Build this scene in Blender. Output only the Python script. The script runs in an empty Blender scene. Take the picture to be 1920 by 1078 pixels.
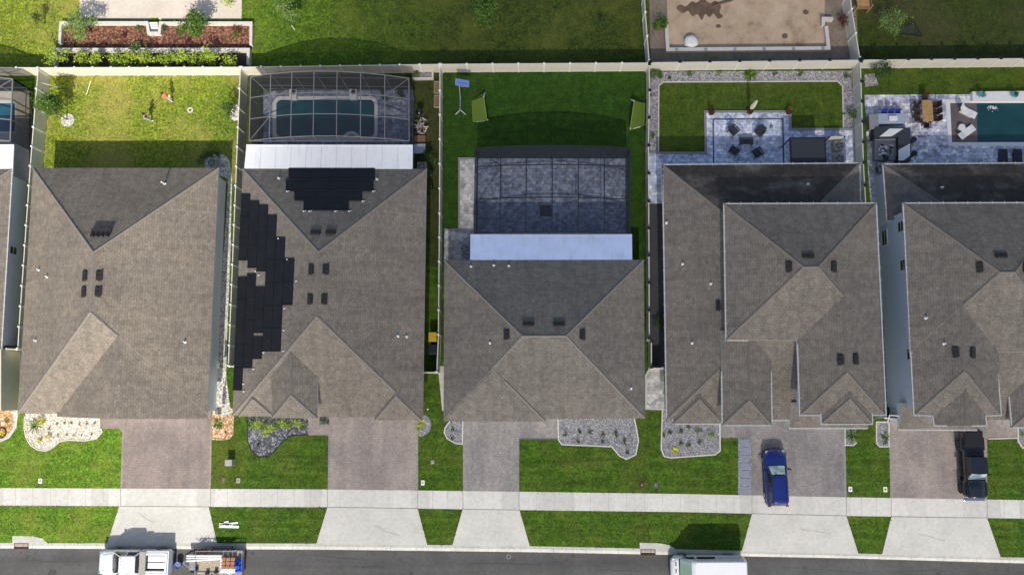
import bpy, bmesh, math, random
from mathutils import Vector, Matrix
random.seed(7)
S = bpy.context.scene
COL = S.collection
rad = math.radians
# ------------------------------------------------------------------ camera
F, W0, H0 = 1575.0, 1920.0, 1078.0
CAMH = 72.0
NX, NY = 1008.0, 738.0                       # where straight-down falls in the picture
_d = Vector((NX-W0/2, H0/2-NY, -F)).normalized()
_Z = -_d
_X = Vector((1, .001, 0)); _X = (_X - _d*_X.dot(_d)).normalized()
_Y = _Z.cross(_X).normalized()
ROT = Matrix((_X, _Y, _Z))                   # camera -> world
cd = bpy.data.cameras.new('camera'); cam = bpy.data.objects.new('camera', cd); COL.objects.link(cam)
cd.sensor_fit = 'HORIZONTAL'; cd.sensor_width = 36; cd.lens = F/W0*36; cd.clip_end = 3000; cd.clip_start = 1
cam.matrix_world = Matrix.Translation((0, 0, CAMH)) @ ROT.to_4x4()
S.camera = cam
def P(px, py, z=0.0):                        # photo pixel at height z -> world point
    r = ROT @ Vector(((px-W0/2)/F, (H0/2-py)/F, -1))
    t = (z-CAMH)/r.z
    return Vector((r.x*t, r.y*t, z))
# ------------------------------------------------------------------ light
SUN_EL = 42.0
w = bpy.data.worlds.new('World'); S.world = w; w.use_nodes = True
nt = w.node_tree; bg = nt.nodes['Background']
sky = nt.nodes.new('ShaderNodeTexSky'); sky.sky_type = 'NISHITA'; sky.sun_disc = False
sky.sun_elevation = rad(SUN_EL); sky.sun_rotation = rad(180)
nt.links.new(sky.outputs[0], bg.inputs[0]); bg.inputs[1].default_value = 0.112
sky.dust_density = 2.2; sky.air_density = 1.0
sl = bpy.data.lights.new('sun', 'SUN'); sl.energy = 4.5; sl.angle = rad(0.55); sl.color = (1, .94, .83)
sun = bpy.data.objects.new('sun', sl); COL.objects.link(sun); sun.rotation_euler = (rad(90-SUN_EL), 0, 0)
sun.location = (0, -60, 60)
S.view_settings.view_transform = 'Standard'; S.view_settings.look = 'None'
S.view_settings.exposure = 0.31; S.view_settings.gamma = 1
S.render.engine = 'CYCLES'
S.cycles.transparent_max_bounces = 16
# ------------------------------------------------------------------ materials
def newmat(name):
    m = bpy.data.materials.new(name); m.use_nodes = True
    return m, m.node_tree, m.node_tree.nodes['Principled BSDF']
def N(t, kind, **kw):
    n = t.nodes.new(kind)
    for k, v in kw.items():
        if k in n.inputs: n.inputs[k].default_value = v
        else: setattr(n, k, v)
    return n
def ramp(t, src, stops):
    r = t.nodes.new('ShaderNodeValToRGB'); e = r.color_ramp.elements
    while len(e) > 1: e.remove(e[0])
    e[0].position = stops[0][0]; e[0].color = (*stops[0][1], 1)
    for p, c in stops[1:]:
        q = e.new(p); q.color = (*c, 1)
    t.links.new(src, r.inputs[0]); return r.outputs[0]
def mix(t, fac, a, b, mode='MIX'):
    m = t.nodes.new('ShaderNodeMix'); m.data_type = 'RGBA'; m.blend_type = mode
    for s, v in ((0, fac), (6, a), (7, b)):
        if hasattr(v, 'links') or hasattr(v, 'is_linked'): t.links.new(v, m.inputs[s])
        elif s == 0: m.inputs[0].default_value = v
        else: m.inputs[s].default_value = (*v, 1)
    return m.outputs[2]
def noise(t, vec, scale, detail=4, rough=.6):
    n = N(t, 'ShaderNodeTexNoise', Scale=scale, Detail=detail, Roughness=rough)
    if vec is not None: t.links.new(vec, n.inputs['Vector'])
    return n.outputs['Fac']
def bump(t, b, h, strength=.4, dist=.02):
    n = N(t, 'ShaderNodeBump', Strength=strength, Distance=dist)
    t.links.new(h, n.inputs['Height']); t.links.new(n.outputs[0], b.inputs['Normal'])
def wpos(t): return t.nodes.new('ShaderNodeNewGeometry').outputs['Position']
def opos(t): return t.nodes.new('ShaderNodeTexCoord').outputs['Object']
def plain(name, col, rough=.6, metal=0, var=.12, scale=6, coat=0):
    m, t, b = newmat(name)
    n = noise(t, opos(t), scale, 3)
    c = ramp(t, n, [(.3, tuple(x*(1-var) for x in col)), (.7, tuple(min(1, x*(1+var)) for x in col))])
    if name.endswith('pan_roof'):            # rain-washed dirt down the pans
        mq = N(t, 'ShaderNodeMapping'); t.links.new(opos(t), mq.inputs[0]); mq.inputs['Scale'].default_value = (3.2, .5, 1)
        c = mix(t, 1.0, c, ramp(t, noise(t, mq.outputs[0], 1.0, 6, .75), [(.3, (.84, .84, .83)), (.5, (1, 1, 1))]), 'MULTIPLY')
    t.links.new(c, b.inputs['Base Color']); b.inputs['Roughness'].default_value = rough
    b.inputs['Metallic'].default_value = metal; b.inputs['Coat Weight'].default_value = coat
    return m
def grass(name, dark, mid, light, dry=(.2, .17, .07), drya=.35, patch=.35, stripes=0, fine=1.0, blend=None):
    m, t, b = newmat(name); p = wpos(t)
    n1 = noise(t, p, 4.5*fine, 6, .75); n2 = noise(t, p, patch, 3, .55); n3 = noise(t, p, 1.3, 4, .65); n4 = noise(t, p, 14, 2, .6)
    c = ramp(t, n1, [(.37, dark), (.5, mid), (.63, light)] if 'sun' not in name else [(.40, dark), (.5, mid), (.60, light)])
    if blend:                                # sunlit turf tones painted in, mixing along x into darker ones
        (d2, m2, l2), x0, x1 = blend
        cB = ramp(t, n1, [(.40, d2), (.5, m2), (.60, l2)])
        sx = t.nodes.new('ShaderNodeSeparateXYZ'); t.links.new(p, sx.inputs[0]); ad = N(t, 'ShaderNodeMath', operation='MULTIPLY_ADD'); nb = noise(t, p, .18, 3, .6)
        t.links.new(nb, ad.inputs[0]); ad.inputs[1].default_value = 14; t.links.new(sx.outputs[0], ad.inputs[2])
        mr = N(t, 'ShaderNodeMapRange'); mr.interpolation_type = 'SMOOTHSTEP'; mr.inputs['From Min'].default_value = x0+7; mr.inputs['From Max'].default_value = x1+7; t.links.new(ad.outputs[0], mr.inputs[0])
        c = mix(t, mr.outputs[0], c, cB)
    big = ramp(t, n3, [(.35, (.66, .68, .7)), (.65, (1.25, 1.22, 1.15))])
    c = mix(t, 1.0, c, big, 'MULTIPLY')
    f4 = ramp(t, n4, [(.3, (.6, .6, .6)), (.7, (1.35, 1.35, 1.35))])
    c = mix(t, .75, c, f4, 'MULTIPLY')
    dm = N(t, 'ShaderNodeMath', operation='MULTIPLY'); d0 = ramp(t, n2, [(.45, (0, 0, 0)), (.72, (1, 1, 1))])
    t.links.new(d0, dm.inputs[0]); dm.inputs[1].default_value = drya
    d = mix(t, .7, dry, f4, 'MULTIPLY')
    c = mix(t, dm.outputs[0], c, d)
    if stripes:
        mp = N(t, 'ShaderNodeMapping'); t.links.new(p, mp.inputs[0]); mp.inputs['Scale'].default_value = (.15, 2.2, 1)
        ns = noise(t, mp.outputs[0], 1.0, 3, .6)
        sr = ramp(t, ns, [(.35, (1-stripes,)*3), (.65, (1+stripes,)*3)]); c = mix(t, 1.0, c, sr, 'MULTIPLY')
    t.links.new(c, b.inputs['Base Color']); b.inputs['Roughness'].default_value = .85
    b.inputs['Specular IOR Level'].default_value = .15
    bump(t, b, noise(t, p, 9, 5, .8), .9, .09); return m
def pavers(name, c1, c2, mortar, bw=.3, bh=.2, var=.3, rot=0, blue=None, msize=.012, vs=2.6):
    m, t, b = newmat(name); p = wpos(t)
    mp = N(t, 'ShaderNodeMapping'); t.links.new(p, mp.inputs[0]); mp.inputs['Rotation'].default_value = (0, 0, rot)
    br = N(t, 'ShaderNodeTexBrick', Scale=1.0); t.links.new(mp.outputs[0], br.inputs['Vector'])
    br.inputs['Color1'].default_value = (*c1, 1); br.inputs['Color2'].default_value = (*c2, 1); br.inputs['Mortar'].default_value = (*mortar, 1)
    br.inputs['Brick Width'].default_value = bw; br.inputs['Row Height'].default_value = bh
    br.inputs['Mortar Size'].default_value = msize; br.inputs['Bias'].default_value = 0
    v = N(t, 'ShaderNodeTexVoronoi', Scale=vs, distance='CHEBYCHEV'); t.links.new(mp.outputs[0], v.inputs['Vector'])
    sx = t.nodes.new('ShaderNodeSeparateColor'); t.links.new(v.outputs['Color'], sx.inputs[0])
    vr = ramp(t, sx.outputs[0], [(0, (1-var,)*3), (1, (1+var,)*3)])
    c = mix(t, 1.0, br.outputs['Color'], vr, 'MULTIPLY')
    n = noise(t, p, .35, 5, .6); nr = ramp(t, n, [(.35, (.82, .82, .84)), (.65, (1.15, 1.13, 1.12))])
    c = mix(t, 1.0, c, nr, 'MULTIPLY')
    n = noise(t, p, 7, 4, .7); nr = ramp(t, n, [(.35, (.86,)*3), (.65, (1.14,)*3)]); c = mix(t, 1.0, c, nr, 'MULTIPLY')
    if 'drive' in name:                      # tyre wear and stains along the drive
        mq = N(t, 'ShaderNodeMapping'); t.links.new(p, mq.inputs[0]); mq.inputs['Scale'].default_value = (1.1, .12, 1)
        c = mix(t, 1.0, c, ramp(t, noise(t, mq.outputs[0], 1.0, 4, .65), [(.36, (.86, .87, .89)), (.64, (1.10, 1.08, 1.06))]), 'MULTIPLY')
        c = mix(t, 1.0, c, ramp(t, noise(t, p, .9, 5, .75), [(.28, (.72, .73, .75)), (.38, (1, 1, 1))]), 'MULTIPLY')
    t.links.new(c, b.inputs['Base Color']); b.inputs['Roughness'].default_value = .75
    bump(t, b, br.outputs['Fac'], -.3, .006); return m
def concrete(name, a, bcol, scale=.5, stain=.12, rough=.85, tracks=None):
    m, t, b = newmat(name); p = wpos(t)
    c = ramp(t, noise(t, p, scale, 5, .6), [(.3, a), (.7, bcol)])
    if tracks:
        mq = N(t, 'ShaderNodeMapping'); t.links.new(p, mq.inputs[0]); mq.inputs['Scale'].default_value = tracks
        c = mix(t, 1.0, c, ramp(t, noise(t, mq.outputs[0], 1.0, 4, .6), [(.35, (.84,)*3), (.65, (1.14,)*3)]), 'MULTIPLY')
    s = ramp(t, noise(t, p, 3.2, 6, .7), [(.3, (1-stain,)*3), (.6, (1.04,)*3)]); c = mix(t, 1.0, c, s, 'MULTIPLY')
    g = ramp(t, noise(t, p, 25, 2, .6), [(.3, (.93,)*3), (.7, (1.05,)*3)]); c = mix(t, 1.0, c, g, 'MULTIPLY')
    t.links.new(c, b.inputs['Base Color']); b.inputs['Roughness'].default_value = rough
    bump(t, b, noise(t, p, 40, 3, .6), .15, .004); return m
def gravel(name, cols, scale=9, size=.05):
    m, t, b = newmat(name); p = wpos(t)
    v = N(t, 'ShaderNodeTexVoronoi', Scale=scale); t.links.new(p, v.inputs['Vector'])
    sx = t.nodes.new('ShaderNodeSeparateColor'); t.links.new(v.outputs['Color'], sx.inputs[0])
    c = ramp(t, sx.outputs[0], cols)
    e = ramp(t, v.outputs['Distance'], [(.25, (1.1,)*3), (.75, (.35,)*3)]); c = mix(t, .8, c, e, 'MULTIPLY')
    n = ramp(t, noise(t, p, 2.4, 5, .7), [(.35, (.8,)*3), (.65, (1.18,)*3)]); c = mix(t, 1.0, c, n, 'MULTIPLY')
    t.links.new(c, b.inputs['Base Color']); b.inputs['Roughness'].default_value = .9
    bump(t, b, v.outputs['Distance'], -.9, size); return m
def shingles(name, a, bcol, stain=0):
    m, t, b = newmat(name)
    uv = t.nodes.new('ShaderNodeTexCoord').outputs['UV']
    br = N(t, 'ShaderNodeTexBrick', Scale=1.0); t.links.new(uv, br.inputs['Vector'])
    br.inputs['Color1'].default_value = (*a, 1); br.inputs['Color2'].default_value = (*bcol, 1)
    br.inputs['Mortar'].default_value = (a[0]*.75, a[1]*.75, a[2]*.75, 1)
    br.inputs['Brick Width'].default_value = .34; br.inputs['Row Height'].default_value = .2
    br.inputs['Mortar Size'].default_value = .018; br.inputs['Mortar Smooth'].default_value = .6; br.offset_frequency = 2; br.offset = .37
    c = br.outputs['Color']
    p = wpos(t)
    g = ramp(t, noise(t, p, 8, 5, .85), [(.34, (.72, .72, .73)), (.66, (1.27, 1.26, 1.24))]); c = mix(t, 1.0, c, g, 'MULTIPLY')
    g = ramp(t, noise(t, p, .3, 4, .6), [(.3, (.88, .88, .89)), (.7, (1.12, 1.1, 1.08))]); c = mix(t, 1.0, c, g, 'MULTIPLY')
    sp = N(t, 'ShaderNodeTexVoronoi', Scale=3.2); t.links.new(uv, sp.inputs['Vector'])
    sx = t.nodes.new('ShaderNodeSeparateColor'); t.links.new(sp.outputs['Color'], sx.inputs[0])
    g = ramp(t, sx.outputs[0], [(0, (.86,)*3), (1, (1.12,)*3)]); c = mix(t, 1.0, c, g, 'MULTIPLY')
    mp0 = N(t, 'ShaderNodeMapping'); t.links.new(uv, mp0.inputs[0]); mp0.inputs['Scale'].default_value = (1.6, .18, 1)
    g = ramp(t, noise(t, mp0.outputs[0], 1.0, 4, .65), [(.35, (.91,)*3), (.65, (1.08,)*3)]); c = mix(t, 1.0, c, g, 'MULTIPLY')
    if stain:                                # algae plus the upper storey's shade, painted dark on the low north slope
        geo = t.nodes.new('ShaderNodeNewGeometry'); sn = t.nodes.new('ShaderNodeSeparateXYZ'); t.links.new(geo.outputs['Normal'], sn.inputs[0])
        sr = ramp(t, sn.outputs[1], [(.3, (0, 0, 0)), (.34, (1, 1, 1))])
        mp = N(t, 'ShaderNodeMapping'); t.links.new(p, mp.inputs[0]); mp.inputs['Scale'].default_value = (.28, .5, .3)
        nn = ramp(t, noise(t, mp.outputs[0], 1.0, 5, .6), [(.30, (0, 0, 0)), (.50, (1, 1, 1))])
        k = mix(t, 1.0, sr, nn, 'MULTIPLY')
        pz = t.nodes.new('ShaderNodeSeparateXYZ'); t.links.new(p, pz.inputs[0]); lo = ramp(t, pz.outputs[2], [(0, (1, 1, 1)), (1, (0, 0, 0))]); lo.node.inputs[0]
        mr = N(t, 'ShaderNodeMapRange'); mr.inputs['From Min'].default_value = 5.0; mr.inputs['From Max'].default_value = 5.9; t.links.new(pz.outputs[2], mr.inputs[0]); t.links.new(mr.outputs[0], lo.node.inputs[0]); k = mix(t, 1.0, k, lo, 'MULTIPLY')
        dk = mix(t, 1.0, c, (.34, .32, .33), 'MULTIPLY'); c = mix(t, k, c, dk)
    t.links.new(c, b.inputs['Base Color']); b.inputs['Roughness'].default_value = .9
    b.inputs['Specular IOR Level'].default_value = .25
    bump(t, b, br.outputs['Fac'], -.5, .012); return m
def leafmat(name, dark, light):
    m, t, b = newmat(name)
    g = t.nodes.new('ShaderNodeNewGeometry')
    c = ramp(t, g.outputs['Random Per Island'], [(0, dark), (1, light)])
    t.links.new(c, b.inputs['Base Color']); b.inputs['Roughness'].default_value = .55
    b.inputs['Specular IOR Level'].default_value = .3
    tr = t.nodes.new('ShaderNodeBsdfTranslucent'); t.links.new(c, tr.inputs[0])
    mx = t.nodes.new('ShaderNodeMixShader'); mx.inputs[0].default_value = .25
    t.links.new(b.outputs[0], mx.inputs[1]); t.links.new(tr.outputs[0], mx.inputs[2])
    t.links.new(mx.outputs[0], t.nodes['Material Output'].inputs[0]); return m
def glassy(name, col, rough=.05, metal=0):
    m, t, b = newmat(name)
    b.inputs['Base Color'].default_value = (*col, 1); b.inputs['Roughness'].default_value = rough
    b.inputs['Metallic'].default_value = metal; b.inputs['Coat Weight'].default_value = .6; return m
def screenmat(name, opacity, col):
    m, t, b = newmat(name)
    b.inputs['Base Color'].default_value = (*col, 1); b.inputs['Roughness'].default_value = .7
    tr = t.nodes.new('ShaderNodeBsdfTransparent')
    mx = t.nodes.new('ShaderNodeMixShader'); mx.inputs[0].default_value = opacity
    t.links.new(tr.outputs[0], mx.inputs[1]); t.links.new(b.outputs[0], mx.inputs[2])
    t.links.new(mx.outputs[0], t.nodes['Material Output'].inputs[0]); return m
def watermat(name, shallow, deep, axis=None):
    m, t, b = newmat(name); p = wpos(t)
    c = ramp(t, noise(t, p, .5, 3, .5), [(.35, deep), (.65, shallow)])
    t.links.new(c, b.inputs['Base Color']); b.inputs['Roughness'].default_value = .04
    b.inputs['Specular IOR Level'].default_value = .5
    bump(t, b, noise(t, p, 3.5, 3, .6), .12, .03); return m

M = {}
M['grass_sun'] = grass('sunny_grass', (.075, .13, .012), (.19, .26, .024), (.36, .40, .055), dry=(.44, .36, .11), drya=.7, patch=.22, blend=(((.05, .11, .01), (.11, .19, .018), (.22, .29, .035)), -33, -27))  # sunny grasses: brighter copies of the turf colour for the sunlit yards
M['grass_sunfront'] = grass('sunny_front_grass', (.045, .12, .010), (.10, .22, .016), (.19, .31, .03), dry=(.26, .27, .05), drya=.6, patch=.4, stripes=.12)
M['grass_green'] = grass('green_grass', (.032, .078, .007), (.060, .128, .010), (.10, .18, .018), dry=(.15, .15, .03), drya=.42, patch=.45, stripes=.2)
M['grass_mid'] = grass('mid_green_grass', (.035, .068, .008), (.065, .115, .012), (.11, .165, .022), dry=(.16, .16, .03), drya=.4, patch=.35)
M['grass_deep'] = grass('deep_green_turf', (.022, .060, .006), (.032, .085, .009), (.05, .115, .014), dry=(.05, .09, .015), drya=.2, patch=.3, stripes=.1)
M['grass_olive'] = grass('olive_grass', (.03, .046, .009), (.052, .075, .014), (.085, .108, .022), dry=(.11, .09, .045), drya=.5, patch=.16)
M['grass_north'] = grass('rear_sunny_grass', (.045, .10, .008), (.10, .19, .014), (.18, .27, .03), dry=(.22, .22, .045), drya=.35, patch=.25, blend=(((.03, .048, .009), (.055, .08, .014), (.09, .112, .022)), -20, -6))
M['base'] = grass('ground_cover', (.03, .06, .01), (.05, .09, .015), (.08, .12, .025))
M['concrete'] = concrete('pale_concrete', (.50, .49, .45), (.60, .585, .54))
M['curb'] = concrete('curb_concrete', (.46, .45, .41), (.58, .565, .52), stain=.2)
M['patio_conc'] = concrete('cream_patio_concrete', (.56, .49, .41), (.66, .59, .50))
def slabs():
    m, t, b = newmat('pavement_slabs'); p = wpos(t); br = N(t, 'ShaderNodeTexBrick', Scale=1.0); t.links.new(p, br.inputs['Vector'])
    br.inputs['Color1'].default_value = (.50, .49, .455, 1); br.inputs['Color2'].default_value = (.62, .605, .565, 1); br.inputs['Mortar'].default_value = (.5, .49, .45, 1); br.inputs['Brick Width'].default_value = 1.52; br.inputs['Row Height'].default_value = 40; br.offset = 0; br.inputs['Mortar Size'].default_value = .005
    s_ = ramp(t, noise(t, p, 2.2, 6, .7), [(.32, (.86,)*3), (.6, (1.04,)*3)]); c = mix(t, 1.0, br.outputs['Color'], s_, 'MULTIPLY'); t.links.new(c, b.inputs['Base Color']); b.inputs['Roughness'].default_value = .85; return m
M['slabs'] = slabs()
M['asphalt'] = concrete('asphalt', (.072, .070, .068), (.105, .102, .099), scale=.35, stain=.22, tracks=(.03, .9, 1))
M['dark_patch'] = concrete('oil_patch', (.05, .05, .05), (.07, .07, .07))
M['joint'] = plain('joint_filler', (.16, .155, .14), .9)
M['drive1'] = pavers('rosy_drive_pavers', (.25, .205, .182), (.22, .185, .168), (.175, .15, .14), var=.1, vs=5)
M['drive2'] = pavers('mauve_drive_pavers', (.31, .262, .235), (.27, .235, .215), (.215, .19, .175), var=.1, vs=5)
M['drive3'] = pavers('grey_drive_pavers', (.29, .27, .255), (.25, .235, .225), (.2, .19, .18), var=.12, vs=5)
M['drive4'] = pavers('dark_grey_drive_pavers', (.255, .235, .225), (.215, .20, .195), (.17, .16, .155), var=.1, vs=5)
M['bluepav'] = pavers('blue_grey_mixed_pavers', (.72, .76, .86), (.42, .47, .62), (.34, .36, .44), .42, .3, .36, vs=3.4)
M['cagepav'] = pavers('slate_pavers', (.34, .38, .46), (.17, .20, .29), (.15, .17, .23), .4, .28, .42, vs=4)
M['whitepav'] = pavers('pale_side_pavers', (.55, .54, .52), (.36, .36, .36), (.3, .3, .3), .4, .3, .35)
M['deckpav'] = pavers('travertine_pavers', (.78, .77, .80), (.38, .40, .52), (.32, .33, .38), .4, .3, .42, vs=3.6)
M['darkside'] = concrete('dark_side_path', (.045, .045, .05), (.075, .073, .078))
M['borderpav'] = plain('dark_border_pavers', (.09, .095, .11), .8)
M['greypav'] = plain('grey_border_pavers', (.24, .24, .25), .8)
M['peb_white'] = gravel('white_pebbles', [(0, (.5, .48, .44)), (1, (.85, .83, .78))], 7, .04)
M['peb_cream'] = gravel('cream_pebbles', [(0, (.60, .52, .42)), (1, (.86, .78, .66))], 8, .03)
M['peb_orange'] = gravel('orange_pebbles', [(0, (.42, .22, .09)), (.6, (.7, .45, .25)), (1, (.8, .65, .5))], 6, .05)
M['gr_grey'] = gravel('grey_gravel', [(0, (.17, .17, .18)), (.5, (.28, .28, .30)), (1, (.46, .46, .48))], 13, .02)
M['gr_greyfine'] = gravel('fine_grey_gravel', [(0, (.22, .21, .22)), (.5, (.36, .35, .36)), (1, (.55, .54, .55))], 10, .03)
M['gr_dark'] = gravel('charcoal_gravel', [(0, (.05, .05, .06)), (.6, (.14, .145, .17)), (1, (.32, .33, .37))], 7, .05)
M['mulch'] = gravel('red_bark_mulch', [(0, (.09, .03, .02)), (.5, (.21, .08, .045)), (1, (.38, .20, .13))], 7, .05)
M['soil'] = concrete('dark_soil', (.03, .024, .02), (.06, .045, .035), 2)
def sandmat():
    m, t, b = newmat('bare_sand'); p = wpos(t)
    c = ramp(t, noise(t, p, .45, 7, .7), [(.32, (.25, .17, .105)), (.45, (.44, .32, .215)), (.62, (.54, .41, .29))])
    g = ramp(t, noise(t, p, 6, 5, .75), [(.3, (.74,)*3), (.45, (1,)*3), (.7, (1.08,)*3)]); c = mix(t, 1.0, c, g, 'MULTIPLY')
    t.links.new(c, b.inputs['Base Color']); b.inputs['Roughness'].default_value = .95
    bump(t, b, noise(t, p, 5, 6, .7), .5, .06); return m
M['sand'] = sandmat()
M['sandstain'] = concrete('wet_sand', (.11, .07, .045), (.19, .125, .08), 1.2, .3)
M['dirt'] = concrete('brown_dirt', (.20, .16, .125), (.30, .235, .18), .8, .3)
M['roof1'] = shingles('taupe_shingles', (.205, .176, .144), (.252, .219, .182))
M['roof2'] = shingles('brown_grey_shingles', (.208, .182, .152), (.252, .222, .187))
M['roof3'] = shingles('grey_shingles', (.180, .163, .142), (.217, .198, .173))
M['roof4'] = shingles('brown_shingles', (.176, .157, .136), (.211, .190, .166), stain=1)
M['gutter'] = plain('gutter_metal', (.50, .50, .49), .5, 0, .06)
M['cap'] = plain('ridge_cap_shingle', (.215, .192, .168), .9, 0, .2, 12)
M['capd'] = plain('darker_ridge_cap', (.18, .158, .134), .9, 0, .2, 12)
M['white'] = plain('white_paint', (.78, .78, .77), .45, 0, .04)
M['pan'] = plain('white_pan_roof', (.80, .81, .83), .5, 0, .03, 1.5)
M['pan_skytint'] = plain('sky_tinted_pan_roof', (.42, .52, .76), .45, 0, .07, 1.2)  # white aluminium with the blue sky reflection put into its colour
M['seam'] = plain('pan_seam', (.50, .53, .58), .5)
M['vinyl'] = plain('cream_vinyl', (.66, .62, .53), .5, 0, .05, 2)
M['vinyl_post'] = plain('white_vinyl', (.80, .78, .72), .45, 0, .03)
M['stucco_cream'] = plain('cream_stucco', (.55, .50, .40), .9, 0, .05, 3)
M['stucco_grey'] = plain('blue_grey_stucco', (.66, .71, .80), .9, 0, .05, 3)
M['stucco_white'] = plain('pale_stucco', (.74, .76, .78), .9, 0, .04, 3)
M['stucco_dark'] = plain('charcoal_stucco', (.17, .17, .19), .9, 0, .04, 3)
M['black'] = plain('black_plastic', (.012, .012, .014), .45)
M['vent'] = plain('dark_vent_metal', (.025, .022, .022), .5)
M['solar'] = plain('black_solar_mat', (.004, .005, .009), .6, 0, .5, 1.2)
M['tyre'] = plain('tyre_rubber', (.015, .015, .016), .8)
M['metal'] = plain('grey_metal', (.35, .36, .37), .4, .6)
M['ac'] = plain('ac_metal', (.36, .35, .32), .5, .1)
M['frame_white'] = plain('grey_white_aluminium', (.2, .2, .21), .4)
M['frame_dark'] = plain('bronze_aluminium', (.02, .021, .024), .4)
M['screen_w'] = screenmat('insect_screen', .33, (.035, .035, .04))
M['screen_d'] = screenmat('dark_insect_screen', .27, (.025, .03, .05))
M['glass'] = glassy('dark_glass', (.012, .015, .018), .04)
M['glass_sky'] = glassy('reflecting_glass', (.62, .85, .86), .12, .8)
M['blue_paint'] = glassy('blue_car_paint', (.006, .018, .15), .16)
M['white_paint'] = glassy('white_car_paint', (.78, .79, .80), .2)
M['black_paint'] = glassy('black_car_paint', (.010, .013, .020), .15)
M['chrome'] = glassy('chrome', (.6, .6, .6), .15, 1)
M['wood'] = plain('warm_wood', (.42, .25, .10), .6, 0, .25, 5)
M['oldwood'] = plain('weathered_boards', (.38, .33, .25), .8, 0, .25, 5)
M['brownwood'] = plain('brown_timber', (.22, .14, .08), .7, 0, .25, 5)
M['darkwicker'] = plain('dark_brown_wicker', (.045, .022, .015), .7, 0, .3, 12)
M['stone'] = plain('pale_stone', (.58, .55, .50), .8, 0, .1, 4)
M['stonewhite'] = plain('white_stone', (.74, .73, .72), .6, 0, .06, 3)
M['padstone'] = plain('slate_pad', (.20, .22, .28), .7, 0, .1, 6)
M['counter'] = plain('blue_grey_stone', (.36, .40, .48), .4, 0, .1, 6)
M['charcoal'] = plain('charcoal_fabric', (.03, .035, .045), .7)
M['teal'] = glassy('teal_glaze', (.10, .33, .36), .2)
M['bluep'] = plain('blue_plastic', (.04, .14, .62), .4)
M['bluefab'] = plain('deep_blue_fabric', (.02, .03, .28), .6)
M['bluepale'] = plain('pale_blue_plastic', (.13, .19, .42), .4)
M['yellow'] = plain('yellow_plastic', (.55, .38, .02), .4)
M['orange'] = plain('orange_cloth', (.75, .20, .06), .8)
M['maroon'] = plain('maroon_cloth', (.16, .02, .025), .8)
M['denim'] = plain('light_blue_denim', (.36, .52, .66), .8)
M['palecloth'] = plain('pale_trousers', (.62, .56, .54), .8)
M['skin'] = plain('skin', (.50, .28, .18), .6, 0, .05)
M['hair'] = plain('dark_hair', (.018, .012, .010), .6)
M['terracotta'] = plain('terracotta', (.38, .16, .08), .7, 0, .25, 8)
M['rust'] = plain('rusty_iron', (.10, .035, .02), .8, .3, .3, 10)
M['wall_w'] = screenmat('insect_wall_screen', .72, (.03, .032, .03))
M['wall_d'] = screenmat('dark_wall_screen', .66, (.02, .024, .034))
M['net'] = screenmat('green_net', .75, (.17, .26, .03))
M['blacknet'] = screenmat('black_net', .5, (.02, .03, .025))
M['cream'] = plain('cream_canvas', (.72, .68, .50), .8, 0, .06)
M['firewood'] = plain('split_wood', (.45, .38, .30), .8, 0, .3, 9)
M['bark'] = plain('bark', (.14, .10, .07), .9, 0, .3, 9)
M['leaf_g'] = leafmat('green_leaves', (.025, .065, .008), (.16, .28, .035))
M['leaf_d'] = leafmat('dark_green_leaves', (.015, .035, .006), (.10, .17, .03))
M['leaf_l'] = leafmat('lime_leaves', (.16, .26, .02), (.48, .58, .07))
M['leaf_y'] = leafmat('yellow_leaves', (.35, .35, .02), (.7, .65, .08))
M['leaf_p'] = leafmat('pale_leaves', (.07, .15, .03), (.34, .46, .12))
M['leaf_r'] = leafmat('red_leaves', (.05, .012, .012), (.26, .06, .04))
M['leaf_o'] = leafmat('orange_leaves', (.10, .06, .01), (.36, .24, .05))
M['pool2'] = watermat('teal_pool_water', (.010, .105, .12), (.006, .055, .09))
M['pool0'] = watermat('blue_pool_water', (.03, .20, .28), (.02, .12, .20))
M['pool5'] = watermat('deep_pool_water', (.016, .075, .080), (.012, .052, .062))
M['shelf'] = watermat('shallow_shelf_water', (.16, .128, .118), (.125, .105, .10))

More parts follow.
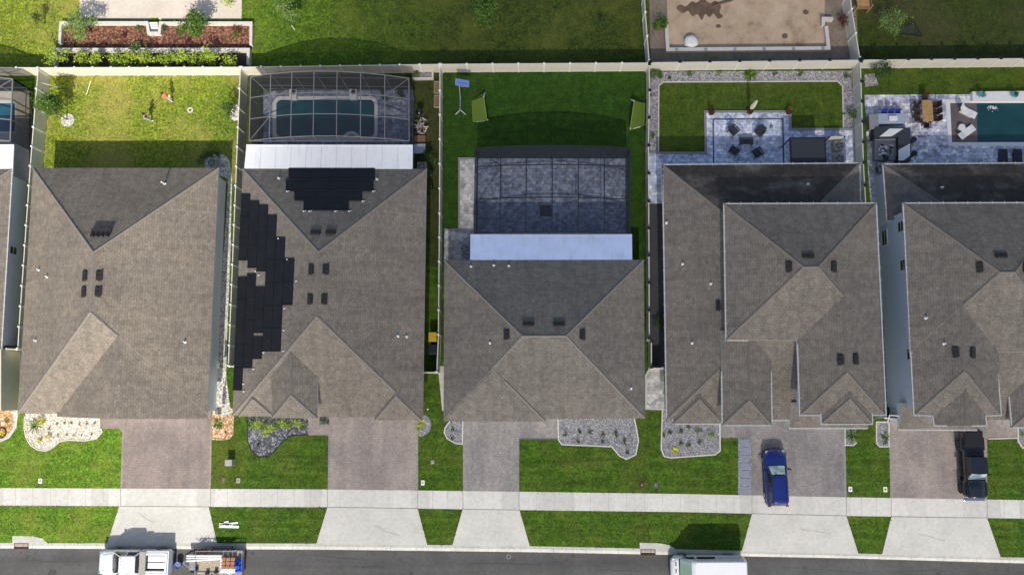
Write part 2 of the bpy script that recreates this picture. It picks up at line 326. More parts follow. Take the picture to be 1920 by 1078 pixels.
# ------------------------------------------------------------------ objects
def tag(o, label=None, cat=None, group=None, kind=None):
    if label: o['label'] = label
    if cat: o['category'] = cat
    if group: o['group'] = group
    if kind: o['kind'] = kind
    return o
def thing(name, label, cat, loc=(0, 0, 0), rz=0, group=None):
    o = bpy.data.objects.new(name, None); COL.objects.link(o); o.empty_display_size = .3
    o.location = loc; o.rotation_euler = (0, 0, rz); return tag(o, label, cat, group)
def dup(o, loc=None, rz=None, label=None, parent=None):
    c = o.copy(); COL.objects.link(c)
    if parent is not None: c.parent = parent
    if loc is not None: c.location = loc
    if rz is not None: c.rotation_euler = (0, 0, rz)
    if label: c['label'] = label
    for ch in list(o.children): dup(ch, parent=c)
    return c
class MB:
    def __init__(s): s.v = []; s.f = []; s.m = []; s.uv = []
    def face(s, pts, mi=0, uv=None):
        b = len(s.v); s.v += [tuple(p) for p in pts]; s.f.append(tuple(range(b, b+len(pts)))); s.m.append(mi)
        s.uv.append(uv)
    def mesh(s, pts, faces, mi=0):
        b = len(s.v); s.v += [tuple(p) for p in pts]
        for f in faces: s.f.append(tuple(b+i for i in f)); s.m.append(mi); s.uv.append(None)
    def box(s, x0, x1, y0, y1, z0, z1, mi=0, M_=None):
        p = [Vector((x, y, z)) for z in (z0, z1) for x, y in ((x0, y0), (x1, y0), (x1, y1), (x0, y1))]
        if M_ is not None: p = [M_ @ q for q in p]
        s.mesh(p, [(3, 2, 1, 0), (4, 5, 6, 7), (0, 1, 5, 4), (1, 2, 6, 5), (2, 3, 7, 6), (3, 0, 4, 7)], mi)
    def bar(s, a, b, w, h=None, mi=0):           # square bar between two points
        a = Vector(a); b = Vector(b); h = h or w; d = (b-a)
        L = d.length
        if L < 1e-5: return
        d /= L; up = Vector((0, 0, 1)) if abs(d.z) < .95 else Vector((0, 1, 0))
        x = d.cross(up).normalized()*w/2; y = x.cross(d).normalized()*h/2
        p = [q+e for q in (a, b) for e in (-x-y, x-y, x+y, -x+y)]
        s.mesh(p, [(0, 3, 2, 1), (4, 5, 6, 7), (0, 1, 5, 4), (1, 2, 6, 5), (2, 3, 7, 6), (3, 0, 4, 7)], mi)
    def rings(s, rings, mi=0, cap=True):
        n = len(rings[0]); b = len(s.v)
        for r in rings: s.v += [tuple(p) for p in r]
        for k in range(len(rings)-1):
            for i in range(n):
                j = (i+1) % n
                s.f.append((b+k*n+i, b+k*n+j, b+(k+1)*n+j, b+(k+1)*n+i)); s.m.append(mi); s.uv.append(None)
        if cap:
            s.f.append(tuple(b+i for i in reversed(range(n)))); s.m.append(mi); s.uv.append(None)
            s.f.append(tuple(b+(len(rings)-1)*n+i for i in range(n))); s.m.append(mi); s.uv.append(None)
    def lathe(s, prof, n=16, c=(0, 0, 0), mi=0, cap=True):
        s.rings([[(c[0]+r*math.cos(2*math.pi*i/n), c[1]+r*math.sin(2*math.pi*i/n), c[2]+z) for i in range(n)] for r, z in prof], mi, cap)
    def tube(s, pts, r, n=7, mi=0):
        pts = [Vector(p) for p in pts]; rs = r if isinstance(r, (list, tuple)) else [r]*len(pts); rr = []
        for i, p in enumerate(pts):
            d = (pts[min(i+1, len(pts)-1)]-pts[max(i-1, 0)]).normalized()
            up = Vector((0, 0, 1)) if abs(d.z) < .9 else Vector((1, 0, 0))
            x = d.cross(up).normalized(); y = x.cross(d).normalized()
            rr.append([p+(x*math.cos(2*math.pi*k/n)+y*math.sin(2*math.pi*k/n))*rs[i] for k in range(n)])
        s.rings(rr, mi)
    def ball(s, c, r, n=10, mi=0, sc=(1, 1, 1)):
        k = max(4, n//2)
        s.rings([[(c[0]+sc[0]*r*math.sin(math.pi*(a+.02)/(k+.04))*math.cos(2*math.pi*i/n), c[1]+sc[1]*r*math.sin(math.pi*(a+.02)/(k+.04))*math.sin(2*math.pi*i/n), c[2]-sc[2]*r*math.cos(math.pi*(a+.02)/(k+.04))) for i in range(n)] for a in range(k+1)], mi)
    def build(s, name, mats, parent=None, smooth=False, fix=True, bevel=0):
        me = bpy.data.meshes.new(name); me.from_pydata(s.v, [], s.f)
        if not isinstance(mats, (list, tuple)): mats = [mats]
        for m in mats: me.materials.append(M[m] if isinstance(m, str) else m)
        me.polygons.foreach_set('material_index', s.m)
        if any(u is not None for u in s.uv):
            uvl = me.uv_layers.new(name='uv')
            for pl, u in zip(me.polygons, s.uv):
                if u:
                    for li, q in zip(pl.loop_indices, u): uvl.data[li].uv = q
        if smooth: me.polygons.foreach_set('use_smooth', [True]*len(me.polygons))
        me.update()
        if fix:
            bm = bmesh.new(); bm.from_mesh(me)
            bmesh.ops.triangulate(bm, faces=[f for f in bm.faces if len(f.verts) > 4])
            bm.to_mesh(me); bm.free()
        o = bpy.data.objects.new(name, me); COL.objects.link(o)
        if parent: o.parent = parent
        if bevel:
            bv = o.modifiers.new('bevel', 'BEVEL'); bv.width = bevel; bv.segments = 2; bv.limit_method = 'ANGLE'
        return o
def smooth_px(pts, n=4):                       # closed Catmull-Rom through pixel points
    out = []; L = len(pts)
    for i in range(L):
        a, b, c, d = (Vector((*pts[(i+k-1) % L], 0)) for k in range(4))
        for k in range(n):
            t = k/n; out.append(tuple((.5*((2*b)+(c-a)*t+(2*a-5*b+4*c-d)*t*t+(3*b-a-3*c+d)*t**3))[:2]))
    return out
def area2(p): return sum(p[i][0]*p[(i+1) % len(p)][1]-p[(i+1) % len(p)][0]*p[i][1] for i in range(len(p)))
NOGRASS = []; LAWNS = []
def sheet(name, px, z, mat, kind='structure', label=None, cat=None, depth=.02, group=None):
    (LAWNS if mat.startswith('grass') else NOGRASS).append((px, mat))
    p = [P(x, y, z) for x, y in px]
    if area2(p) < 0: p.reverse()
    mb = MB(); mb.face(p)
    q = [v-Vector((0, 0, depth)) for v in p]; n = len(p)
    for i in range(n): j = (i+1) % n; mb.face([q[i], q[j], p[j], p[i]])
    return tag(mb.build(name, mat), label, cat, group, kind)
def offsets(p, w, closed):
    L = []; n = len(p)
    for i in range(n):
        a = p[(i-1) % n] if (closed or i > 0) else None; c = p[(i+1) % n] if (closed or i < n-1) else None; b = p[i]
        d1 = (b-a).normalized() if a is not None else None; d2 = (c-b).normalized() if c is not None else None
        if d1 is None: d1 = d2
        if d2 is None: d2 = d1
        n1 = Vector((-d1.y, d1.x, 0)); n2 = Vector((-d2.y, d2.x, 0)); m = (n1+n2)
        if m.length < 1e-4: m = n1
        m.normalize(); L.append(m*(w/max(.45, m.dot(n1))))
    return L
def ribbon(mb, p, w, z0, z1, closed=False, mi=0):   # mitred strip with height, world points
    o = offsets(p, w/2, closed); n = len(p)
    for i in range(n if closed else n-1):
        j = (i+1) % n
        a, b, c, d = p[i]-o[i], p[j]-o[j], p[j]+o[j], p[i]+o[i]
        up = lambda v, z: Vector((v.x, v.y, z))
        mb.face([up(v, z1) for v in (a, b, c, d)], mi); mb.face([up(a, z0), up(b, z0), up(b, z1), up(a, z1)], mi)
        mb.face([up(c, z0), up(d, z0), up(d, z1), up(c, z1)], mi)
        if not closed and i == 0: mb.face([up(d, z0), up(a, z0), up(a, z1), up(d, z1)], mi)
        if not closed and i == n-2: mb.face([up(b, z0), up(c, z0), up(c, z1), up(b, z1)], mi)
def edging(label, px, mat='stonewhite', w=.1, h=.06, closed=False, name='bed_edging', cat='edging', z=0):
    mb = MB(); ribbon(mb, [P(x, y, 0) for x, y in px], w, z-.02, z+h, closed)
    return tag(mb.build(name, mat), label, cat)
U = CAMH/F
#=====SPLIT=====
# ------------------------------------------------------------------ ground, road, pavements
mb = MB(); mb.face([(-900, -900, -.3), (900, -900, -.3), (900, 900, -.3), (-900, 900, -.3)]); tag(mb.build('ground', 'base'), kind='structure')
curb_back = [(-700, 1012), (0, 1018), (613, 1019), (1000, 1024), (1280, 1030), (1586, 1037), (1920, 1045.5), (2600, 1065)]
road_edge = [(-700, 1021), (0, 1027.5), (613, 1029.8), (1000, 1034.6), (1280, 1040), (1586, 1046), (1920, 1055.5), (2600, 1076)]
cb = [P(x, y, 0) for x, y in curb_back]; re_ = [P(x, y, -.1) for x, y in road_edge]
cb[0].x = -300; cb[-1].x = 300; re_[0].x = -300; re_[-1].x = 300
mb = MB(); mb.face([v for v in cb]+[Vector((300, 260, 0)), Vector((-300, 260, 0))]); tag(mb.build('lawn', 'grass_green'), kind='structure')
mb = MB()                                       # rolled concrete kerb
for i in range(len(cb)-1):
    a, b, c, d = cb[i], cb[i+1], re_[i+1], re_[i]
    a1 = a.lerp(d, .45)+Vector((0, 0, .065)); b1 = b.lerp(c, .45)+Vector((0, 0, .065)); a0 = a+Vector((0, .03, .012)); b0 = b+Vector((0, .03, .012))
    mb.face([a1, b1, b0, a0]); mb.face([d, c, b1, a1])
    e = Vector((0, 0, -.1)); mb.face([d+e, c+e, c, d])
tag(mb.build('kerb', 'curb'), kind='structure')
mb = MB()                                       # kerb joints
for x in range(-60, 1990, 61):
    for k in range(len(curb_back)-1):
        if curb_back[k][0] <= x < curb_back[k+1][0]:
            t = (x-curb_back[k][0])/(curb_back[k+1][0]-curb_back[k][0]); a = cb[k].lerp(cb[k+1], t); d = re_[k].lerp(re_[k+1], t)
            m_ = a.lerp(d, .45)+Vector((0, 0, .068)); o = Vector((.012, 0, .004))
            o2 = Vector((-.012, 0, .004))
            mb.face([d+o2, d+o, m_+o, m_+o2]); mb.face([m_+o2, m_+o, a+o, a+o2])
tag(mb.build('kerb_joints', 'joint'), kind='structure')
mb = MB(); far = [Vector((v.x, v.y-7.6, -.1)) for v in re_]
mb.face([v for v in far]+[v for v in reversed(re_)]); tag(mb.build('road', 'asphalt'), kind='structure')
mb = MB()
for i in range(len(far)-1):
    a, b = far[i], far[i+1]; a1, b1 = a+Vector((0, -.45, .1)), b+Vector((0, -.45, .1)); mb.face([a1, b1, b, a])
tag(mb.build('kerb', 'curb'), kind='structure')
mb = MB(); f2 = [v+Vector((0, -.45, .1)) for v in far]
mb.face([Vector((-300, -260, 0)), Vector((300, -260, 0))]+[v for v in reversed(f2)]); tag(mb.build('lawn', 'grass_green'), kind='structure')
mb = MB(); ribbon(mb, [v+Vector((0, -4.2, 0)) for v in f2], 1.5, -.02, .02); tag(mb.build('sidewalk', 'concrete'), kind='structure')

G1 = .006
def lawn(px, mat): return sheet('lawn', px, G1, mat)
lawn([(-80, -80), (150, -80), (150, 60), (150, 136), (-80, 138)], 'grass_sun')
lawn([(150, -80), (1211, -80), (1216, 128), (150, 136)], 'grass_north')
lawn([(1606, -80), (2050, -80), (2050, 122), (1612, 124)], 'grass_olive')
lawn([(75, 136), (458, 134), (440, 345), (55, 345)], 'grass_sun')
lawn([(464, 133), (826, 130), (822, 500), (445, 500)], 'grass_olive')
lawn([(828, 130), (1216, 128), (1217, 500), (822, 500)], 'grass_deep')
lawn([(1234, 162), (1243, 154.6), (1570, 153.3), (1579.5, 162), (1581, 242.5), (1481.5, 242.5), (1481.5, 210.5), (1321.5, 209.5), (1322, 286.5), (1234, 286.5)], 'grass_mid')
lawn([(1620, 125), (2050, 120), (2050, 180), (1620, 180)], 'grass_mid')
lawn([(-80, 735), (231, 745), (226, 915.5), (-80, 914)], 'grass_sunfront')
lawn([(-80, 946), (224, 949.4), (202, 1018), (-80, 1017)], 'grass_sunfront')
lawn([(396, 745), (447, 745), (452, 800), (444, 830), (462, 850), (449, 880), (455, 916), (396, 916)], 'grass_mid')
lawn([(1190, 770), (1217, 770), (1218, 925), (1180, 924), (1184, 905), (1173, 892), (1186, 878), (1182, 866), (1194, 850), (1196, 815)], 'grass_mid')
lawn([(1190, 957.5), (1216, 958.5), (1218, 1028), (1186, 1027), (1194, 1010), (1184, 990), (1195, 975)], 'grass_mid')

# pavement along the street
st = [(-300, 912), (0, 914.3), (390, 916), (613, 917), (970, 921.2), (1280, 925.6), (1586, 931.6), (1920, 937), (2250, 944)]
sb = [(-300, 944.5), (0, 947), (390, 949.6), (613, 950.2), (970, 955.6), (1280, 959.4), (1586, 966.6), (1920, 971.6), (2250, 979)]
sheet('sidewalk', st+sb[::-1], .024, 'slabs', depth=.05)
def lerpline(L, x):
    for a, b in zip(L, L[1:]):
        if a[0] <= x <= b[0]: return a[1]+(b[1]-a[1])*(x-a[0])/(b[0]-a[0])
mb = MB()
skip = [(226, 395), (614, 783), (868, 973), (1410, 1587), (1671, 1851)]
xs = [x for r in skip for x in r]; wide = {x: .035 for x in xs}
g0 = [0]+xs+[1990]
for a, b in zip([-70]+xs[1::2], xs[0::2]+[2010]):
    n = max(1, round((b-a)/33.3))
    for k in range(1, n): wide[a+(b-a)*k/n] = .014
for x, wd in wide.items():
    a, b = P(x, lerpline(st, x), .028), P(x, lerpline(sb, x), .028)
    mb.face([b+Vector((-wd/2, 0, 0)), b+Vector((wd/2, 0, 0)), a+Vector((wd/2, 0, 0)), a+Vector((-wd/2, 0, 0))])
for x0, x1 in skip:
    a, b = P(x0, lerpline(sb, x0), .028), P(x1, lerpline(sb, x1), .028); e = Vector((0, .022, 0)); mb.face([a-e, b-e, b+e, a+e])
tag(mb.build('sidewalk_joints', 'joint'), kind='structure')
# driveway aprons between pavement and kerb
def apron(a, b, c, d):
    sheet('driveway_apron', [a, b, c, d], .018, 'concrete')
apron((223.6, 948.6), (391.5, 949.8), (407, 1018.6), (201, 1018.4)); apron((614, 950.6), (783, 953), (801, 1021.4), (593, 1019.2))
apron((867.5, 954.4), (974, 956), (993.5, 1024), (848, 1022.2)); apron((1410, 962.8), (1587, 967), (1609.5, 1037.6), (1391, 1032.8))
apron((1671.5, 968.6), (1851, 971), (1876.5, 1044.4), (1654, 1039))
# driveways
D = .014
sheet('driveway', [(187, 765), (396, 765), (398, 790), (395, 916.4), (226, 915.6), (229, 812), (226, 804.5), (220, 803), (187, 804)], D, 'drive1')
sheet('driveway', [(576, 765), (784, 765), (784, 917.8+1.3), (614.5, 917.4), (616, 817), (613, 815.6), (578, 815.6)], D, 'drive2')
sheet('driveway', [(868, 770), (1047, 770), (1047, 822.5), (973.5, 822.5), (973.5, 921.6), (868, 920.4)], D, 'drive3')
sheet('driveway', [(1349, 780), (1584.5, 780), (1587, 932), (1384, 928), (1384, 820.5), (1349, 820.5)], D, 'drive4')
sheet('driveway', [(1666.5, 780), (1907, 780), (1907, 821.5), (1851, 822.5), (1851, 936.4), (1669.5, 933.6)], D, 'drive2')
# driveway border lines
for pts, m_ in (([(231, 806), (227.5, 915)], 'drive2'), ([(396.3, 790), (393.6, 915)], 'drive2'), ([(1583, 806), (1585.5, 931)], 'greypav'), ([(617.5, 818), (616, 917)], 'drive3'), ([(782.5, 785), (782.3, 918)], 'drive3')):
    mb = MB(); ribbon(mb, [P(x, y, 0) for x, y in pts], .14, 0, .018); tag(mb.build('driveway_border', m_), kind='structure')
# storm drains in the kerb
def drain(x0, gx0, gx1, x1, yt, yb, side):
    sheet('kerb_apron', [(x0, yt), (gx0, yt), (gx1+8, yt+.5), (gx1+28, yt+5), (x1, yb-1), (x1+6, yb+1), (x0, yb)], .026, 'curb')
    c = P((gx0+gx1)/2, (yb+yb+9)/2, .0); wd = (gx1-gx0)*U
    o = thing('storm_drain', 'rusty brown storm drain grate in the kerb '+side, 'drain', (c.x, c.y, -.02))
    m = MB(); m.box(-wd/2, wd/2, -.21, .21, -.08, -.01); m.build('pit', 'black', o)
    m = MB()
    ribbon(m, [Vector((-wd/2, -.21, 0)), Vector((wd/2, -.21, 0)), Vector((wd/2, .21, 0)), Vector((-wd/2, .21, 0))], .05, -.01, .05, True)
    for k in range(11): x = -wd/2+.08+k*(wd-.16)/10; m.bar((x, -.19, .02), (x, .19, .02), .035, .04)
    m.build('grate', 'rust', o)
drain(23, 27, 53, 88, 1004.2, 1018.3, 'near the left edge of the street')
drain(1199.5, 1202, 1228, 1268, 1017, 1030, 'to the left of the white van')
# stains and patches on the road
for x, y, r in ((52, 1043, 4), (39, 1035, 2), (66, 1036, 2.6), (1063, 1050, 3.4), (1075, 1042, 4.5), (1086, 1045, 2.2), (98, 1074, 9), (1175, 1052, 4), (1760, 1075, 4), (1890, 1068, 3.5), (1912, 1072, 3.5), (474, 1036, 3.5), (750, 1048, 2.6), (770, 1075, 4), (1508, 1063, 3)):
    mb = MB(); c = P(x, y, -.094); n = 13
    mb.face([c+Vector((math.cos(a)*r*U*random.uniform(.6, 1.2), math.sin(a)*r*U*random.uniform(.5, 1.1), 0)) for a in [2*math.pi*i/n for i in range(n)]])
    tag(mb.build('road_stain', 'dark_patch'), kind='structure')

# ------------------------------------------------------------------ patios and side paths
sheet('patio', [(149, -80), (454.5, -80), (453, 37), (298, 37), (297, 34), (283, 34), (282, 37), (149, 36)], .02, 'patio_conc')
sheet('patio', [(861, 298), (895, 298), (895, 430), (893, 500), (833, 500), (833, 430.5), (861, 430.5)], .03, 'whitepav')
edging('grey kerb round the side patio left of the slate patio cage', [(833, 430.5), (861, 430.5), (861, 297.5), (894, 297.5)], 'greypav', .16, .07)
sheet('patio', [(893.5, 296), (1176, 296), (1176, 500), (893.5, 500)], .04, 'cagepav')
sheet('patio', [(493.6, 170), (776, 170), (776, 330), (493.6, 330)], .03, 'cagepav')
sheet('patio', [(-120, 172), (55, 172), (55, 340), (-120, 340)], .03, 'patio_conc')
sheet('patio', [(1217, 287), (1322, 287), (1322, 210), (1481, 210), (1481, 243), (1602, 243), (1604, 330), (1260, 330), (1260, 382), (1217, 382)], .03, 'bluepav')
mb = MB(); ribbon(mb, [P(1338, 330, 0), P(1337, 224, 0), P(1467.5, 223.5, 0), P(1469.5, 330, 0)], .13, .02, .036); tag(mb.build('patio_border', 'borderpav'), kind='structure')
edging('grey kerb between the rear lawn and the blue grey patio', [(1217, 287.5), (1323, 287.5), (1322, 210.5), (1481, 210), (1481.5, 243.3), (1600, 243), (1602.5, 305)], 'greypav', .2, .12)
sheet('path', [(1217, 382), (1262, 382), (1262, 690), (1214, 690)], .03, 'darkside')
sheet('path', [(1210, 704), (1216, 692), (1245, 692), (1246, 767), (1210, 766)], .05, 'whitepav', depth=.08)
edging('pale concrete rim of the side path beside the two storey brown house', [(1246, 693.5), (1216.5, 693.5), (1211, 703), (1211.3, 766), (1246, 767)], 'concrete', .14, .08)
sheet('path', [(821, 686), (833, 686), (833, 770), (829, 770)], .04, 'concrete')
sheet('patio', [(1621, 178.5), (2050, 176), (2050, 340), (1690, 340), (1690, 600), (1655, 600), (1628, 330)], .03, 'deckpav')
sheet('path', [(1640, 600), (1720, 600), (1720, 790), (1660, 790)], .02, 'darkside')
sheet('path', [(-80, 640), (38, 650), (40, 772), (-80, 760)], .02, 'patio_conc')
# sand yard at the back
sheet('dirt', [(1216, -80), (1600, -80), (1610, 112), (1220, 122)], .01, 'dirt')
sheet('sand', [(1251, -80), (1546, -80), (1546, 92), (1251, 92)], .02, 'sand')
for pts in ([(1268, 16), (1276, 9), (1286, 13), (1297, 3), (1306, 6), (1318, -2), (1331, 7), (1341, 2), (1352, 12), (1349, 24), (1356, 31), (1346, 36), (1338, 26), (1330, 33), (1322, 27), (1316, 39), (1308, 27), (1298, 31), (1290, 21), (1281, 25)], [(1342, 48), (1349, 46), (1352, 51), (1345, 53)], [(1505, 22), (1511, 18), (1517, 25), (1509, 28)], [(1466, 66), (1474, 63), (1477, 70), (1469, 73)]) if 1 else ([(1272, 14), (1290, 4), (1310, 0), (1340, 8), (1352, 22), (1345, 35), (1330, 27), (1318, 36), (1304, 24), (1286, 22)], [(1335, 12), (1362, 3), (1376, 4), (1372, 10), (1350, 16)], [(1380, 3), (1392, 6), (1388, 16), (1376, 12)]):
    sheet('damp_sand', smooth_px(pts, 3), .026, 'sandstain')

# ------------------------------------------------------------------ gravel beds
BED = .022
def bed(px, mat, label, cat='gravel bed', sm=0, name='gravel_bed'):
    if sm: px = smooth_px(px, sm)
    global BED; BED += .0012
    return sheet(name, px, BED, mat, 'stuff', label, cat, .04)
bed([(-60, 745), (27, 752), (32, 772), (29, 800), (16, 818), (-10, 829), (-60, 832)], 'peb_white', 'white pebble border bed at the lower left edge of the picture')
bed([(-60, 768), (-10, 768), (4, 770), (18, 762), (26, 768), (24, 785), (26, 797), (18, 812), (6, 820), (-20, 822), (-60, 820)], 'peb_orange', 'orange gravel bed at the far left beside the cream stucco house', sm=3)
bed([(48, 765), (46.5, 803), (50, 820), (59, 834), (71, 842), (86, 844), (98, 838), (110, 827), (126, 823.5), (159, 825), (180, 821), (191, 809), (188, 803), (187, 781), (187, 765)], 'peb_cream', 'cream pebble bed with a rounded end and small plants left of the rosy driveway')
bed([(206, 770), (232, 770), (232, 777), (222, 778), (214, 783), (207, 779)], 'peb_cream', 'tiny cream pebble strip against the front of the leftmost full house')
bed([(398, 765), (437, 765), (437, 790), (436, 812), (430, 820), (420, 823), (398, 821.5)], 'peb_orange', 'orange gravel bed with one palm right of the rosy driveway')
bed([(384, 300), (392, 292), (410, 288), (424, 292), (431, 305), (435, 335), (432, 480), (428, 575), (424, 706), (431, 760), (434, 777), (400, 777), (412, 580), (424, 400), (428, 335), (410, 330), (384, 330)], 'peb_white', 'long white pebble strip along the east wall of the leftmost full house')
bed([(464.5, 765), (464.5, 825), (471, 843), (486, 855.5), (503, 854), (516, 843), (532, 824), (546, 815), (578, 813.5), (578, 765)], 'gr_dark', 'charcoal gravel bed with a curved tail in front of the solar panel house')
bed([(599, 775), (617, 775), (617, 795), (599, 795)], 'gr_dark', 'small square charcoal gravel bed beside the mauve driveway')
bed([(786, 780), (800, 779), (808, 790), (808, 803), (799, 814), (785, 816)], 'gr_grey', 'small round grey gravel bed with yellow plants at the right corner of the mauve driveway', sm=3)
bed([(867, 780), (866, 831.5), (855, 830), (839.5, 821.5), (834, 811), (835, 802), (844, 790), (850, 780)], 'gr_grey', 'small half round grey gravel bed left of the narrow grey driveway')
bed([(1046, 780), (1048, 823), (1054, 832), (1147, 836), (1162, 853), (1174, 859), (1191, 851), (1196, 826), (1192, 802), (1188, 780)], 'gr_grey', 'wide grey gravel bed with a rounded tail right of the narrow grey driveway')
bed([(1243, 766), (1240.5, 842), (1246, 854), (1258, 856.5), (1340, 851), (1349, 844), (1348.5, 780), (1262, 770)], 'gr_grey', 'square grey gravel bed with a lime plant in front of the two storey brown house')
bed([(1584, 790), (1605, 790), (1606, 826), (1600, 833.5), (1584, 833.5)], 'gr_grey', 'small grey gravel bed right of the driveway with the blue car')
bed([(1643.5, 789), (1666, 789), (1666, 836), (1649, 836), (1644, 829)], 'gr_grey', 'narrow grey gravel bed between the two right hand driveways')
bed([(1908, 790), (2000, 790), (2000, 845), (1917, 838), (1909, 826)], 'gr_grey', 'grey gravel bed at the lower right edge of the picture')
bed([(1219, 135), (1599, 133), (1602, 243), (1580, 243), (1578.5, 162), (1569.5, 153), (1243, 154.5), (1235, 162.5), (1234, 287), (1218, 287)], 'gr_greyfine', 'long grey gravel border running round the fenced rear lawn')
bed([(1621, 140), (1640, 138), (1647, 160), (1622, 163)], 'gr_greyfine', 'little grey gravel patch under the shrub in the upper right corner garden')
edging('white edging of the cream pebble bed left of the rosy driveway', [(46.5, 780), (45.8, 803), (49.2, 820), (58, 834.8), (71, 843), (86, 845), (99, 839), (111, 828), (126, 824.6), (159, 826), (181, 822), (192, 809), (189, 803)], 'stone', .09)
edging('white curved edging round the half round gravel bed left of the narrow driveway', [(868, 783), (867, 832), (855, 831), (839, 822.2), (833.2, 811), (834.2, 802), (843.5, 789.5)], 'stone', .1)
edging('white edging round the wide gravel bed with the rounded tail', [(1046, 783), (1047, 824), (1053.5, 833), (1147, 837), (1161.3, 853.8), (1174, 860.3), (1192, 852), (1197, 826), (1193, 802), (1189, 783)], 'stone', .1)
edging('white edging round the square gravel bed with the lime plant', [(1245, 758), (1242, 764), (1239.6, 842), (1245.2, 855), (1258, 857.8), (1340.6, 852), (1350, 844.5), (1349.5, 790)], 'stone', .1)
edging('white edging of the small bed right of the driveway with the blue car', [(1584, 798), (1584.6, 834.3), (1600, 834.3), (1606, 829)], 'stone', .1)
edging('white rectangular edging between the two right hand driveways', [(1666.5, 791), (1666.5, 837), (1649, 837), (1643, 830), (1643, 791), (1666.5, 791)], 'stone', .1)
edging('white edging of the gravel bed at the lower right edge', [(1908, 795), (1908.5, 827), (1917, 839.5), (2000, 845)], 'stone', .1)
edging('pale rim of the orange gravel bed at the far left', [(27, 752), (33, 772), (30, 800), (17, 819.5), (-10, 831), (-60, 833)], 'concrete', .16)
edging('orange stone rim of the gravel bed with one palm', [(437.5, 775), (437.5, 790), (436.6, 812.5), (430.5, 821), (420, 824), (398, 822.5)], 'peb_orange', .12)
edging('black edging round the charcoal bed with the curved tail', [(464, 780), (464, 825), (470.5, 843.6), (486, 856.4), (503.5, 855), (517, 843.6), (533, 824.6), (546.5, 816), (578, 814.5)], 'black', .06)
edging('cream block edging between the rear lawn and the grey gravel border', [(1234.5, 287), (1235, 162), (1243, 154.6), (1570, 153), (1579.5, 162), (1581, 240)], 'stone', .1, .07)
edging('cream kerb at the back of the lower right lawn', [(1852, 822.6), (1907, 820.8)], 'concrete', .1)
edging('dark paver line at the back of the narrow driveway lawn', [(973.8, 822.8), (1046, 822.8)], 'borderpav', .1, .03)
# stepping pads beside the driveway with the blue car
sheet('gravel_strip', [(1384, 821), (1408, 821), (1408, 926.5), (1384, 926)], BED, 'gr_grey', 'stuff', 'white pebble strip holding the stepping pads left of the blue car', 'gravel strip')
ordn = ['first', 'second', 'third', 'fourth', 'fifth', 'sixth', 'seventh', 'eighth', 'ninth', 'tenth', 'eleventh', 'twelfth']
for k in range(7):
    y = 828+k*14.6+.6; mb = MB(); c = P(1396.5, y+1, 0)
    mb.box(-.4, .4, -.28, .28, .0, .05); o = mb.build('stepping_pad', 'padstone', bevel=.02); o.location = (c.x, c.y, .02)
    tag(o, f'grey blue stepping pad left of the blue car, {ordn[k]} from the house', 'stepping stone', 'stepping pads in the pebble strip')

# cracks, sealed joints and leaf litter on the street and drives
rk_ = random.Random(9)
def crack(x, y, n, dx, dy, w, z, mat='dark_patch'):
    pts = [P(x, y, z)]
    for k in range(n): x += dx*rk_.uniform(.6, 1.4); y += dy+rk_.uniform(-1.6, 1.6); pts.append(P(x, y, z))
    mb = MB(); ribbon(mb, pts, w, z-.004, z+.002); tag(mb.build('pavement_crack', mat), kind='structure')
for x, y, n, dx, dy in ((60, 1050, 7, 14, .5), (560, 1040, 8, 16, 1), (660, 1064, 6, 12, -.6), (880, 1056, 9, 15, .6), (1120, 1068, 6, 14, .3), (1470, 1062, 8, 15, .8), (1700, 1070, 6, 13, .6), (1620, 1050, 3, 3, 6)): crack(x, y, n, dx, dy, .03, -.094)
for x, y, n, dx, dy in ((258, 960, 5, 6, 4), (700, 985, 6, 9, 3), (1500, 990, 6, 10, 2), (1720, 1000, 5, 9, 3)): crack(x, y, n, dx, dy, .018, .022, 'joint')
for k in range(150):
    x = rk_.choice((rk_.uniform(0, 1920), rk_.uniform(430, 1260))); y = lerpline(road_edge, x)+rk_.expovariate(.35)
    c = P(x, y, -.09); mb = MB() if k == 0 else mb; r_ = rk_.uniform(.02, .06); a = rk_.uniform(0, 3); mb.face([c+Vector((math.cos(a+j*1.57)*r_*(1 if j % 2 else .5), math.sin(a+j*1.57)*r_*(1 if j % 2 else .5), .004)) for j in range(4)])
for k in range(220):
    x = rk_.uniform(0, 1920); y = rk_.choice((lerpline(st, x)+rk_.uniform(0, 5), lerpline(sb, x)-rk_.uniform(0, 5), rk_.uniform(lerpline(st, x), 1030)))
    c = P(x, y, .032); r_ = rk_.uniform(.02, .05); a = rk_.uniform(0, 3); mb.face([c+Vector((math.cos(a+j*1.57)*r_*(1 if j % 2 else .5), math.sin(a+j*1.57)*r_*(1 if j % 2 else .5), 0)) for j in range(4)])
tag(mb.build('leaf_litter', 'bark'), 'tiny dry leaves and grit scattered along the kerb and the pavement', 'leaf litter', kind='stuff')
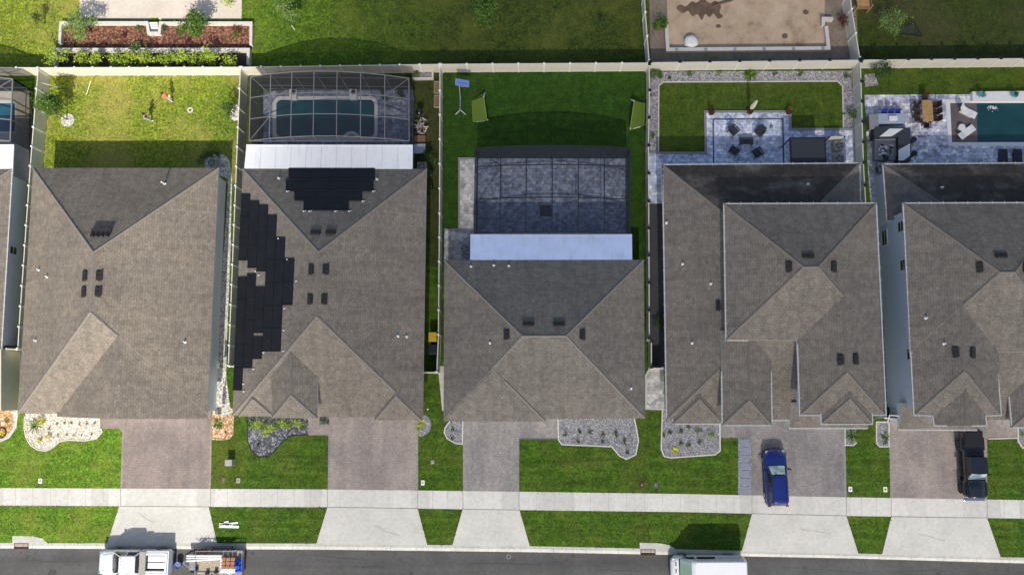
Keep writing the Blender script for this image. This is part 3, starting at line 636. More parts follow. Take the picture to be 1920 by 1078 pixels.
# ------------------------------------------------------------------ houses
def clip(poly, f):
    out = []
    for i in range(len(poly)):
        a, b = poly[i], poly[(i+1) % len(poly)]; fa, fb = f(a), f(b)
        if fa >= -1e-7: out.append(a)
        if (fa > 1e-7 and fb < -1e-7) or (fa < -1e-7 and fb > 1e-7):
            t = fa/(fa-fb); out.append((a[0]+(b[0]-a[0])*t, a[1]+(b[1]-a[1])*t))
    return out
class Roof:
    """one hipped or gabled block: px corners (eave height z) clockwise from north-west: NW NE SE SW; flags per edge N E S W: 1 = sloping side"""
    def __init__(s, px, z, pitch=.5, hips=(1, 1, 1, 1), off=0.0):
        p = [P(x, y, z) for x, y in px]; s.z = z-off; s.pitch = pitch
        p = [(v.x, v.y) for v in p]
        # square it up in the world
        if off:
            cx = sum(q[0] for q in p)/4; cy = sum(q[1] for q in p)/4
            p = [(q[0]-off*2*(1 if q[0] > cx else -1), q[1]) for q in p]
        s.p = [p[0], p[3], p[2], p[1]]           # counter-clockwise NW SW SE NE ; edges: W S E N
        s.h = [hips[3], hips[2], hips[1], hips[0]]
        s.lines = []
        for i in range(4):
            a, b = s.p[i], s.p[(i+1) % 4]; L = math.hypot(b[0]-a[0], b[1]-a[1]); s.lines.append((a, ((b[0]-a[0])/L, (b[1]-a[1])/L)))
    def d(s, i, q):
        a, t = s.lines[i]; return -(q[0]-a[0])*t[1]+(q[1]-a[1])*t[0]
    def inside(s, q, e=0): return all(s.d(i, q) >= e for i in range(4))
    def h_at(s, q): return s.z+s.pitch*min(s.d(i, q) for i in range(4) if s.h[i])
    def emit(s, mb, caps, mw):
        idx = [i for i in range(4) if s.h[i]]; k = math.sqrt(1+s.pitch**2)
        for i in idx:
            poly = list(s.p)
            for j in idx:
                if j != i: poly = clip(poly, lambda q, i=i, j=j: s.d(j, q)-s.d(i, q))
            if len(poly) < 3: continue
            a, t = s.lines[i]
            pts = [(q[0], q[1], s.z+s.pitch*s.d(i, q)) for q in poly]
            uv = [((q[0]-a[0])*t[0]+(q[1]-a[1])*t[1], s.d(i, q)*k) for q in poly]
            mb.face(pts, 0, uv)
            for m_ in range(len(poly)):
                A, B = poly[m_], poly[(m_+1) % len(poly)]
                for j in idx:
                    if j > i and abs(s.d(i, A)-s.d(j, A)) < 1e-4 and abs(s.d(i, B)-s.d(j, B)) < 1e-4 and math.hypot(A[0]-B[0], A[1]-B[1]) > .3: caps.append((s, A, B))
            # fascia along the eave
            A, B = s.p[i], s.p[(i+1) % 4]; e = .2
            mb.face([(A[0], A[1], s.z-e), (B[0], B[1], s.z-e), (B[0], B[1], s.z), (A[0], A[1], s.z)], 1)
        mb.face([(q[0], q[1], s.z-.2) for q in reversed(s.p)], 1)
        for i in range(4):
            if not s.h[i]:                        # gable end
                A, B = s.p[i], s.p[(i+1) % 4]; L = 40; top = []
                for n in range(L+1):
                    q = (A[0]+(B[0]-A[0])*n/L, A[1]+(B[1]-A[1])*n/L); top.append((q[0], q[1], s.h_at(q)))
                mw.append([(A[0], A[1], s.z-.2), (B[0], B[1], s.z-.2)]+top[::-1])
class House:
    def __init__(s, label, px, roofmat, wallmat, capmat='cap', name='house'):
        c = P(*px, 0); s.o = thing(name, label, 'house', (c.x, c.y, 0)); s.inv = Vector((-c.x, -c.y, 0)); s.parts = []
        s.rm, s.wm, s.cm = roofmat, wallmat, capmat
    def loc(s, o):
        o.parent = s.o; o.location = s.inv; return o
    def z(s, q): return max([r.h_at(q) for r in s.parts if r.inside(q, -.05)] or [3])
    def on(s, px, py):
        z = 4
        for _ in range(14): v = P(px, py, z); z = s.z((v.x, v.y))
        return P(px, py, z)
    def normal(s, v):
        e = .15; gx = (s.z((v.x+e, v.y))-s.z((v.x-e, v.y)))/(2*e); gy = (s.z((v.x, v.y+e))-s.z((v.x, v.y-e)))/(2*e)
        return Vector((-gx, -gy, 1)).normalized()
    def finish(s, walls):
        mb = MB(); caps = []; gab = []
        for r in s.parts: r.emit(mb, caps, gab)
        for g in gab: mb.face(g, 1)
        s.roof = s.loc(mb.build('roof', [s.rm, 'white' if s.wm != 'stucco_dark' else 'black']))
        s.roof.location = s.inv
        mc = MB()
        groups = {}
        for r, A, B in caps:
            run = 0
            A = Vector((*A, 0)); B = Vector((*B, 0)); d = (B-A).normalized(); n = Vector((-d.y, d.x, 0))*.11
            L = (B-A).length; k = max(1, round(L/.33))
            for q in range(k):
                a = A.lerp(B, q/k); b = A.lerp(B, (q+1.08)/k if q < k-1 else 1)
                za = r.h_at((a.x, a.y)); zb = r.h_at((b.x, b.y)); mid = ((a.x+b.x)/2, (a.y+b.y)/2)
                if any(o_ is not r and o_.inside(mid) and o_.h_at(mid) > r.h_at(mid)-.06 for o_ in s.parts): run += 1; continue
                mc = groups.setdefault((id(r), A.x, A.y, B.x, B.y, run), MB())
                lift = .05+.012*(q % 2)
                ca, cb_ = Vector((a.x, a.y, za+lift)), Vector((b.x, b.y, zb+lift+.01))
                side = []
                for sgn in (-1, 1):
                    pa = a+n*sgn; pb = b+n*sgn
                    ha = min(r.d(i, (pa.x, pa.y)) for i in range(4) if r.h[i])*r.pitch+r.z; hb = min(r.d(i, (pb.x, pb.y)) for i in range(4) if r.h[i])*r.pitch+r.z
                    side.append((Vector((pa.x, pa.y, ha+.018)), Vector((pb.x, pb.y, hb+.018))))
                mc.face([side[0][0], ca, cb_, side[0][1]]); mc.face([ca, side[1][0], side[1][1], cb_])
        for mc in groups.values():
            if mc.f: o = mc.build('ridge_cap', s.cm); o.parent = s.roof
        mw = MB()
        for px, z0, z1 in walls:
            if len(px[0]) == 3: p = [Vector(q) for q in px]
            else: p = [P(x, y, z1+.2) for x, y in px]
            # inset 0.45 m
            cx = sum(v.x for v in p)/len(p); cy = sum(v.y for v in p)/len(p)
            if area2(p) < 0: p.reverse()
            o = offsets(p, .45, True); p = [v+q for v, q in zip(p, o)]
            n = len(p)
            for i in range(n):
                a, b = p[i], p[(i+1) % n]
                mw.face([(a.x, a.y, z0), (b.x, b.y, z0), (b.x, b.y, z1), (a.x, a.y, z1)])
            mw.face([(v.x, v.y, z1) for v in p])
        s.wall = s.loc(mw.build('wall', s.wm))
        return s
    def gutter(s, lines, z):
        for px in lines:
            mb = MB(); pw = [P(x, y, z) for x, y in px]
            ribbon(mb, pw, .09, z-.14, z+.02)
            for a, b in zip(pw, pw[1:]):
                L = (b-a).length; d = (b-a)/L; n = Vector((-d.y, d.x, 0)); k = int(L/.95)
                for q in range(k):
                    c = a+d*(.4+q*.95); mb.bar(c-n*.11+Vector((0, 0, .03)), c+n*.11+Vector((0, 0, .03)), .05, .03)
            s.loc(mb.build('gutter', 'gutter'))
    def vents(s, pts, w=.42, l=.75):
        for px, py in pts:
            v = s.on(px, py); n = s.normal(v); ez = n; up = Vector((n.x, n.y, 0)).normalized()
            ex = up.cross(Vector((0, 0, 1))); ey = ez.cross(ex)
            Mx = Matrix((ex, ey, ez)).transposed()
            mb = MB()
            # long axis runs along the slope contour as in the photo
            a, b = l/2, w/2
            q = [(-a, -b, .0), (a, -b, 0), (a, b, 0), (-a, b, 0), (-a*.9, -b*.85, .16), (a*.9, -b*.85, .16), (a*.9, b*.85, .10), (-a*.9, b*.85, .10)]
            mb.mesh([Mx @ Vector(t) for t in q], [(3, 2, 1, 0), (4, 5, 6, 7), (0, 1, 5, 4), (1, 2, 6, 5), (2, 3, 7, 6), (3, 0, 4, 7)])
            mb.bar(Mx @ Vector((0, -b*.9, .17)), Mx @ Vector((0, b*.9, .12)), .04)
            mb.bar(Mx @ Vector((-a-.06, 0, .012)), Mx @ Vector((a+.06, 0, .012)), w+.14, .012)
            o = mb.build('roof_vent', 'vent'); o.parent = s.o; o.location = s.inv+v
    def pipes(s, pts, r=.055, h=.32):
        for px, py in pts:
            v = s.on(px, py); mb = MB(); mb.lathe([(r*2.4, 0), (r*2, .05), (r, .08), (r, h)], 10)
            o = mb.build('vent_pipe', 'white'); o.parent = s.o; o.location = s.inv+v-Vector((0, 0, .03))
    def window(s, px, py, zc, wy, hz, face=1, kind='window'):
        """window on an east (+1) or west (-1) facing wall; px,py = where its middle shows"""
        v = P(px, py, zc); o = MB()
        x = v.x
        best = None
        for poly in s.wall.data.polygons:
            n = poly.normal
            if n.x*face > .9:
                ys = [s.wall.data.vertices[i].co for i in poly.vertices]
                if min(q.y for q in ys) < v.y < max(q.y for q in ys) and min(q.z for q in ys) < zc < max(q.z for q in ys):
                    xx = sum(q.x for q in ys)/len(ys)
                    if best is None or abs(xx-x) < abs(best-x): best = xx
        if best is None: return
        X = best+face*.02; f = face
        fr = MB(); ribbon_pts = [(-wy/2, -hz/2), (wy/2, -hz/2), (wy/2, hz/2), (-wy/2, hz/2)]
        for (a, b), (c, d) in zip(ribbon_pts, ribbon_pts[1:]+ribbon_pts[:1]): fr.bar((0, a, b), (0, c, d), .09, .09)
        fr.bar((0, -wy/2, 0), (0, wy/2, 0), .05)
        w_ = fr.build('window', 'white'); w_.parent = s.o; w_.location = s.inv+Vector((X, v.y, zc))
        g = MB(); g.box(-.015, .015, -wy/2+.04, wy/2-.04, -hz/2+.04, hz/2-.04); g = g.build('pane', 'glass'); g.parent = w_

# far left house
h0 = House('grey roofed house cut off by the left edge of the picture', (-60, 500), 'roof2', 'stucco_white')
h0.parts = [Roof([(-330, 317), (23, 316), (3, 655), (-330, 655)], 3.0)]
h0.finish([([(-330, 317), (23, 316), (3, 655), (-330, 655)], 0, 2.82)])
h0.gutter([[(-200, 317), (23.5, 316), (3, 655)]], 3.0)
h0.window(12, 470, 1.6, .7, 1.0); h0.window(10, 572, 1.6, .8, 1.1)
# its front part with lower wing
h0b = MB()
p = [P(-120, 650, 2.5), P(2, 655, 2.5), P(2, 770, 2.5), P(-120, 770, 2.5)]
for i in range(4):
    a, b = p[i], p[(i+1) % 4]; h0b.face([(b.x, b.y, 0), (a.x, a.y, 0), (a.x, a.y, 2.5), (b.x, b.y, 2.5)])
h0b.face([(v.x, v.y, 2.5) for v in reversed(p)])
h0.loc(h0b.build('front_wall', 'stucco_cream'))
mb = MB(); q = p[1]; q2 = p[2]
fr = MB(); yy = P(5, 693, 1.5).y; fr.box(q.x+.01, q.x+.05, yy-.4, yy+.4, 1.0, 2.1); h0.loc(fr.build('window', 'glass'))

# house one
h1 = House('light taupe shingled house, the first complete house from the left', (220, 540), 'roof1', 'stucco_white')
h1.parts = [Roof([(62, 315), (410, 315), (389, 775.5), (33, 775)], 3.0, .54), Roof([(123, 600), (398, 600), (388.5, 785), (105, 781)], 3.0, .54, (0, 1, 0, 1), .02)]
h1.finish([([(62, 315), (410, 315), (389, 772), (33, 772)], 0, 2.82), ([(123, 600), (398, 600), (388.5, 782), (105, 778)], 0, 2.8)])
h1.vents([(161, 517), (185, 517), (159, 547), (183, 547)]); h1.vents([(175, 439), (184, 439), (193, 439), (203, 439)], .8, .3)
h1.pipes([(73, 506), (89, 519), (67, 638), (347, 641)]); h1.pipes([(309, 345)], .06, .7)
h1.window(404, 450, 1.9, 1.1, .5)
# house two
h2 = House('brown grey house with black solar mats on its roof, second complete house from the left', (620, 550), 'roof2', 'stucco_white')
h2.parts = [Roof([(455, 316), (800, 317), (792.5, 783), (436, 779)], 3.0, .54),
            Roof([(508, 620), (596.5, 620), (595, 784), (510, 783.5)], 4.75, .54, (0, 1, 1, 1)),
            Roof([(447, 700), (513, 700), (512, 780.5), (447.5, 780.5)], 3.12, .54, (0, 1, 1, 1)),
            Roof([(700, 690), (792.6, 690), (791, 788.5), (703, 787.5)], 3.05, .54, (0, 1, 1, 1))]
h2.finish([([(455, 316), (800, 317), (793, 779), (436, 775)], 0, 2.82), ([(700, 700), (792.6, 700), (791, 785), (703, 784)], 0, 2.8), ([(508, 640), (596.5, 640), (595, 782), (510, 782)], 0, 4.6)])
h2.vents([(585, 505), (610, 505), (583, 561), (607, 561)]); h2.vents([(592, 437), (620, 437)])
h2.pipes([(746, 630), (762, 631), (523, 335), (707, 337)])
def fitting(x, y):
    v = h2.on(*sp(x, y)); mb = MB(); mb.ball((0, 0, .07), .07, 8); mb.bar((0, 0, .05), (.22, .03, .05), .04); o = mb.build('pipe_fitting', 'white'); o.parent = h2.o; o.location = h2.inv+v
# solar thermal mats, column by column
Zs = 2.156
def sp(x, y): return (420+x/Zs, 300+y/Zs)
def solar(quad):
    pts = [h2.on(*q) for q in quad]; n = h2.normal(sum(pts, Vector())/4)
    mb = MB(); up = [p+n*.06 for p in pts]; lo = [p+n*.005 for p in pts]
    mb.face(up[::-1]); 
    for i in range(4): j = (i+1) % 4; mb.face([lo[i], lo[j], up[j], up[i]])
    k = 5
    for q in range(1, k):                        # risers of the mat
        a = up[0].lerp(up[3], q/k); b = up[1].lerp(up[2], q/k); mb.bar(a+n*.008, b+n*.008, .012)
    for a, b in ((up[0], up[1]), (up[3], up[2])): mb.bar(a+n*.015, b+n*.015, .05)
    o = mb.build('solar_mat', 'solar'); o.parent = h2.o; o.location = h2.inv
def slant(y): return -(y-140)*.043
cols = [(72, 109, [(140, 408), (475, 932)]), (109, 146, [(168, 438), (462, 842)]), (146, 183, [(184, 452), (515, 700), (716, 805)]), (183, 220, [(225, 775)]), (220, 258, [(315, 775)]), (258, 298, [(400, 588)])]
for x0, x1, spans in cols:
    for a, b in spans:
        n = max(1, round((b-a)/92))
        for k in range(n):
            y0 = a+(b-a)*k/n; y1 = a+(b-a)*(k+1)/n-2.0
            solar([sp(x0+slant(y0), y0), sp(x1+slant(y0)-1.4, y0), sp(x1+slant(y1)-1.4, y1), sp(x0+slant(y1), y1)])
for x0, x1, y0, y1, n in ((262, 612, 37, 82, 4), (250, 606, 83, 127, 4), (285, 560, 128, 166, 3), (322, 505, 167, 205, 2)):
    for k in range(n):
        a = x0+(x1-x0)*k/n; b = x0+(x1-x0)*(k+1)/n-1.5; solar([sp(a, y0), sp(b, y0), sp(b, y1), sp(a, y1)])
for x, y in ((220, 318), (256, 402), (292, 490), (244, 600), (241, 688), (160, 778), (119, 845), (78, 905), (128, 450), (140, 466), (255, 128), (322, 208), (505, 208), (560, 168), (602, 128), (80, 935), (240, 772), (345, 208), (450, 208)): fitting(x, y)
mb = MB(); v = P(596, 776, 0)
mb.box(-.06, .06, -.3, .3, 0, 3.0); o = mb.build('porch_post', 'white'); o.parent = h2.o; o.location = h2.inv+Vector((v.x, v.y, 0))
# house three
h3 = House('grey hip roofed house behind the dark patio cage, third complete house from the left', (1020, 640), 'roof3', 'stucco_white')
h3.parts = [Roof([(833, 488), (1207, 487), (1209.5, 784), (831.5, 787)], 3.0, .5),
            Roof([(850, 600), (1005, 600), (1024, 788.5), (832, 788)], 3.0, .5, (0, 1, 1, 1), .02)]
h3.parts[1] = Roof([(833, 600), (1024, 600), (1024, 790), (832, 789.5)], 3.0, .5, (0, 1, 1, 1), .02)
h3.finish([([(833, 488), (1207, 487), (1209.5, 784), (831.5, 787)], 0, 2.82)])
h3.vents([(951, 627), (1091, 627)]); h3.vents([(991, 608), (1048, 608)], .36, .85)
h3.pipes([(883, 500), (926, 498), (954, 499), (919, 643), (1183, 728)])
# house four, two storeys
PT = .42
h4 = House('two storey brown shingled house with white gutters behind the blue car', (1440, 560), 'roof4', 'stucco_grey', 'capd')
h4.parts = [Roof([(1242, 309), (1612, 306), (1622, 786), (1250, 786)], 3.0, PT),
            Roof([(1357, 382), (1643, 381), (1652, 638), (1361, 638)], 6.0, PT),
            Roof([(1488, 540), (1649, 540), (1661, 778), (1499.5, 778)], 6.0, PT, (0, 1, 1, 1), .02),
            Roof([(1538, 700), (1633, 700), (1636, 794.5), (1539.5, 794.5)], 5.96, PT, (0, 1, 1, 1)),
            Roof([(1352, 620), (1446, 620), (1447.5, 797), (1354, 797)], 5.0, PT, (0, 1, 1, 1)),
            Roof([(1262, 690), (1354, 690), (1354.5, 794), (1262.5, 794)], 3.05, PT, (0, 1, 1, 1))]
h4.finish([([(1242, 309), (1612, 306), (1620, 782), (1250, 782)], 0, 2.82), ([(1357, 382), (1643, 381), (1652, 638), (1361, 638)], 2.8, 5.82), ([(1490, 560), (1649, 560), (1661, 778), (1500, 778)], 0, 5.8), ([(1538, 720), (1633, 720), (1635, 792), (1540, 792)], 2.6, 5.78), ([(1352, 640), (1446, 640), (1447, 795), (1354, 795)], 0, 4.8)])
def skirt(h, px, z0, rise, mat):                 # shallow porch or garage roof in front of the upper wall
    a, b = [P(x, y, z0) for x, y in px[:2]]; c, d = [P(x, y, z0+rise) for x, y in px[2:]]
    mb = MB(); L = (b-a).length; H_ = (d-a).length
    mb.face([a, b, c, d], 0, [(0, 0), (L, 0), ((c-a).x, H_), ((d-a).x, H_)])
    lo = [Vector((v.x, v.y, z0-.2)) for v in (a, b, c, d)]
    mb.face([lo[0], lo[1], b, a], 1); mb.face([lo[1], lo[2], c, b], 1); mb.face([lo[3], lo[0], a, d], 1); mb.face(lo[::-1], 1)
    h.loc(mb.build('porch_roof', [mat, 'white']))
    mw = MB(); q = [Vector((v.x, v.y, 0)) for v in (a, b, c, d)]; i_ = .5
    q = [q[0]+Vector((i_, i_, 0)), q[1]+Vector((-i_, i_, 0)), q[2]+Vector((-i_, 0, 0)), q[3]+Vector((i_, 0, 0))]
    for i in range(4): e, f = q[i], q[(i+1) % 4]; mw.face([(e.x, e.y, 0), (f.x, f.y, 0), (f.x, f.y, z0-.2), (e.x, e.y, z0-.2)])
    h.loc(mw.build('porch_wall', h.wm))
skirt(h4, [(1480, 802.5), (1628, 802.5), (1628, 752), (1485, 754)], 2.9, .95, 'roof4')
h4.gutter([[(1242, 380), (1242, 309), (1612, 306), (1613.5, 378)], [(1242, 309), (1249.6, 783), (1260, 784)], [(1262, 781), (1262.5, 794.5), (1352, 794.5)], [(1449, 788), (1483, 788)]], 3.0)
h4.gutter([[(1403, 638.5), (1361, 638), (1357, 382), (1643, 381), (1661.5, 778.5), (1637, 778.5)], [(1495, 645), (1499.3, 778.5), (1538, 778.5)], [(1538.5, 748), (1539.5, 795), (1636, 795), (1634.6, 748)]], 6.0)
h4.gutter([[(1353, 697), (1354, 797.5), (1447.6, 797.5), (1446, 697)]], 5.0); h4.gutter([[(1485, 754), (1480, 803), (1627, 803)]], 2.9)
h4.vents([(1480, 500), (1562, 500), (1577, 674), (1603, 673), (1349, 573)]); h4.vents([(1515, 481)], .36, .85)
h4.pipes([(1280, 495), (1333, 532), (1298, 643), (1515, 346), (1638, 608), (1250, 418)])
# house five, two storeys
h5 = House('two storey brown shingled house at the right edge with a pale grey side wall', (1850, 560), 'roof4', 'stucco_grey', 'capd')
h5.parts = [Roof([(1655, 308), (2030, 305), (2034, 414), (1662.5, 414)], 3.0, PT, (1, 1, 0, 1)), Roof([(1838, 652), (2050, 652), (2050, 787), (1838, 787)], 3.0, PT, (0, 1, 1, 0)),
            Roof([(1693, 381), (2010, 380), (2016, 660), (1706, 660)], 6.0, PT),
            Roof([(1699.5, 540), (1871, 540), (1877, 778), (1713.5, 778)], 6.0, PT, (0, 1, 1, 1), .02),
            Roof([(1750, 640), (1848, 640), (1850, 797), (1752, 797)], 5.96, PT, (0, 1, 0, 1)),
            Roof([(1888, 620), (1990, 620), (1998, 801), (1896.5, 801)], 3.85, PT, (0, 1, 1, 1))]
h5.finish([([(1655, 308), (2030, 305), (2034, 422), (1662.5, 422)], 0, 2.82), ([(1868, 600), (2048, 600), (2048, 783), (1868, 783)], 0, 2.82), ([(1693, 381), (2010, 380), (2016, 660), (1706, 660)], 2.8, 5.82), ([(1693, 381), (1871, 381), (1876, 776), (1713.5, 776)], 0, 5.8), ([(1750, 660), (1848, 660), (1850, 795), (1752, 795)], 2.6, 5.78), ([(1888, 640), (1990, 640), (1998, 799), (1896.5, 799)], 0, 3.7)])
skirt(h5, [(1685, 805), (1833, 806), (1833, 757), (1693, 755)], 2.9, .95, 'roof4')
h5.gutter([[(1663, 412), (1655, 308), (2030, 305)], [(1880, 790), (1896, 790)]], 3.0)
h5.gutter([[(1985, 380), (1693, 381), (1713.5, 778.5), (1749, 779)], [(1866.5, 648), (1877.5, 778.5), (1848, 779)], [(1748.5, 778.5), (1751.5, 797.5), (1775, 797.8)], [(1848, 779.5), (1850, 797.5), (1822, 797.8)]], 6.0)
h5.gutter([[(1892, 743), (1897, 801), (1990, 803)]], 3.85); h5.gutter([[(1693, 757), (1685, 805.5), (1832, 806.5)]], 2.9)
h5.vents([(1838, 501), (1793, 660), (1822, 661), (1921, 501)]); h5.vents([(1877, 480)], .36, .85)
h5.pipes([(1766, 352), (1736, 596), (1770, 644)])
h5.window(1689, 425, 4.6, .9, 1.1, -1); h5.window(1690, 497, 4.6, .9, 1.1, -1); h5.window(1702, 615, 4.8, .7, .5, -1); h5.window(1700, 664, 4.8, .9, 1.0, -1); h5.window(1661, 446, 1.3, 1.3, 1.1, -1)
mb = MB(); v = P(1690, 772, 3)
mb.tube([P(1664, 792, 2.6), P(1668, 778, 2.8), P(1684, 779, 3.0), P(1692, 783, 3.1)], .05); o = mb.build('downspout', 'white'); h5.loc(o)
# white pan roofs over the lanais
def pan(h, px, z, n, mat='pan'):
    p = [P(x, y, z) for x, y in px]; mb = MB()
    mb.face([p[3], p[2], p[1], p[0]]); lo = [v-Vector((0, 0, .12)) for v in p]
    for i in range(4): j = (i+1) % 4; mb.face([lo[j], lo[i], p[i], p[j]][::-1])
    mb.face(lo)
    for k in range(1, n):
        a = p[0].lerp(p[1], k/n)+Vector((0, 0, .008)); b = p[3].lerp(p[2], k/n)+Vector((0, 0, .008)); mb.bar(a, b, .035, .012, 1)
    ribbon(mb, [p[0], p[1]], .1, z-.1, z+.04)
    h.loc(mb.build('patio_roof', [mat, 'seam']))
pan(h2, [(462, 272.5), (774, 273), (773.5, 317), (458, 316)], 3.06, 11); pan(h3, [(882, 440.5), (1185, 440.5), (1185.5, 486.8), (881.5, 487.3)], 3.06, 9, 'pan_skytint'); pan(h0, [(-150, 272.5), (26, 272.5), (24, 316.5), (-150, 316)], 3.06, 4)
# fixtures on walls
for h, x, y, zc in ((h1, 412, 683, 1.3), (h1, 409, 770, 1.2)):
    v = P(x, y, zc); mb = MB(); mb.box(-.12, .14, -.3, .3, -.4, .4); mb.bar((.1, .1, .4), (.1, .1, 1.2), .06)
    mb.bar((.17, -.1, -.2), (.17, .2, .2), .05)
    o = mb.build('meter_box', 'metal', bevel=.02); o.parent = h.o; o.location = h.inv+v
# ------------------------------------------------------------------ fences
FH = 1.83
pm = {}
def fence(label, px, step, cap='vinyl_post', zt=FH, gate=False, name='vinyl_fence', black=False):
    pts = [P(x, y, zt) for x, y in px]
    for v in pts: v.z = 0
    o = thing(name, label, 'fence' if not gate else 'gate', pts[0])
    base = pts[0]
    def post(v):
        m = MB(); m.box(-.065, .065, -.065, .065, 0, zt+.05); m.box(-.085, .085, -.085, .085, zt+.05, zt+.075); m.mesh([(-.08, -.08, zt+.075), (.08, -.08, zt+.075), (.08, .08, zt+.075), (-.08, .08, zt+.075), (0, 0, zt+.13)], [(0, 1, 4), (1, 2, 4), (2, 3, 4), (3, 0, 4)])
        key = ('post', zt)
        if key not in pm: q = m.build('post', 'vinyl_post'); pm[key] = q.data
        else: q = bpy.data.objects.new('post', pm[key]); COL.objects.link(q)
        q.parent = o; q.location = v-base
        if black:
            key = ('cap', zt)
            if key not in pm:
                m = MB(); m.box(-.10, .10, -.10, .10, zt+.1, zt+.17); m.box(-.13, .13, -.13, .13, zt+.17, zt+.19); c = m.build('post_cap', 'black'); pm[key] = c.data
            else: c = bpy.data.objects.new('post_cap', pm[key]); COL.objects.link(c)
            c.parent = q
    for i, (a, b) in enumerate(zip(pts, pts[1:])):
        L = (b-a).length; n = max(1, round(L/step)); d = (b-a)/L; w = L/n-.13; ang = math.atan2(d.y, d.x)
        m = MB(); m.box(0, w, -.022, .022, .06, zt-.1); m.box(0, w, -.04, .04, zt-.12, zt-.02); m.box(0, w, -.04, .04, .03, .14)
        for k in range(1, int(w/.15)): m.box(k*.15-.004, k*.15+.004, -.026, .026, .14, zt-.12)
        pn = m.build('panel', 'vinyl'); me = pn.data
        for k in range(n):
            if k: pn = bpy.data.objects.new('panel', me); COL.objects.link(pn)
            pn.parent = o; pn.location = a+d*(L*k/n+.065)-base; pn.rotation_euler = (0, 0, ang)
            post(a+d*(L*k/n))
    post(pts[-1]); return o
fence('cream rear fence section behind the two people on the sunny lawn', [(-50, 127), (71, 127.5), (450, 126.5)], 1.72)
fence('cream rear fence section behind the covered rounded pool', [(453, 126.5), (824, 121)], 1.72)
fence('cream rear fence section behind the lawn with the two green goals', [(827, 121), (1215, 118.5)], 2.35)
fence('cream vinyl fence with black caps between the sand yard and the gravel bordered lawn', [(1219, 118), (1611, 113.3)], 2.4, black=True)
fence('cream vinyl fence with black caps behind the right hand pool', [(1615, 113.2), (2050, 109)], 1.88, black=True)
fence('cream vinyl side fence beside the tree and the two people, seen face on', [(71, 131), (56.5, 311), (35.5, 612), (33, 653)], 1.72)
fence('cream vinyl side fence between the light taupe house and the covered pool', [(450.5, 130), (443, 312), (428, 685)], 1.72)
fence('white vinyl side fence left of the lawn with the two green goals', [(824.8, 125), (824, 400), (822, 627), (819, 697)], 2.3)
fence('white side fence with black caps right of the lawn with green goals', [(1217.2, 122), (1218, 171), (1216, 274), (1216.5, 378), (1217.5, 634), (1221.5, 640), (1221.5, 688)], 2.35, black=True)
fence('white side fence with black caps between blue grey patio and right hand pool deck', [(1613.4, 117), (1619, 306), (1624, 392)], 1.85, black=True)
fence('vinyl fence on the left of the sand yard', [(1207, -40), (1210, 23), (1217, 113)], 2.05)
fence('vinyl fence on the right of the sand yard, running up beside the wooden playset', [(1590, -40), (1597, 17), (1612, 108)], 1.85)
fence('short white gate between the left edge house and the light taupe house', [(12, 654), (32, 655)], 1.0, gate=True, name='garden_gate')
fence('short white gate beside the solar panel roof, left of the mats', [(431, 686.5), (440, 686.5)], .6, gate=True, name='garden_gate')
fence('short white gate just below the black bin in the narrow side passage', [(793, 698), (817, 698)], 1.1, gate=True, name='garden_gate')
fence('short white gate above the pale paved side path', [(1223, 690), (1243, 690)], .9, gate=True, name='garden_gate')
fence('small white gate between the two storey houses', [(1660, 783), (1684, 786)], 1.0, gate=True, name='garden_gate')
# ------------------------------------------------------------------ screen cages
def cage(label, px, n, rows, h0, rise, frame, screen, door=False, bw=.09, drop=.0, ysouth=3.0, dia=True):
    """px: base corners NW NE SE SW at ground; arched roof; open side to the south where it meets the house"""
    nw, ne, se, sw = [P(x, y, 0) for x, y in px]; c = (nw+ne+se+sw)/4
    o = thing('pool_screen_enclosure' if 'pool' in label else 'patio_screen_enclosure', label, 'screen enclosure', c)
    def node(u, v, z=None):
        b = nw.lerp(ne, u).lerp(sw.lerp(se, u), v)-c
        if z is None: z = h0+rise*(1-(2*u-1)**2)*1.0
        b.z = z; return b
    f = MB(); s = MB(); us = [i/n for i in range(n+1)]; vs = [0]+rows+[1]
    for i, u in enumerate(us):
        f.bar(node(u, 0, 0), node(u, 0), bw)
        for v0, v1 in zip(vs, vs[1:]): f.bar(node(u, v0), node(u, v1), bw)
        f.bar(node(u, 1, h0), node(u, 1), bw*.8)
    for v in vs:
        for u0, u1 in zip(us, us[1:]): f.bar(node(u0, v), node(u1, v), bw if v in (0, 1) else bw*.9)
        if v < 1:
            for u in (0, 1): f.bar(node(u, v, 0), node(u, v, h0), bw)
    for z in (.9, h0*.99):
        for u0, u1 in zip(us, us[1:]): f.bar(node(u0, 0, z), node(u1, 0, z), bw*.7)
        for u in (0, 1): f.bar(node(u, 0, z), node(u, 1, z), bw*.7)
    f.bar(node(0, 1, h0), node(1, 1, h0), bw)
    for u in (0, 1): f.bar(node(u, 0, 0.04), node(u, 1, 0.04), bw*.8)
    f.bar(node(0, 0, .04), node(1, 0, .04), bw*.8)
    if dia:
        f.bar(node(0, 0), node(us[1], vs[1]), bw*.7); f.bar(node(1, 0), node(us[-2], vs[1]), bw*.7)
        f.bar(node(0, 1), node(us[1], vs[-2]), bw*.6)
    f.build('frame', frame, o)
    for u0, u1 in zip(us, us[1:]):
        for v0, v1 in zip(vs, vs[1:]): s.face([node(u0, v1), node(u1, v1), node(u1, v0), node(u0, v0)])
        q = MB(); q.face([node(u1, 0, 0), node(u0, 0, 0), node(u0, 0), node(u1, 0)]); q.build('wall_screen', 'wall_w' if screen == 'screen_w' else 'wall_d', o); s.face([node(u0, 1, h0), node(u1, 1, h0), node(u1, 1), node(u0, 1)])
    for u in (0, 1): q = MB(); q.face([node(u, 0, 0), node(u, 1, 0), node(u, 1, h0), node(u, 0, h0)]); q.build('wall_screen', 'wall_w' if screen == 'screen_w' else 'wall_d', o)
    s.build('screen', screen, o); return o
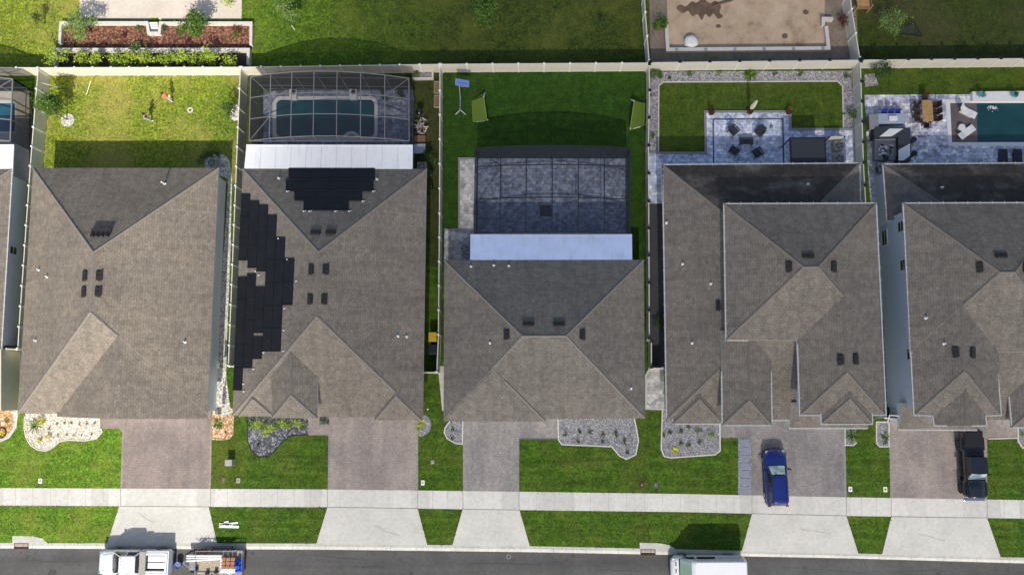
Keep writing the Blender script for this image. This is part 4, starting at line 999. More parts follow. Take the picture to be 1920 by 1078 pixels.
cage('white framed arched screen enclosure over the rounded teal pool', [(491, 167), (776, 170), (776.5, 283), (488, 283)], 7, [.33, .66], 2.9, 1.45, 'frame_white', 'screen_w', bw=.065)
cage('dark framed screen enclosure over the empty slate patio', [(896, 297), (1174, 297), (1174, 451), (894, 451)], 6, [.22, .6], 3.05, .75, 'frame_dark', 'screen_d', bw=.08)
cage('grey framed screen enclosure over the blue pool at the left edge', [(-190, 173), (61, 171), (57, 283), (-190, 283)], 6, [.33, .66], 2.9, 1.4, 'frame_white', 'screen_d')
# ------------------------------------------------------------------ pools
def rrect_px(x0, y0, x1, y1, r, n=6):
    out = []
    for cx, cy, a in ((x1-r, y0+r, -90), (x1-r, y1-r, 0), (x0+r, y1-r, 90), (x0+r, y0+r, 180)):
        for k in range(n+1): t = rad(a+90*k/n); out.append((cx+r*math.cos(t), cy+r*math.sin(t)))
    return out
def pool(label, outer, inner, mat, z=.05, inner_w=None):
    c = P(*outer[0], 0); c = sum((P(x, y, 0) for x, y in outer), Vector())/len(outer)
    o = thing('swimming_pool', label, 'swimming pool', c)
    a = [P(x, y, z)-c for x, y in outer]; b = [P(x, y, z)-c for x, y in inner]; n = len(a)
    m = MB()
    for i in range(n):
        j = (i+1) % n; dn = Vector((0, 0, -.25))
        m.face([a[j], a[i], b[i], b[j]]); m.face([a[i], a[j], a[j]+dn, a[i]+dn]); m.face([b[j], b[i], b[i]+dn, b[j]+dn])
    m.build('coping', 'stonewhite', o)
    m = MB(); m.face([v+Vector((0, 0, -.012)) for v in b][::-1]); w_ = m.build('water', mat, o)
    return o, c
op, c2 = pool('rounded teal swimming pool under the white framed screen enclosure', rrect_px(511, 181, 708, 264, 14), rrect_px(518, 187.5, 702, 257.5, 10), 'pool2')
mb = MB(); q = [(645, 259), (648, 254.5), (653, 251), (659, 249.6), (665, 251), (670, 254.5), (673, 259)]
ribbon(mb, [P(x, y, 0)-c2 for x, y in q], .28, -.05, .06); mb.build('step_coping', 'stonewhite', op)
pool('blue swimming pool cut off by the left edge', rrect_px(-140, 188, 31, 250, 3, 2), rrect_px(-136, 194, 28, 247, 2, 2), 'pool0')
op, c5 = pool('rectangular deep teal swimming pool with two white loungers in its shallow end', [(1773, 187), (2060, 186), (2064, 274), (1778.5, 274)], [(1781.5, 193.8), (2055, 193), (2058, 267), (1785, 267)], 'pool5')
mb = MB(); mb.face([P(x, y, .052)-c5 for x, y in [(1781.6, 193.9), (1785.1, 266.9), (1833, 266.9), (1831, 193.9)]]); mb.build('shallow_shelf', 'shelf', op)
mb = MB()
for k in range(60):
    a = random.uniform(0, 6.28); r = abs(random.gauss(0, 4.5)); v = P(1862+r*math.cos(a)*1.3, 202.5+r*math.sin(a)*.6, .06)-c5; mb.ball(v, random.uniform(.02, .07), 5, sc=(1, 1, .4))
mb.build('water_glint', 'stonewhite', op)  # white beads standing in for a glint of light on the water
# ------------------------------------------------------------------ garden walls
def gwall(label, px, w, h, mat='stone', closed=False, cat='garden wall'):
    mb = MB(); p = [P(x, y, h) for x, y in px]; ribbon(mb, [Vector((v.x, v.y, 0)) for v in p], w-.06, 0, h, closed)
    k = MB(); ribbon(k, [Vector((v.x, v.y, 0)) for v in p], w-.02, h, h+.06, closed)
    o = thing('retaining_wall', label, cat, (p[0].x, p[0].y, 0))
    for m, nm, mt in ((mb, 'blocks', mat), (k, 'capstones', 'stone')):
        q = m.build(nm, mt, o); q.location = -Vector((p[0].x, p[0].y, 0))
    return o
bed([(114, 45), (472, 45), (472, 90), (114, 90)], 'mulch', 'red bark mulch bed in the upper terrace planter', 'mulch bed', name='mulch_bed')
bed([(103, 95), (466, 95), (464, 140), (100, 140)], 'soil', 'dark soil bed in the lower terrace planter in front of the rear fence', 'soil bed', name='soil_bed')
gwall('pale block wall round the left half of the mulch terrace, up to the steps', [(112, 82), (114.5, 43.5), (276, 43.5), (279, 63), (299, 63), (301, 44), (471, 44), (470.5, 85)], .28, .42)
gwall('pale block wall of the lower terrace holding the row of lime shrubs', [(102, 125), (103, 93.5), (466, 93.5), (465, 122)], .28, .55)
o = thing('garden_steps', 'three small pale steps between the two halves of the mulch terrace wall', 'steps', P(290, 50, 0))
for k in range(4):
    mb = MB(); mb.box(-.42, .42, -.55+k*.2, -.36+k*.2, 0, .14+k*.07); mb.build('tread', 'stonewhite', o); mb = MB(); mb.box(-.42, .42, -.36+k*.2, -.35+k*.2, 0, .18+k*.07); mb.build('riser', 'black', o)
gwall('long pale block wall framing the bare sand yard', [(1249, 40), (1252, 93.5), (1553.5, 91), (1549, 50)], .33, .4)
gwall('short pale block wall at the upper right of the sand yard', [(1562, 36), (1543.5, 35.5), (1543.5, 48)], .3, .4)
def boxes(name, label, cat, px, py, spec, rz=0, z=0, group=None):
    """spec: list of (part name, material, [(x0,x1,y0,y1,z0,z1),...], bevel)"""
    v = P(px, py, z); o = thing(name, label, cat, v, rz, group)
    for nm, mt, bs, bv in spec:
        for b in bs if nm.endswith('*') else [None]:
            mb = MB()
            for q in ([b] if b else bs): mb.box(*q)
            mb.build(nm.rstrip('*'), mt, o, bevel=bv)
    return o
# pedestals with planters by pool two
for x, t in ((552, 'left'), (664, 'right')):
    boxes('pool_pedestal', f'white square pedestal at the back of the covered pool, {t} one of the two', 'pedestal', x, 179, [('block', 'stonewhite', [(-.33, .33, -.5, .4, 0, .5)], .02)])
    v = P(x-1, 175, .5); o = thing('planter', f'black pot with a small dark plant on the {t} pedestal of the covered pool', 'plant pot', v)
    mb = MB(); mb.lathe([(.14, 0), (.2, .22), (.2, .26), (.15, .24)], 12); mb.build('pot', 'black', o)
# AC units
def ac(label, px, py, rz=0):
    v = P(px, py, 0); o = thing('ac_unit', label, 'air conditioner', v, rz, 'air conditioner units')
    mb = MB(); mb.box(-.5, .5, -.5, .5, 0, .08); mb.build('pad', 'concrete', o)
    mb = MB(); mb.box(-.4, .4, -.4, .4, .08, .85); mb.build('casing', 'ac', o, bevel=.05)
    mb = MB(); mb.lathe([(.33, 0), (.33, .012)], 24, (0, 0, .852)); mb.build('fan_opening', 'black', o)
    mb = MB()
    for k in range(5): a = k*math.pi*2/5; mb.bar((0, 0, .875), (.3*math.cos(a), .3*math.sin(a), .875), .09, .01)
    mb.lathe([(.09, .86), (.09, .89)], 10); mb.build('fan', 'metal', o)
    mb = MB()
    for r in (.12, .2, .28, .345): ribbon(mb, [Vector((r*math.cos(a*.3927), r*math.sin(a*.3927), 0)) for a in range(16)], .014, .9, .91, True)
    for k in range(4): a = k*math.pi/4+.3; mb.bar((-.35*math.cos(a), -.35*math.sin(a), .905), (.35*math.cos(a), .35*math.sin(a), .905), .014)
    mb.build('guard', 'ac', o)
ac('air conditioner at the rear right corner of the light taupe house, by a bush', 404, 310)
ac('air conditioner behind the solar panel house next to a leafy bush', 793, 317)
ac('air conditioner left of the white patio roof of the grey hip roofed house', 873, 470)
ac('upper air conditioner right of the dark pergola', 1567, 278); ac('lower air conditioner right of the dark pergola', 1568, 303)
ac('air conditioner in the gap below the dark bar counter at the right', 1648, 318)
# pergola
pe = thing('pergola', 'dark slatted pergola roof on thin posts beside two air conditioners', 'pergola', P(1512, 290, 0)); pc = P(1512, 290, 0)
a = P(1482, 259.5, 2.5); b = P(1549, 307, 2.5)
mb = MB()
n = 34
for k in range(n): x = a.x+(b.x-a.x)*(k+.5)/n-pc.x; mb.box(x-.038, x+.038, b.y-pc.y-.3, a.y-pc.y, 2.42, 2.5)
mb.build('louvre_roof', 'charcoal', pe)
mb = MB(); mb.box(a.x-pc.x, b.x-pc.x, b.y-pc.y-.3, a.y-pc.y, 2.38, 2.4); mb.build('ceiling', 'charcoal', pe)
mb = MB(); ribbon(mb, [Vector((x-pc.x, y-pc.y, 0)) for x, y in ((a.x, b.y-.3), (b.x, b.y-.3), (b.x, a.y), (a.x, a.y))], .1, 2.3, 2.53, True); mb.build('rim', 'black', pe)
for x in (a.x, b.x): mb = MB(); mb.box(x-.05-pc.x, x+.05-pc.x, a.y-.05-pc.y, a.y+.05-pc.y, 0, 2.3); mb.build('post', 'black', pe)
boxes('privacy_screen', 'beige slatted privacy screen above the two air conditioners', 'screen', 1560, 265, [('panel', 'vinyl', [(-.58, .58, -.05, .05, .1, 1.25)], .01), ('post*', 'black', [(-.66, -.58, -.05, .05, 0, 1.35), (.58, .66, -.05, .05, 0, 1.35)], .01)])
# patio furniture
def lchair(label, px, py, rz):
    o = thing('patio_chair', label, 'chair', P(px, py, .03), rz, 'dark lounge chairs round the patio table')
    mb = MB(); mb.box(-.33, .33, -.34, .34, .3, .42); mb.build('seat', 'charcoal', o, bevel=.03)
    mb = MB(); mb.mesh([(-.33, .27, .4), (.33, .27, .4), (.33, .36, .4), (-.33, .36, .4), (-.31, .42, .85), (.31, .42, .85), (.31, .50, .85), (-.31, .50, .85)], [(3, 2, 1, 0), (4, 5, 6, 7), (0, 1, 5, 4), (1, 2, 6, 5), (2, 3, 7, 6), (3, 0, 4, 7)]); mb.build('backrest', 'charcoal', o, bevel=.02)
    for s in (-1, 1):
        mb = MB(); mb.box(s*.38-.04, s*.38+.04, -.34, .38, .58, .62); mb.build('armrest', 'black', o, bevel=.01)
        for y in (-.3, .34): mb = MB(); mb.box(s*.38-.025, s*.38+.025, y-.025, y+.025, 0, .58); mb.build('leg', 'black', o)
lchair('dark patio chair at the upper left of the low table', 1374, 248.5, rad(-140+180)); lchair('dark patio chair at the upper right of the low table', 1422, 250, rad(-40))
lchair('dark patio chair at the lower left of the low table', 1375, 285, rad(145)); lchair('dark patio chair at the lower right of the low table', 1417, 288.5, rad(-150))
boxes('coffee_table', 'dark rectangular low table between four patio chairs', 'table', 1397, 267, [('tabletop', 'charcoal', [(-.6, .6, -.32, .32, .42, .46)], .01), ('leg*', 'black', [(sx*.54-.03, sx*.54+.03, sy*.27-.03, sy*.27+.03, 0, .42) for sx in (-1, 1) for sy in (-1, 1)], 0), ('fire_bowl', 'black', [(-.2, .2, -.1, .1, .46, .475)], .005)])
for x, y in ((1446, 239), (1419, 268)):
    mb = MB(); mb.lathe([(.09, 0), (.12, .2), (.08, .3)], 10); o = mb.build('lantern', 'metal'); o.location = P(x, y, .03); tag(o, 'small grey lantern on the blue grey patio, ' + ('upper' if y < 250 else 'lower') + ' of the two', 'lantern')
def pot(label, px, py, r=.26, h=.42, mat='black'):
    o = thing('plant_pot', label, 'plant pot', P(px, py, .03))
    mb = MB(); mb.lathe([(r*.7, 0), (r, h*.7), (r*1.05, h), (r*.85, h), (r*.8, h*.86), (0.01, h*.86)], 16); mb.build('pot', mat, o)
    return o
umb = thing('patio_umbrella', 'folded cream patio umbrella standing behind the four patio chairs', 'umbrella', P(1404.5, 209, 0))
mb = MB(); mb.lathe([(.28, 0), (.28, .07), (.06, .1), (.06, .3)], 16); mb.build('base', 'black', umb)
mb = MB(); mb.lathe([(.025, .1), (.025, 2.75)], 8); mb.build('pole', 'metal', umb)
mb = MB(); mb.rings([[((r*(1+.22*(i % 2)))*math.cos(i*math.pi/8), (r*(1+.22*(i % 2)))*math.sin(i*math.pi/8), z) for i in range(16)] for r, z in ((.13, .9), (.17, 1.3), (.14, 1.9), (.10, 2.4), (.05, 2.72))]); mb.build('canopy', 'cream', umb)
# dining set
dt = boxes('dining_table', 'long honey coloured wooden dining table with three panels on the pool deck', 'table', 1732, 213, [('tabletop*', 'wood', [(-.45, .45, -.95, -.325, .70, .75), (-.45, .45, -.31, .31, .70, .75), (-.45, .45, .325, .95, .70, .75)], .012), ('leg*', 'darkwicker', [(sx*.38-.04, sx*.38+.04, sy*.85-.04, sy*.85+.04, 0, .7) for sx in (-1, 1) for sy in (-1, 1)], 0)])
def dchair(label, dx, dy, rz):
    v = P(1732, 213, .03)+Vector((dx, dy, 0)); o = thing('dining_chair', label, 'chair', v, rz, 'dark brown chairs round the wooden dining table')
    mb = MB(); mb.box(-.25, .25, -.25, .25, .38, .45); mb.build('seat', 'darkwicker', o, bevel=.02)
    mb = MB(); mb.mesh([(-.25, .2, .42), (.25, .2, .42), (.25, .26, .42), (-.25, .26, .42), (-.25, .33, .95), (.25, .33, .95), (.25, .39, .95), (-.25, .39, .95)], [(3, 2, 1, 0), (4, 5, 6, 7), (0, 1, 5, 4), (1, 2, 6, 5), (2, 3, 7, 6), (3, 0, 4, 7)]); mb.build('backrest', 'darkwicker', o)
    for s in (-1, 1):
        mb = MB(); mb.box(s*.27-.03, s*.27+.03, -.22, .28, .6, .63); mb.build('armrest', 'darkwicker', o)
        for y in (-.21, .21): mb = MB(); mb.box(s*.24-.02, s*.24+.02, y-.02, y+.02, 0, .6 if y < 0 else .42); mb.build('leg', 'darkwicker', o)
for k, y in enumerate((.62, 0, -.62)):
    w_ = ('top', 'middle', 'bottom')[k]
    dchair(f'{w_} chair on the left side of the wooden dining table', -.78, y, rad(90)); dchair(f'{w_} chair on the right side of the wooden dining table', .78, y, rad(-90))
dchair('chair at the upper end of the wooden dining table', -.02, 1.22, 0); dchair('chair at the lower end of the wooden dining table', -.02, -1.22, rad(180))
# outdoor kitchen
boxes('kitchen_island', 'pale blue grey stone kitchen island with a square grill, near the dining table', 'counter', 1664, 229, [('cabinet', 'counter', [(-1.08, 1.08, -.38, .38, 0, .86)], 0), ('worktop', 'counter', [(-1.15, 1.15, -.45, .45, .86, .92)], .01), ('grill_lid', 'stonewhite', [(-.3, .42, -.22, .2, .92, 1.1)], .04)])
boxes('side_counter', 'grey stone side counter between the kitchen island and the fence', 'counter', 1631, 235, [('cabinet', 'greypav', [(-.35, .35, -.6, .65, 0, .84)], 0), ('worktop', 'greypav', [(-.4, .4, -.66, .7, .84, .9)], .01)])
for k, x in enumerate((1652, 1665, 1678)):
    o = thing('bar_stool', f'deep blue bar stool behind the stone kitchen island, {ordn[k]} from the left', 'stool', P(x, 217.5, .03))
    mb = MB(); mb.box(-.22, .22, -.2, .2, .62, .68); mb.build('seat', 'bluefab', o, bevel=.02); mb = MB(); mb.mesh([(-.22, .17, .66), (.22, .17, .66), (.22, .22, .66), (-.22, .22, .66), (-.2, .27, .98), (.24, .27, .98), (.24, .32, .98), (-.2, .32, .98)], [(3, 2, 1, 0), (4, 5, 6, 7), (0, 1, 5, 4), (1, 2, 6, 5), (2, 3, 7, 6), (3, 0, 4, 7)]); mb.build('backrest', 'bluefab', o)
    for sx in (-1, 1):
        for sy in (-1, 1): mb = MB(); mb.bar((sx*.2, sy*.18, 0), (sx*.17, sy*.15, .62), .03); mb.build('leg', 'chrome', o)
bar = thing('bar_counter', 'dark L shaped raised bar counter with two white slanted panels, on the right hand deck', 'counter', P(1690, 270, 0)); bc = P(1690, 270, 0)
def topq(px, z, z0, mat, nm):
    p = [P(x, y, z)-bc for x, y in px]
    if area2(p) < 0: p.reverse()
    mb = MB(); mb.face(p); lo = [Vector((v.x, v.y, z0)) for v in p]
    for i in range(len(p)): j = (i+1) % len(p); mb.face([lo[i], lo[j], p[j], p[i]])
    mb.build(nm, mat, bar)
topq([(1644, 239), (1707, 239.5), (1708, 302), (1686, 302), (1684, 257), (1640, 258.5), (1638, 247)], 1.06, 0, 'charcoal', 'counter')
topq([(1668, 241.5), (1694, 241.5), (1672, 256), (1649, 256.6)], 1.075, 1.0, 'stonewhite', 'white_panel'); topq([(1685, 281), (1706, 270), (1706.5, 292), (1695, 301), (1685, 301)], 1.075, 1.0, 'stonewhite', 'white_panel')
topq([(1640, 260), (1683, 258), (1684, 300), (1640, 300)], .55, 0, 'greypav', 'lower_bench')
for k, (x, y, t) in enumerate(((1707, 266, 'upper right'), (1708, 292, 'lower right'), (1655, 301, 'lower left'), (1678, 301, 'lower middle'), (1641, 322, 'bottom left'))):
    o = thing('round_stool', f'round black stool at the {t} of the dark bar counter', 'stool', P(x, y, .03), 0, 'black stools round the dark bar counter')
    mb = MB(); mb.lathe([(.23, .66), (.25, .7), (.24, .74), (.05, .75)], 18); mb.build('seat', 'black', o); mb = MB(); mb.lathe([(.2, 0), (.2, .03), (.035, .05), (.035, .66)], 14); mb.build('pedestal', 'black', o)
rk = MB()
for k in range(70):
    v = P(random.uniform(1643, 1668), random.uniform(275, 296), 0); rk.ball((v.x, v.y, .6+random.uniform(0, .06)), random.uniform(.04, .12), 6, random.choice((0, 0, 1)), (1.2, .8, .6))
tag(rk.build('rock_pile', ['stonewhite', 'black']), 'pile of white and black rocks on the low bench inside the dark bar counter', 'rocks')
# loungers by the right pool
def lounger(label, px, py, rz, z, mat, back=.5, nm='pool_lounger', W=.62):
    o = thing(nm, label, 'lounger', P(px, py, z), rz)
    prof = [(-.85, .16), (-.5, .22), (-.1, .16), (.25, .17), (.5, .3), (.85, .3+back)]
    mb = MB(); mb.rings([[(x, -W/2, zz), (x, W/2, zz), (x, W/2, zz+.07), (x, -W/2, zz+.07)] for x, zz in prof]); mb.build('bed', mat, o, bevel=.02)
    for s in (-1, 1):
        mb = MB(); mb.box(-.55, .55, s*W*.42-.03, s*W*.42+.03, 0, .17); mb.build('foot', mat, o)
lounger('white curved lounger in the shallow end of the pool, upper one', 1811, 211, rad(150), .05, 'stonewhite', .62); lounger('white lounger in the shallow end of the pool, lower one beside the round table', 1809.5, 250, rad(215), .05, 'stonewhite', .12)
o = thing('side_table', 'small round white table between the two white pool loungers', 'table', P(1800, 241.5, .05)); mb = MB(); mb.lathe([(.3, .3), (.31, .33), (.3, .36), (.02, .36)], 20); mb.build('tabletop', 'stonewhite', o); mb = MB(); mb.lathe([(.2, 0), (.1, .15), (.16, .3)], 14); mb.build('base', 'stonewhite', o)
for x, t in ((1879, 'left one'), (1906, 'middle one'), (1931, 'right one cut by the edge')): lounger(f'dark lounger against the house by the right hand pool, {t}', x, 299, rad(-90), .03, 'charcoal', .3, 'deck_lounger', .74)
# raised wall with fire bowls
mb = MB(); p = [P(x, y, .45) for x, y in [(1823, 172), (2060, 170), (2060, 188), (1824, 188.5)]]
o = thing('raised_pool_wall', 'low white stone ledge behind the right hand pool', 'wall', (p[0].x, p[0].y, 0)); mb.face([v-Vector((p[0].x, p[0].y, 0)) for v in p][::-1])
for i in range(4):
    j = (i+1) % 4; a, b = p[i]-Vector((p[0].x, p[0].y, 0)), p[j]-Vector((p[0].x, p[0].y, 0)); mb.face([Vector((b.x, b.y, 0)), Vector((a.x, a.y, 0)), a, b][::-1])
mb.build('ledge', 'stonewhite', o)
TEALPOTS = []
for x, t in ((1836.5, 'left'), (1899, 'right')):
    o = thing('teal_pot', f'teal glazed pot on the white pool ledge, {t} one', 'plant pot', P(x, 180, .45)); mb = MB(); mb.lathe([(.12, 0), (.26, .18), (.3, .36), (.25, .4), (.2, .3), (.01, .3)], 18); mb.build('bowl', 'teal', o); TEALPOTS.append((x, t))
# yard two side strip
boxes('raised_planter', 'pale block planter box at the rear corner beside the covered pool', 'planter', 794, 143, [('wall*', 'stone', [(-.95, .95, -.42, -.25, 0, .4), (-.95, .95, .25, .42, 0, .4), (-.95, -.78, -.25, .25, 0, .4), (.78, .95, -.25, .25, 0, .4)], .02), ('soil', 'gr_grey', [(-.78, .78, -.25, .25, 0, .3)], 0)])
for k, y in enumerate((166, 192)): boxes('timber_bed', f'tan wooden box bed against the side fence, {("upper", "lower")[k]} of the two', 'planter', 820.5, y, [('side*', 'oldwood', [(-.28, .3, -.55, -.5, 0, .3), (-.28, .3, .5, .55, 0, .3), (-.28, -.23, -.5, .5, 0, .3), (.25, .3, -.5, .5, 0, .3)], 0), ('soil', 'brownwood', [(-.23, .25, -.5, .5, 0, .24)], 0)])
gr = thing('kettle_grill', 'round black kettle barbecue beside the covered pool enclosure', 'barbecue', P(788, 216, 0)); mb = MB(); mb.ball((0, 0, .78), .32, 18, sc=(1, 1, .85)); mb.build('bowl', 'black_paint', gr, smooth=True)
for k in range(3): a = k*2.094; mb = MB(); mb.bar((.2*math.cos(a), .2*math.sin(a), .6), (.33*math.cos(a), .33*math.sin(a), 0), .03); mb.build('leg', 'metal', gr)
mb = MB(); mb.lathe([(.03, 1.04), (.05, 1.07), (.03, 1.1)], 8); mb.build('lid_handle', 'chrome', gr)
fw = thing('firewood_stack', 'heap of split firewood below the round black barbecue', 'firewood', P(790, 238, 0))
for k in range(46):
    mb = MB(); x = random.uniform(-.5, .5); y = random.uniform(-.75, .6); a = random.uniform(-.7, .7)+(1.57 if random.random() < .4 else 0); z = .1+random.random()*.35; dx, dy = .2*math.cos(a), .2*math.sin(a)
    mb.tube([(x-dx, y-dy, z), (x+dx, y+dy, z+random.uniform(-.05, .05))], random.uniform(.035, .06), 5); mb.build('log', random.choice(('firewood', 'firewood', 'bark', 'stonewhite')), fw)
boxes('wood_crate', 'brown wooden crate under the firewood heap', 'crate', 788, 263, [('side*', 'brownwood', [(-.5, .5, -.32, -.28, 0, .4), (-.5, .5, .28, .32, 0, .4), (-.5, -.46, -.28, .28, 0, .4), (.46, .5, -.28, .28, 0, .4)], 0), ('lid', 'brownwood', [(-.46, .46, -.28, .28, .3, .36)], 0)])
boxes('deck_box', 'blue grey plastic storage box below the wooden crate', 'storage box', 788, 282, [('body', 'counter', [(-.5, .5, -.4, .4, 0, .5)], .06), ('lid', 'counter', [(-.53, .53, -.43, .43, .5, .58)], .05)])
# bins
def bin_(label, px, py, body, lid, rz=0):
    o = thing('wheelie_bin', label, 'rubbish bin', P(px, py, 0), rz, 'rubbish bins in the side passage')
    mb = MB(); mb.rings([[(-.24, -.27, .08), (.24, -.27, .08), (.24, .27, .08), (-.24, .27, .08)], [(-.32, -.36, 1.0), (.32, -.36, 1.0), (.32, .36, 1.0), (-.32, .36, 1.0)]]); mb.build('body', body, o, bevel=.03)
    mb = MB(); mb.box(-.35, .35, -.4, .4, 1.0, 1.07); mb.build('lid', lid, o, bevel=.03)
    for s in (-1, 1): mb = MB(); mb.tube([(s*.26, .3, .12), (s*.32, .3, .12)], .12, 12); mb.build('wheel', 'tyre', o)
bin_('wheelie bin with a bright yellow lid in the side passage', 814, 633, 'black', 'yellow'); bin_('black wheelie bin below the yellow lidded one', 814, 656, 'black', 'black')
# goals
def goal(label, c, corners, rz=0):
    o = thing('football_goal', label, 'goal', P(*c, 0)); b = P(*c, 0)
    pt = [P(x, y, z)-b for x, y, z in corners]         # base back left, base back right, base front right, top.. order round
    mb = MB(); mb.face(pt[:4]); 
    mb.face([pt[0], pt[3], pt[4]]); mb.face([pt[1], pt[5], pt[2]]); mb.build('net', 'net', o)
    fr = MB()
    for i, j in ((0, 1), (1, 5), (5, 2), (2, 3), (3, 4), (4, 0)): fr.bar(pt[i], pt[j], .05)
    fr.build('frame', 'grass_green' if 0 else M['leaf_p'], o)
    for i, j, a, bb in ((3, 4, .0, .5), (3, 4, .55, .95), (5, 2, .0, .6), (1, 5, .25, .8)):
        m = MB(); m.bar(pt[i].lerp(pt[j], a), pt[i].lerp(pt[j], bb), .085); m.build('white_sleeve', 'white', o)
goal('green netted football goal with white sleeves in the left of the dark green lawn', (897, 205), [(885, 190, .05), (887, 229, .05), (912.5, 224, 1.0), (907, 182, 1.0), (909.5, 174, .05), (915, 226, .05)])
goal('green netted football goal with white sleeves leaning towards the right side fence', (1195, 215), [(1209, 194, .05), (1207, 236, .05), (1182, 238, 1.0), (1189, 190, 1.0), (1183, 187, .05), (1182, 243, .05)])
bh = thing('basketball_hoop', 'portable basketball hoop with a pale blue backboard in the corner of the dark green lawn', 'basketball hoop', P(863, 207, 0)); bb = P(863, 207, 0)
T = P(861, 157, 1.6)-bb
mb = MB(); mb.tube([(0, 0, .1), T*.5+Vector((.04, 0, .1)), T], .045, 8); mb.build('pole', 'metal', bh)
for dx in (-.42, .48): mb = MB(); mb.bar((0, 0, .06), (dx, -.42, .06), .05); mb.build('leg', 'white', bh)
mb = MB(); mb.bar((0, 0, .06), (0, .15, .3), .12); mb.build('hinge', 'bluepale', bh); mb = MB(); mb.bar(T*.45+Vector((.06, .2, .1)), T*.45+Vector((.08, -.25, .1)), .1, .06); mb.build('brace', 'bluepale', bh)
Mx = Matrix.Translation(T+Vector((.27, .02, .1))) @ Matrix.Rotation(rad(-11), 4, 'Z') @ Matrix.Rotation(rad(62), 4, 'X')
mb = MB(); mb.box(-.62, .62, -.38, .38, -.03, .03, 0, Mx); mb.build('backboard', 'bluepale', bh)
mb = MB(); mb.box(-.45, .45, -.12, .1, .032, .045, 0, Mx); mb.build('board_marking', 'bluep', bh)
mb = MB(); ribbon(mb, [Mx @ Vector((.23*math.cos(a*.523), -.25+.23*math.sin(a*.523)-.1, .0)) for a in range(12)], .03, T.z-.12, T.z-.09, True); mb.build('rim', 'orange', bh)
# rug
mb = MB(); p = [P(x, y, .06) for x, y in [(1012, 384.5), (1034, 384.5), (1034.5, 406), (1012, 406)]]; mb.face(p[::-1])
q = [v-Vector((0, 0, .018)) for v in p]
for i in range(4): j = (i+1) % 4; mb.face([q[i], q[j], p[j], p[i]])
tag(mb.build('outdoor_mat', 'charcoal'), 'small square dark mat on the slate patio inside the dark framed enclosure', 'mat')
# sand yard items
bg_ = MB(); ring = []
rb = random.Random(3)
for k, (r, z) in enumerate(((.55, 0), (.62, .2), (.56, .42), (.36, .56), (.05, .6))): ring.append([(r*math.cos(a*.449)*(1+rb.uniform(-.12, .12)), r*math.sin(a*.449)*(1+rb.uniform(-.12, .12)), z+rb.uniform(-.03, .03)) for a in range(14)])
bg_.rings(ring); o = bg_.build('sack', 'stonewhite'); o.location = P(1295, 81, 0); tag(o, 'big white builder sack standing at the edge of the bare sand', 'sack')
mb = MB(); mb.tube([P(1333, 13, .06), P(1346, 9, .12), P(1362, 4, .15), P(1374, 2, .1)], [.05, .09, .1, .04], 7); tag(mb.build('driftwood', 'bark'), 'dark fallen branch lying on the bare sand', 'branch')
ps = boxes('playset', 'orange brown wooden play platform beside the upper right fence', 'playset', 1612, 15, [('deck', 'wood', [(-.62, .5, -.4, .5, .9, .96)], 0), ('rail*', 'brownwood', [(.5, .56, -.4, .5, 0, 1.3), (-.62, .6, -.46, -.4, .6, 1.0)], 0), ('roof', 'counter', [(-.8, .9, .55, 1.2, 1.8, 1.88)], 0), ('post*', 'wood', [(.52, .62, -.5, -.4, 0, 1.4), (-.66, -.56, -.5, -.4, 0, 1.4), (.52, .62, .45, .55, 0, 1.8)], 0)])
nt_ = thing('practice_net', 'black triangular practice net lying on the upper right lawn', 'net', P(1707, 58, 0)); nb = P(1707, 58, 0)
pt = [P(1685, 54, .5)-nb, P(1715, 44, .9)-nb, P(1729, 68, .4)-nb, P(1712, 66, .05)-nb, P(1687, 64, .05)-nb]
mb = MB(); mb.face(pt[::-1]); mb.build('net', 'blacknet', nt_); mb = MB()
for i in range(5): mb.bar(pt[i], pt[(i+1) % 5], .06)
mb.build('frame', 'black', nt_)
mb = MB(); mb.bar(P(546.5, 48, .05), P(553, 57, .05), .06); tag(mb.build('marker_stick', 'white'), 'short white stick lying on the rear lawn below the shrub', 'stick')
# street furniture and utilities
def util(name, label, px, py, w, l, h, mat, dot=None, rz=0, cat='utility box'):
    o = thing(name, label, cat, P(px, py, .006), rz); mb = MB(); mb.box(-w/2, w/2, -l/2, l/2, 0, h); mb.build('box', mat, o, bevel=min(.03, h*.3))
    if dot: mb = MB(); mb.lathe([(w*.2, h), (w*.2, h+.012)], 12); mb.build('lid', dot, o)
    return o
util('meter_box', 'white water meter box with a black dot on the lower left lawn', 76, 901, .32, .42, .06, 'stonewhite', 'black')
util('meter_box', 'white water meter box beside the mauve driveway', 793, 904.5, .3, .42, .06, 'stonewhite', 'black')
util('meter_box', 'white water meter box right of the driveway with the blue car', 1594, 916.5, .32, .42, .06, 'stonewhite', 'black')
util('meter_box', 'pale yellow water meter box left of the right hand driveway', 1659.5, 917, .32, .44, .06, 'cream', 'black')
util('transformer_box', 'grey green electrical box standing on the lawn right of the rosy driveway', 434, 866, .6, .5, .75, 'ac', cat='electrical box')
util('valve_cover', 'dark green oval cover in the lawn beside the rosy driveway', 419, 900, .28, .5, .04, 'bark', 'metal'); util('valve_cover', 'grey round cover in the lawn below the electrical box', 447, 900.5, .34, .4, .04, 'ac', 'bark')
util('valve_cover', 'grey round cover in the narrow lawn right of the mauve driveway', 811, 865.5, .3, .3, .04, 'metal', 'ac')
util('utility_vault', 'dark rectangular cover in the lawn near the pavement, left of a pair', 1203.6, 909, .38, .52, .05, 'rust', 'metal'); util('utility_vault', 'dark rounded cover in the lawn near the pavement, right of a pair', 1229.5, 909, .36, .46, .05, 'borderpav', 'metal')
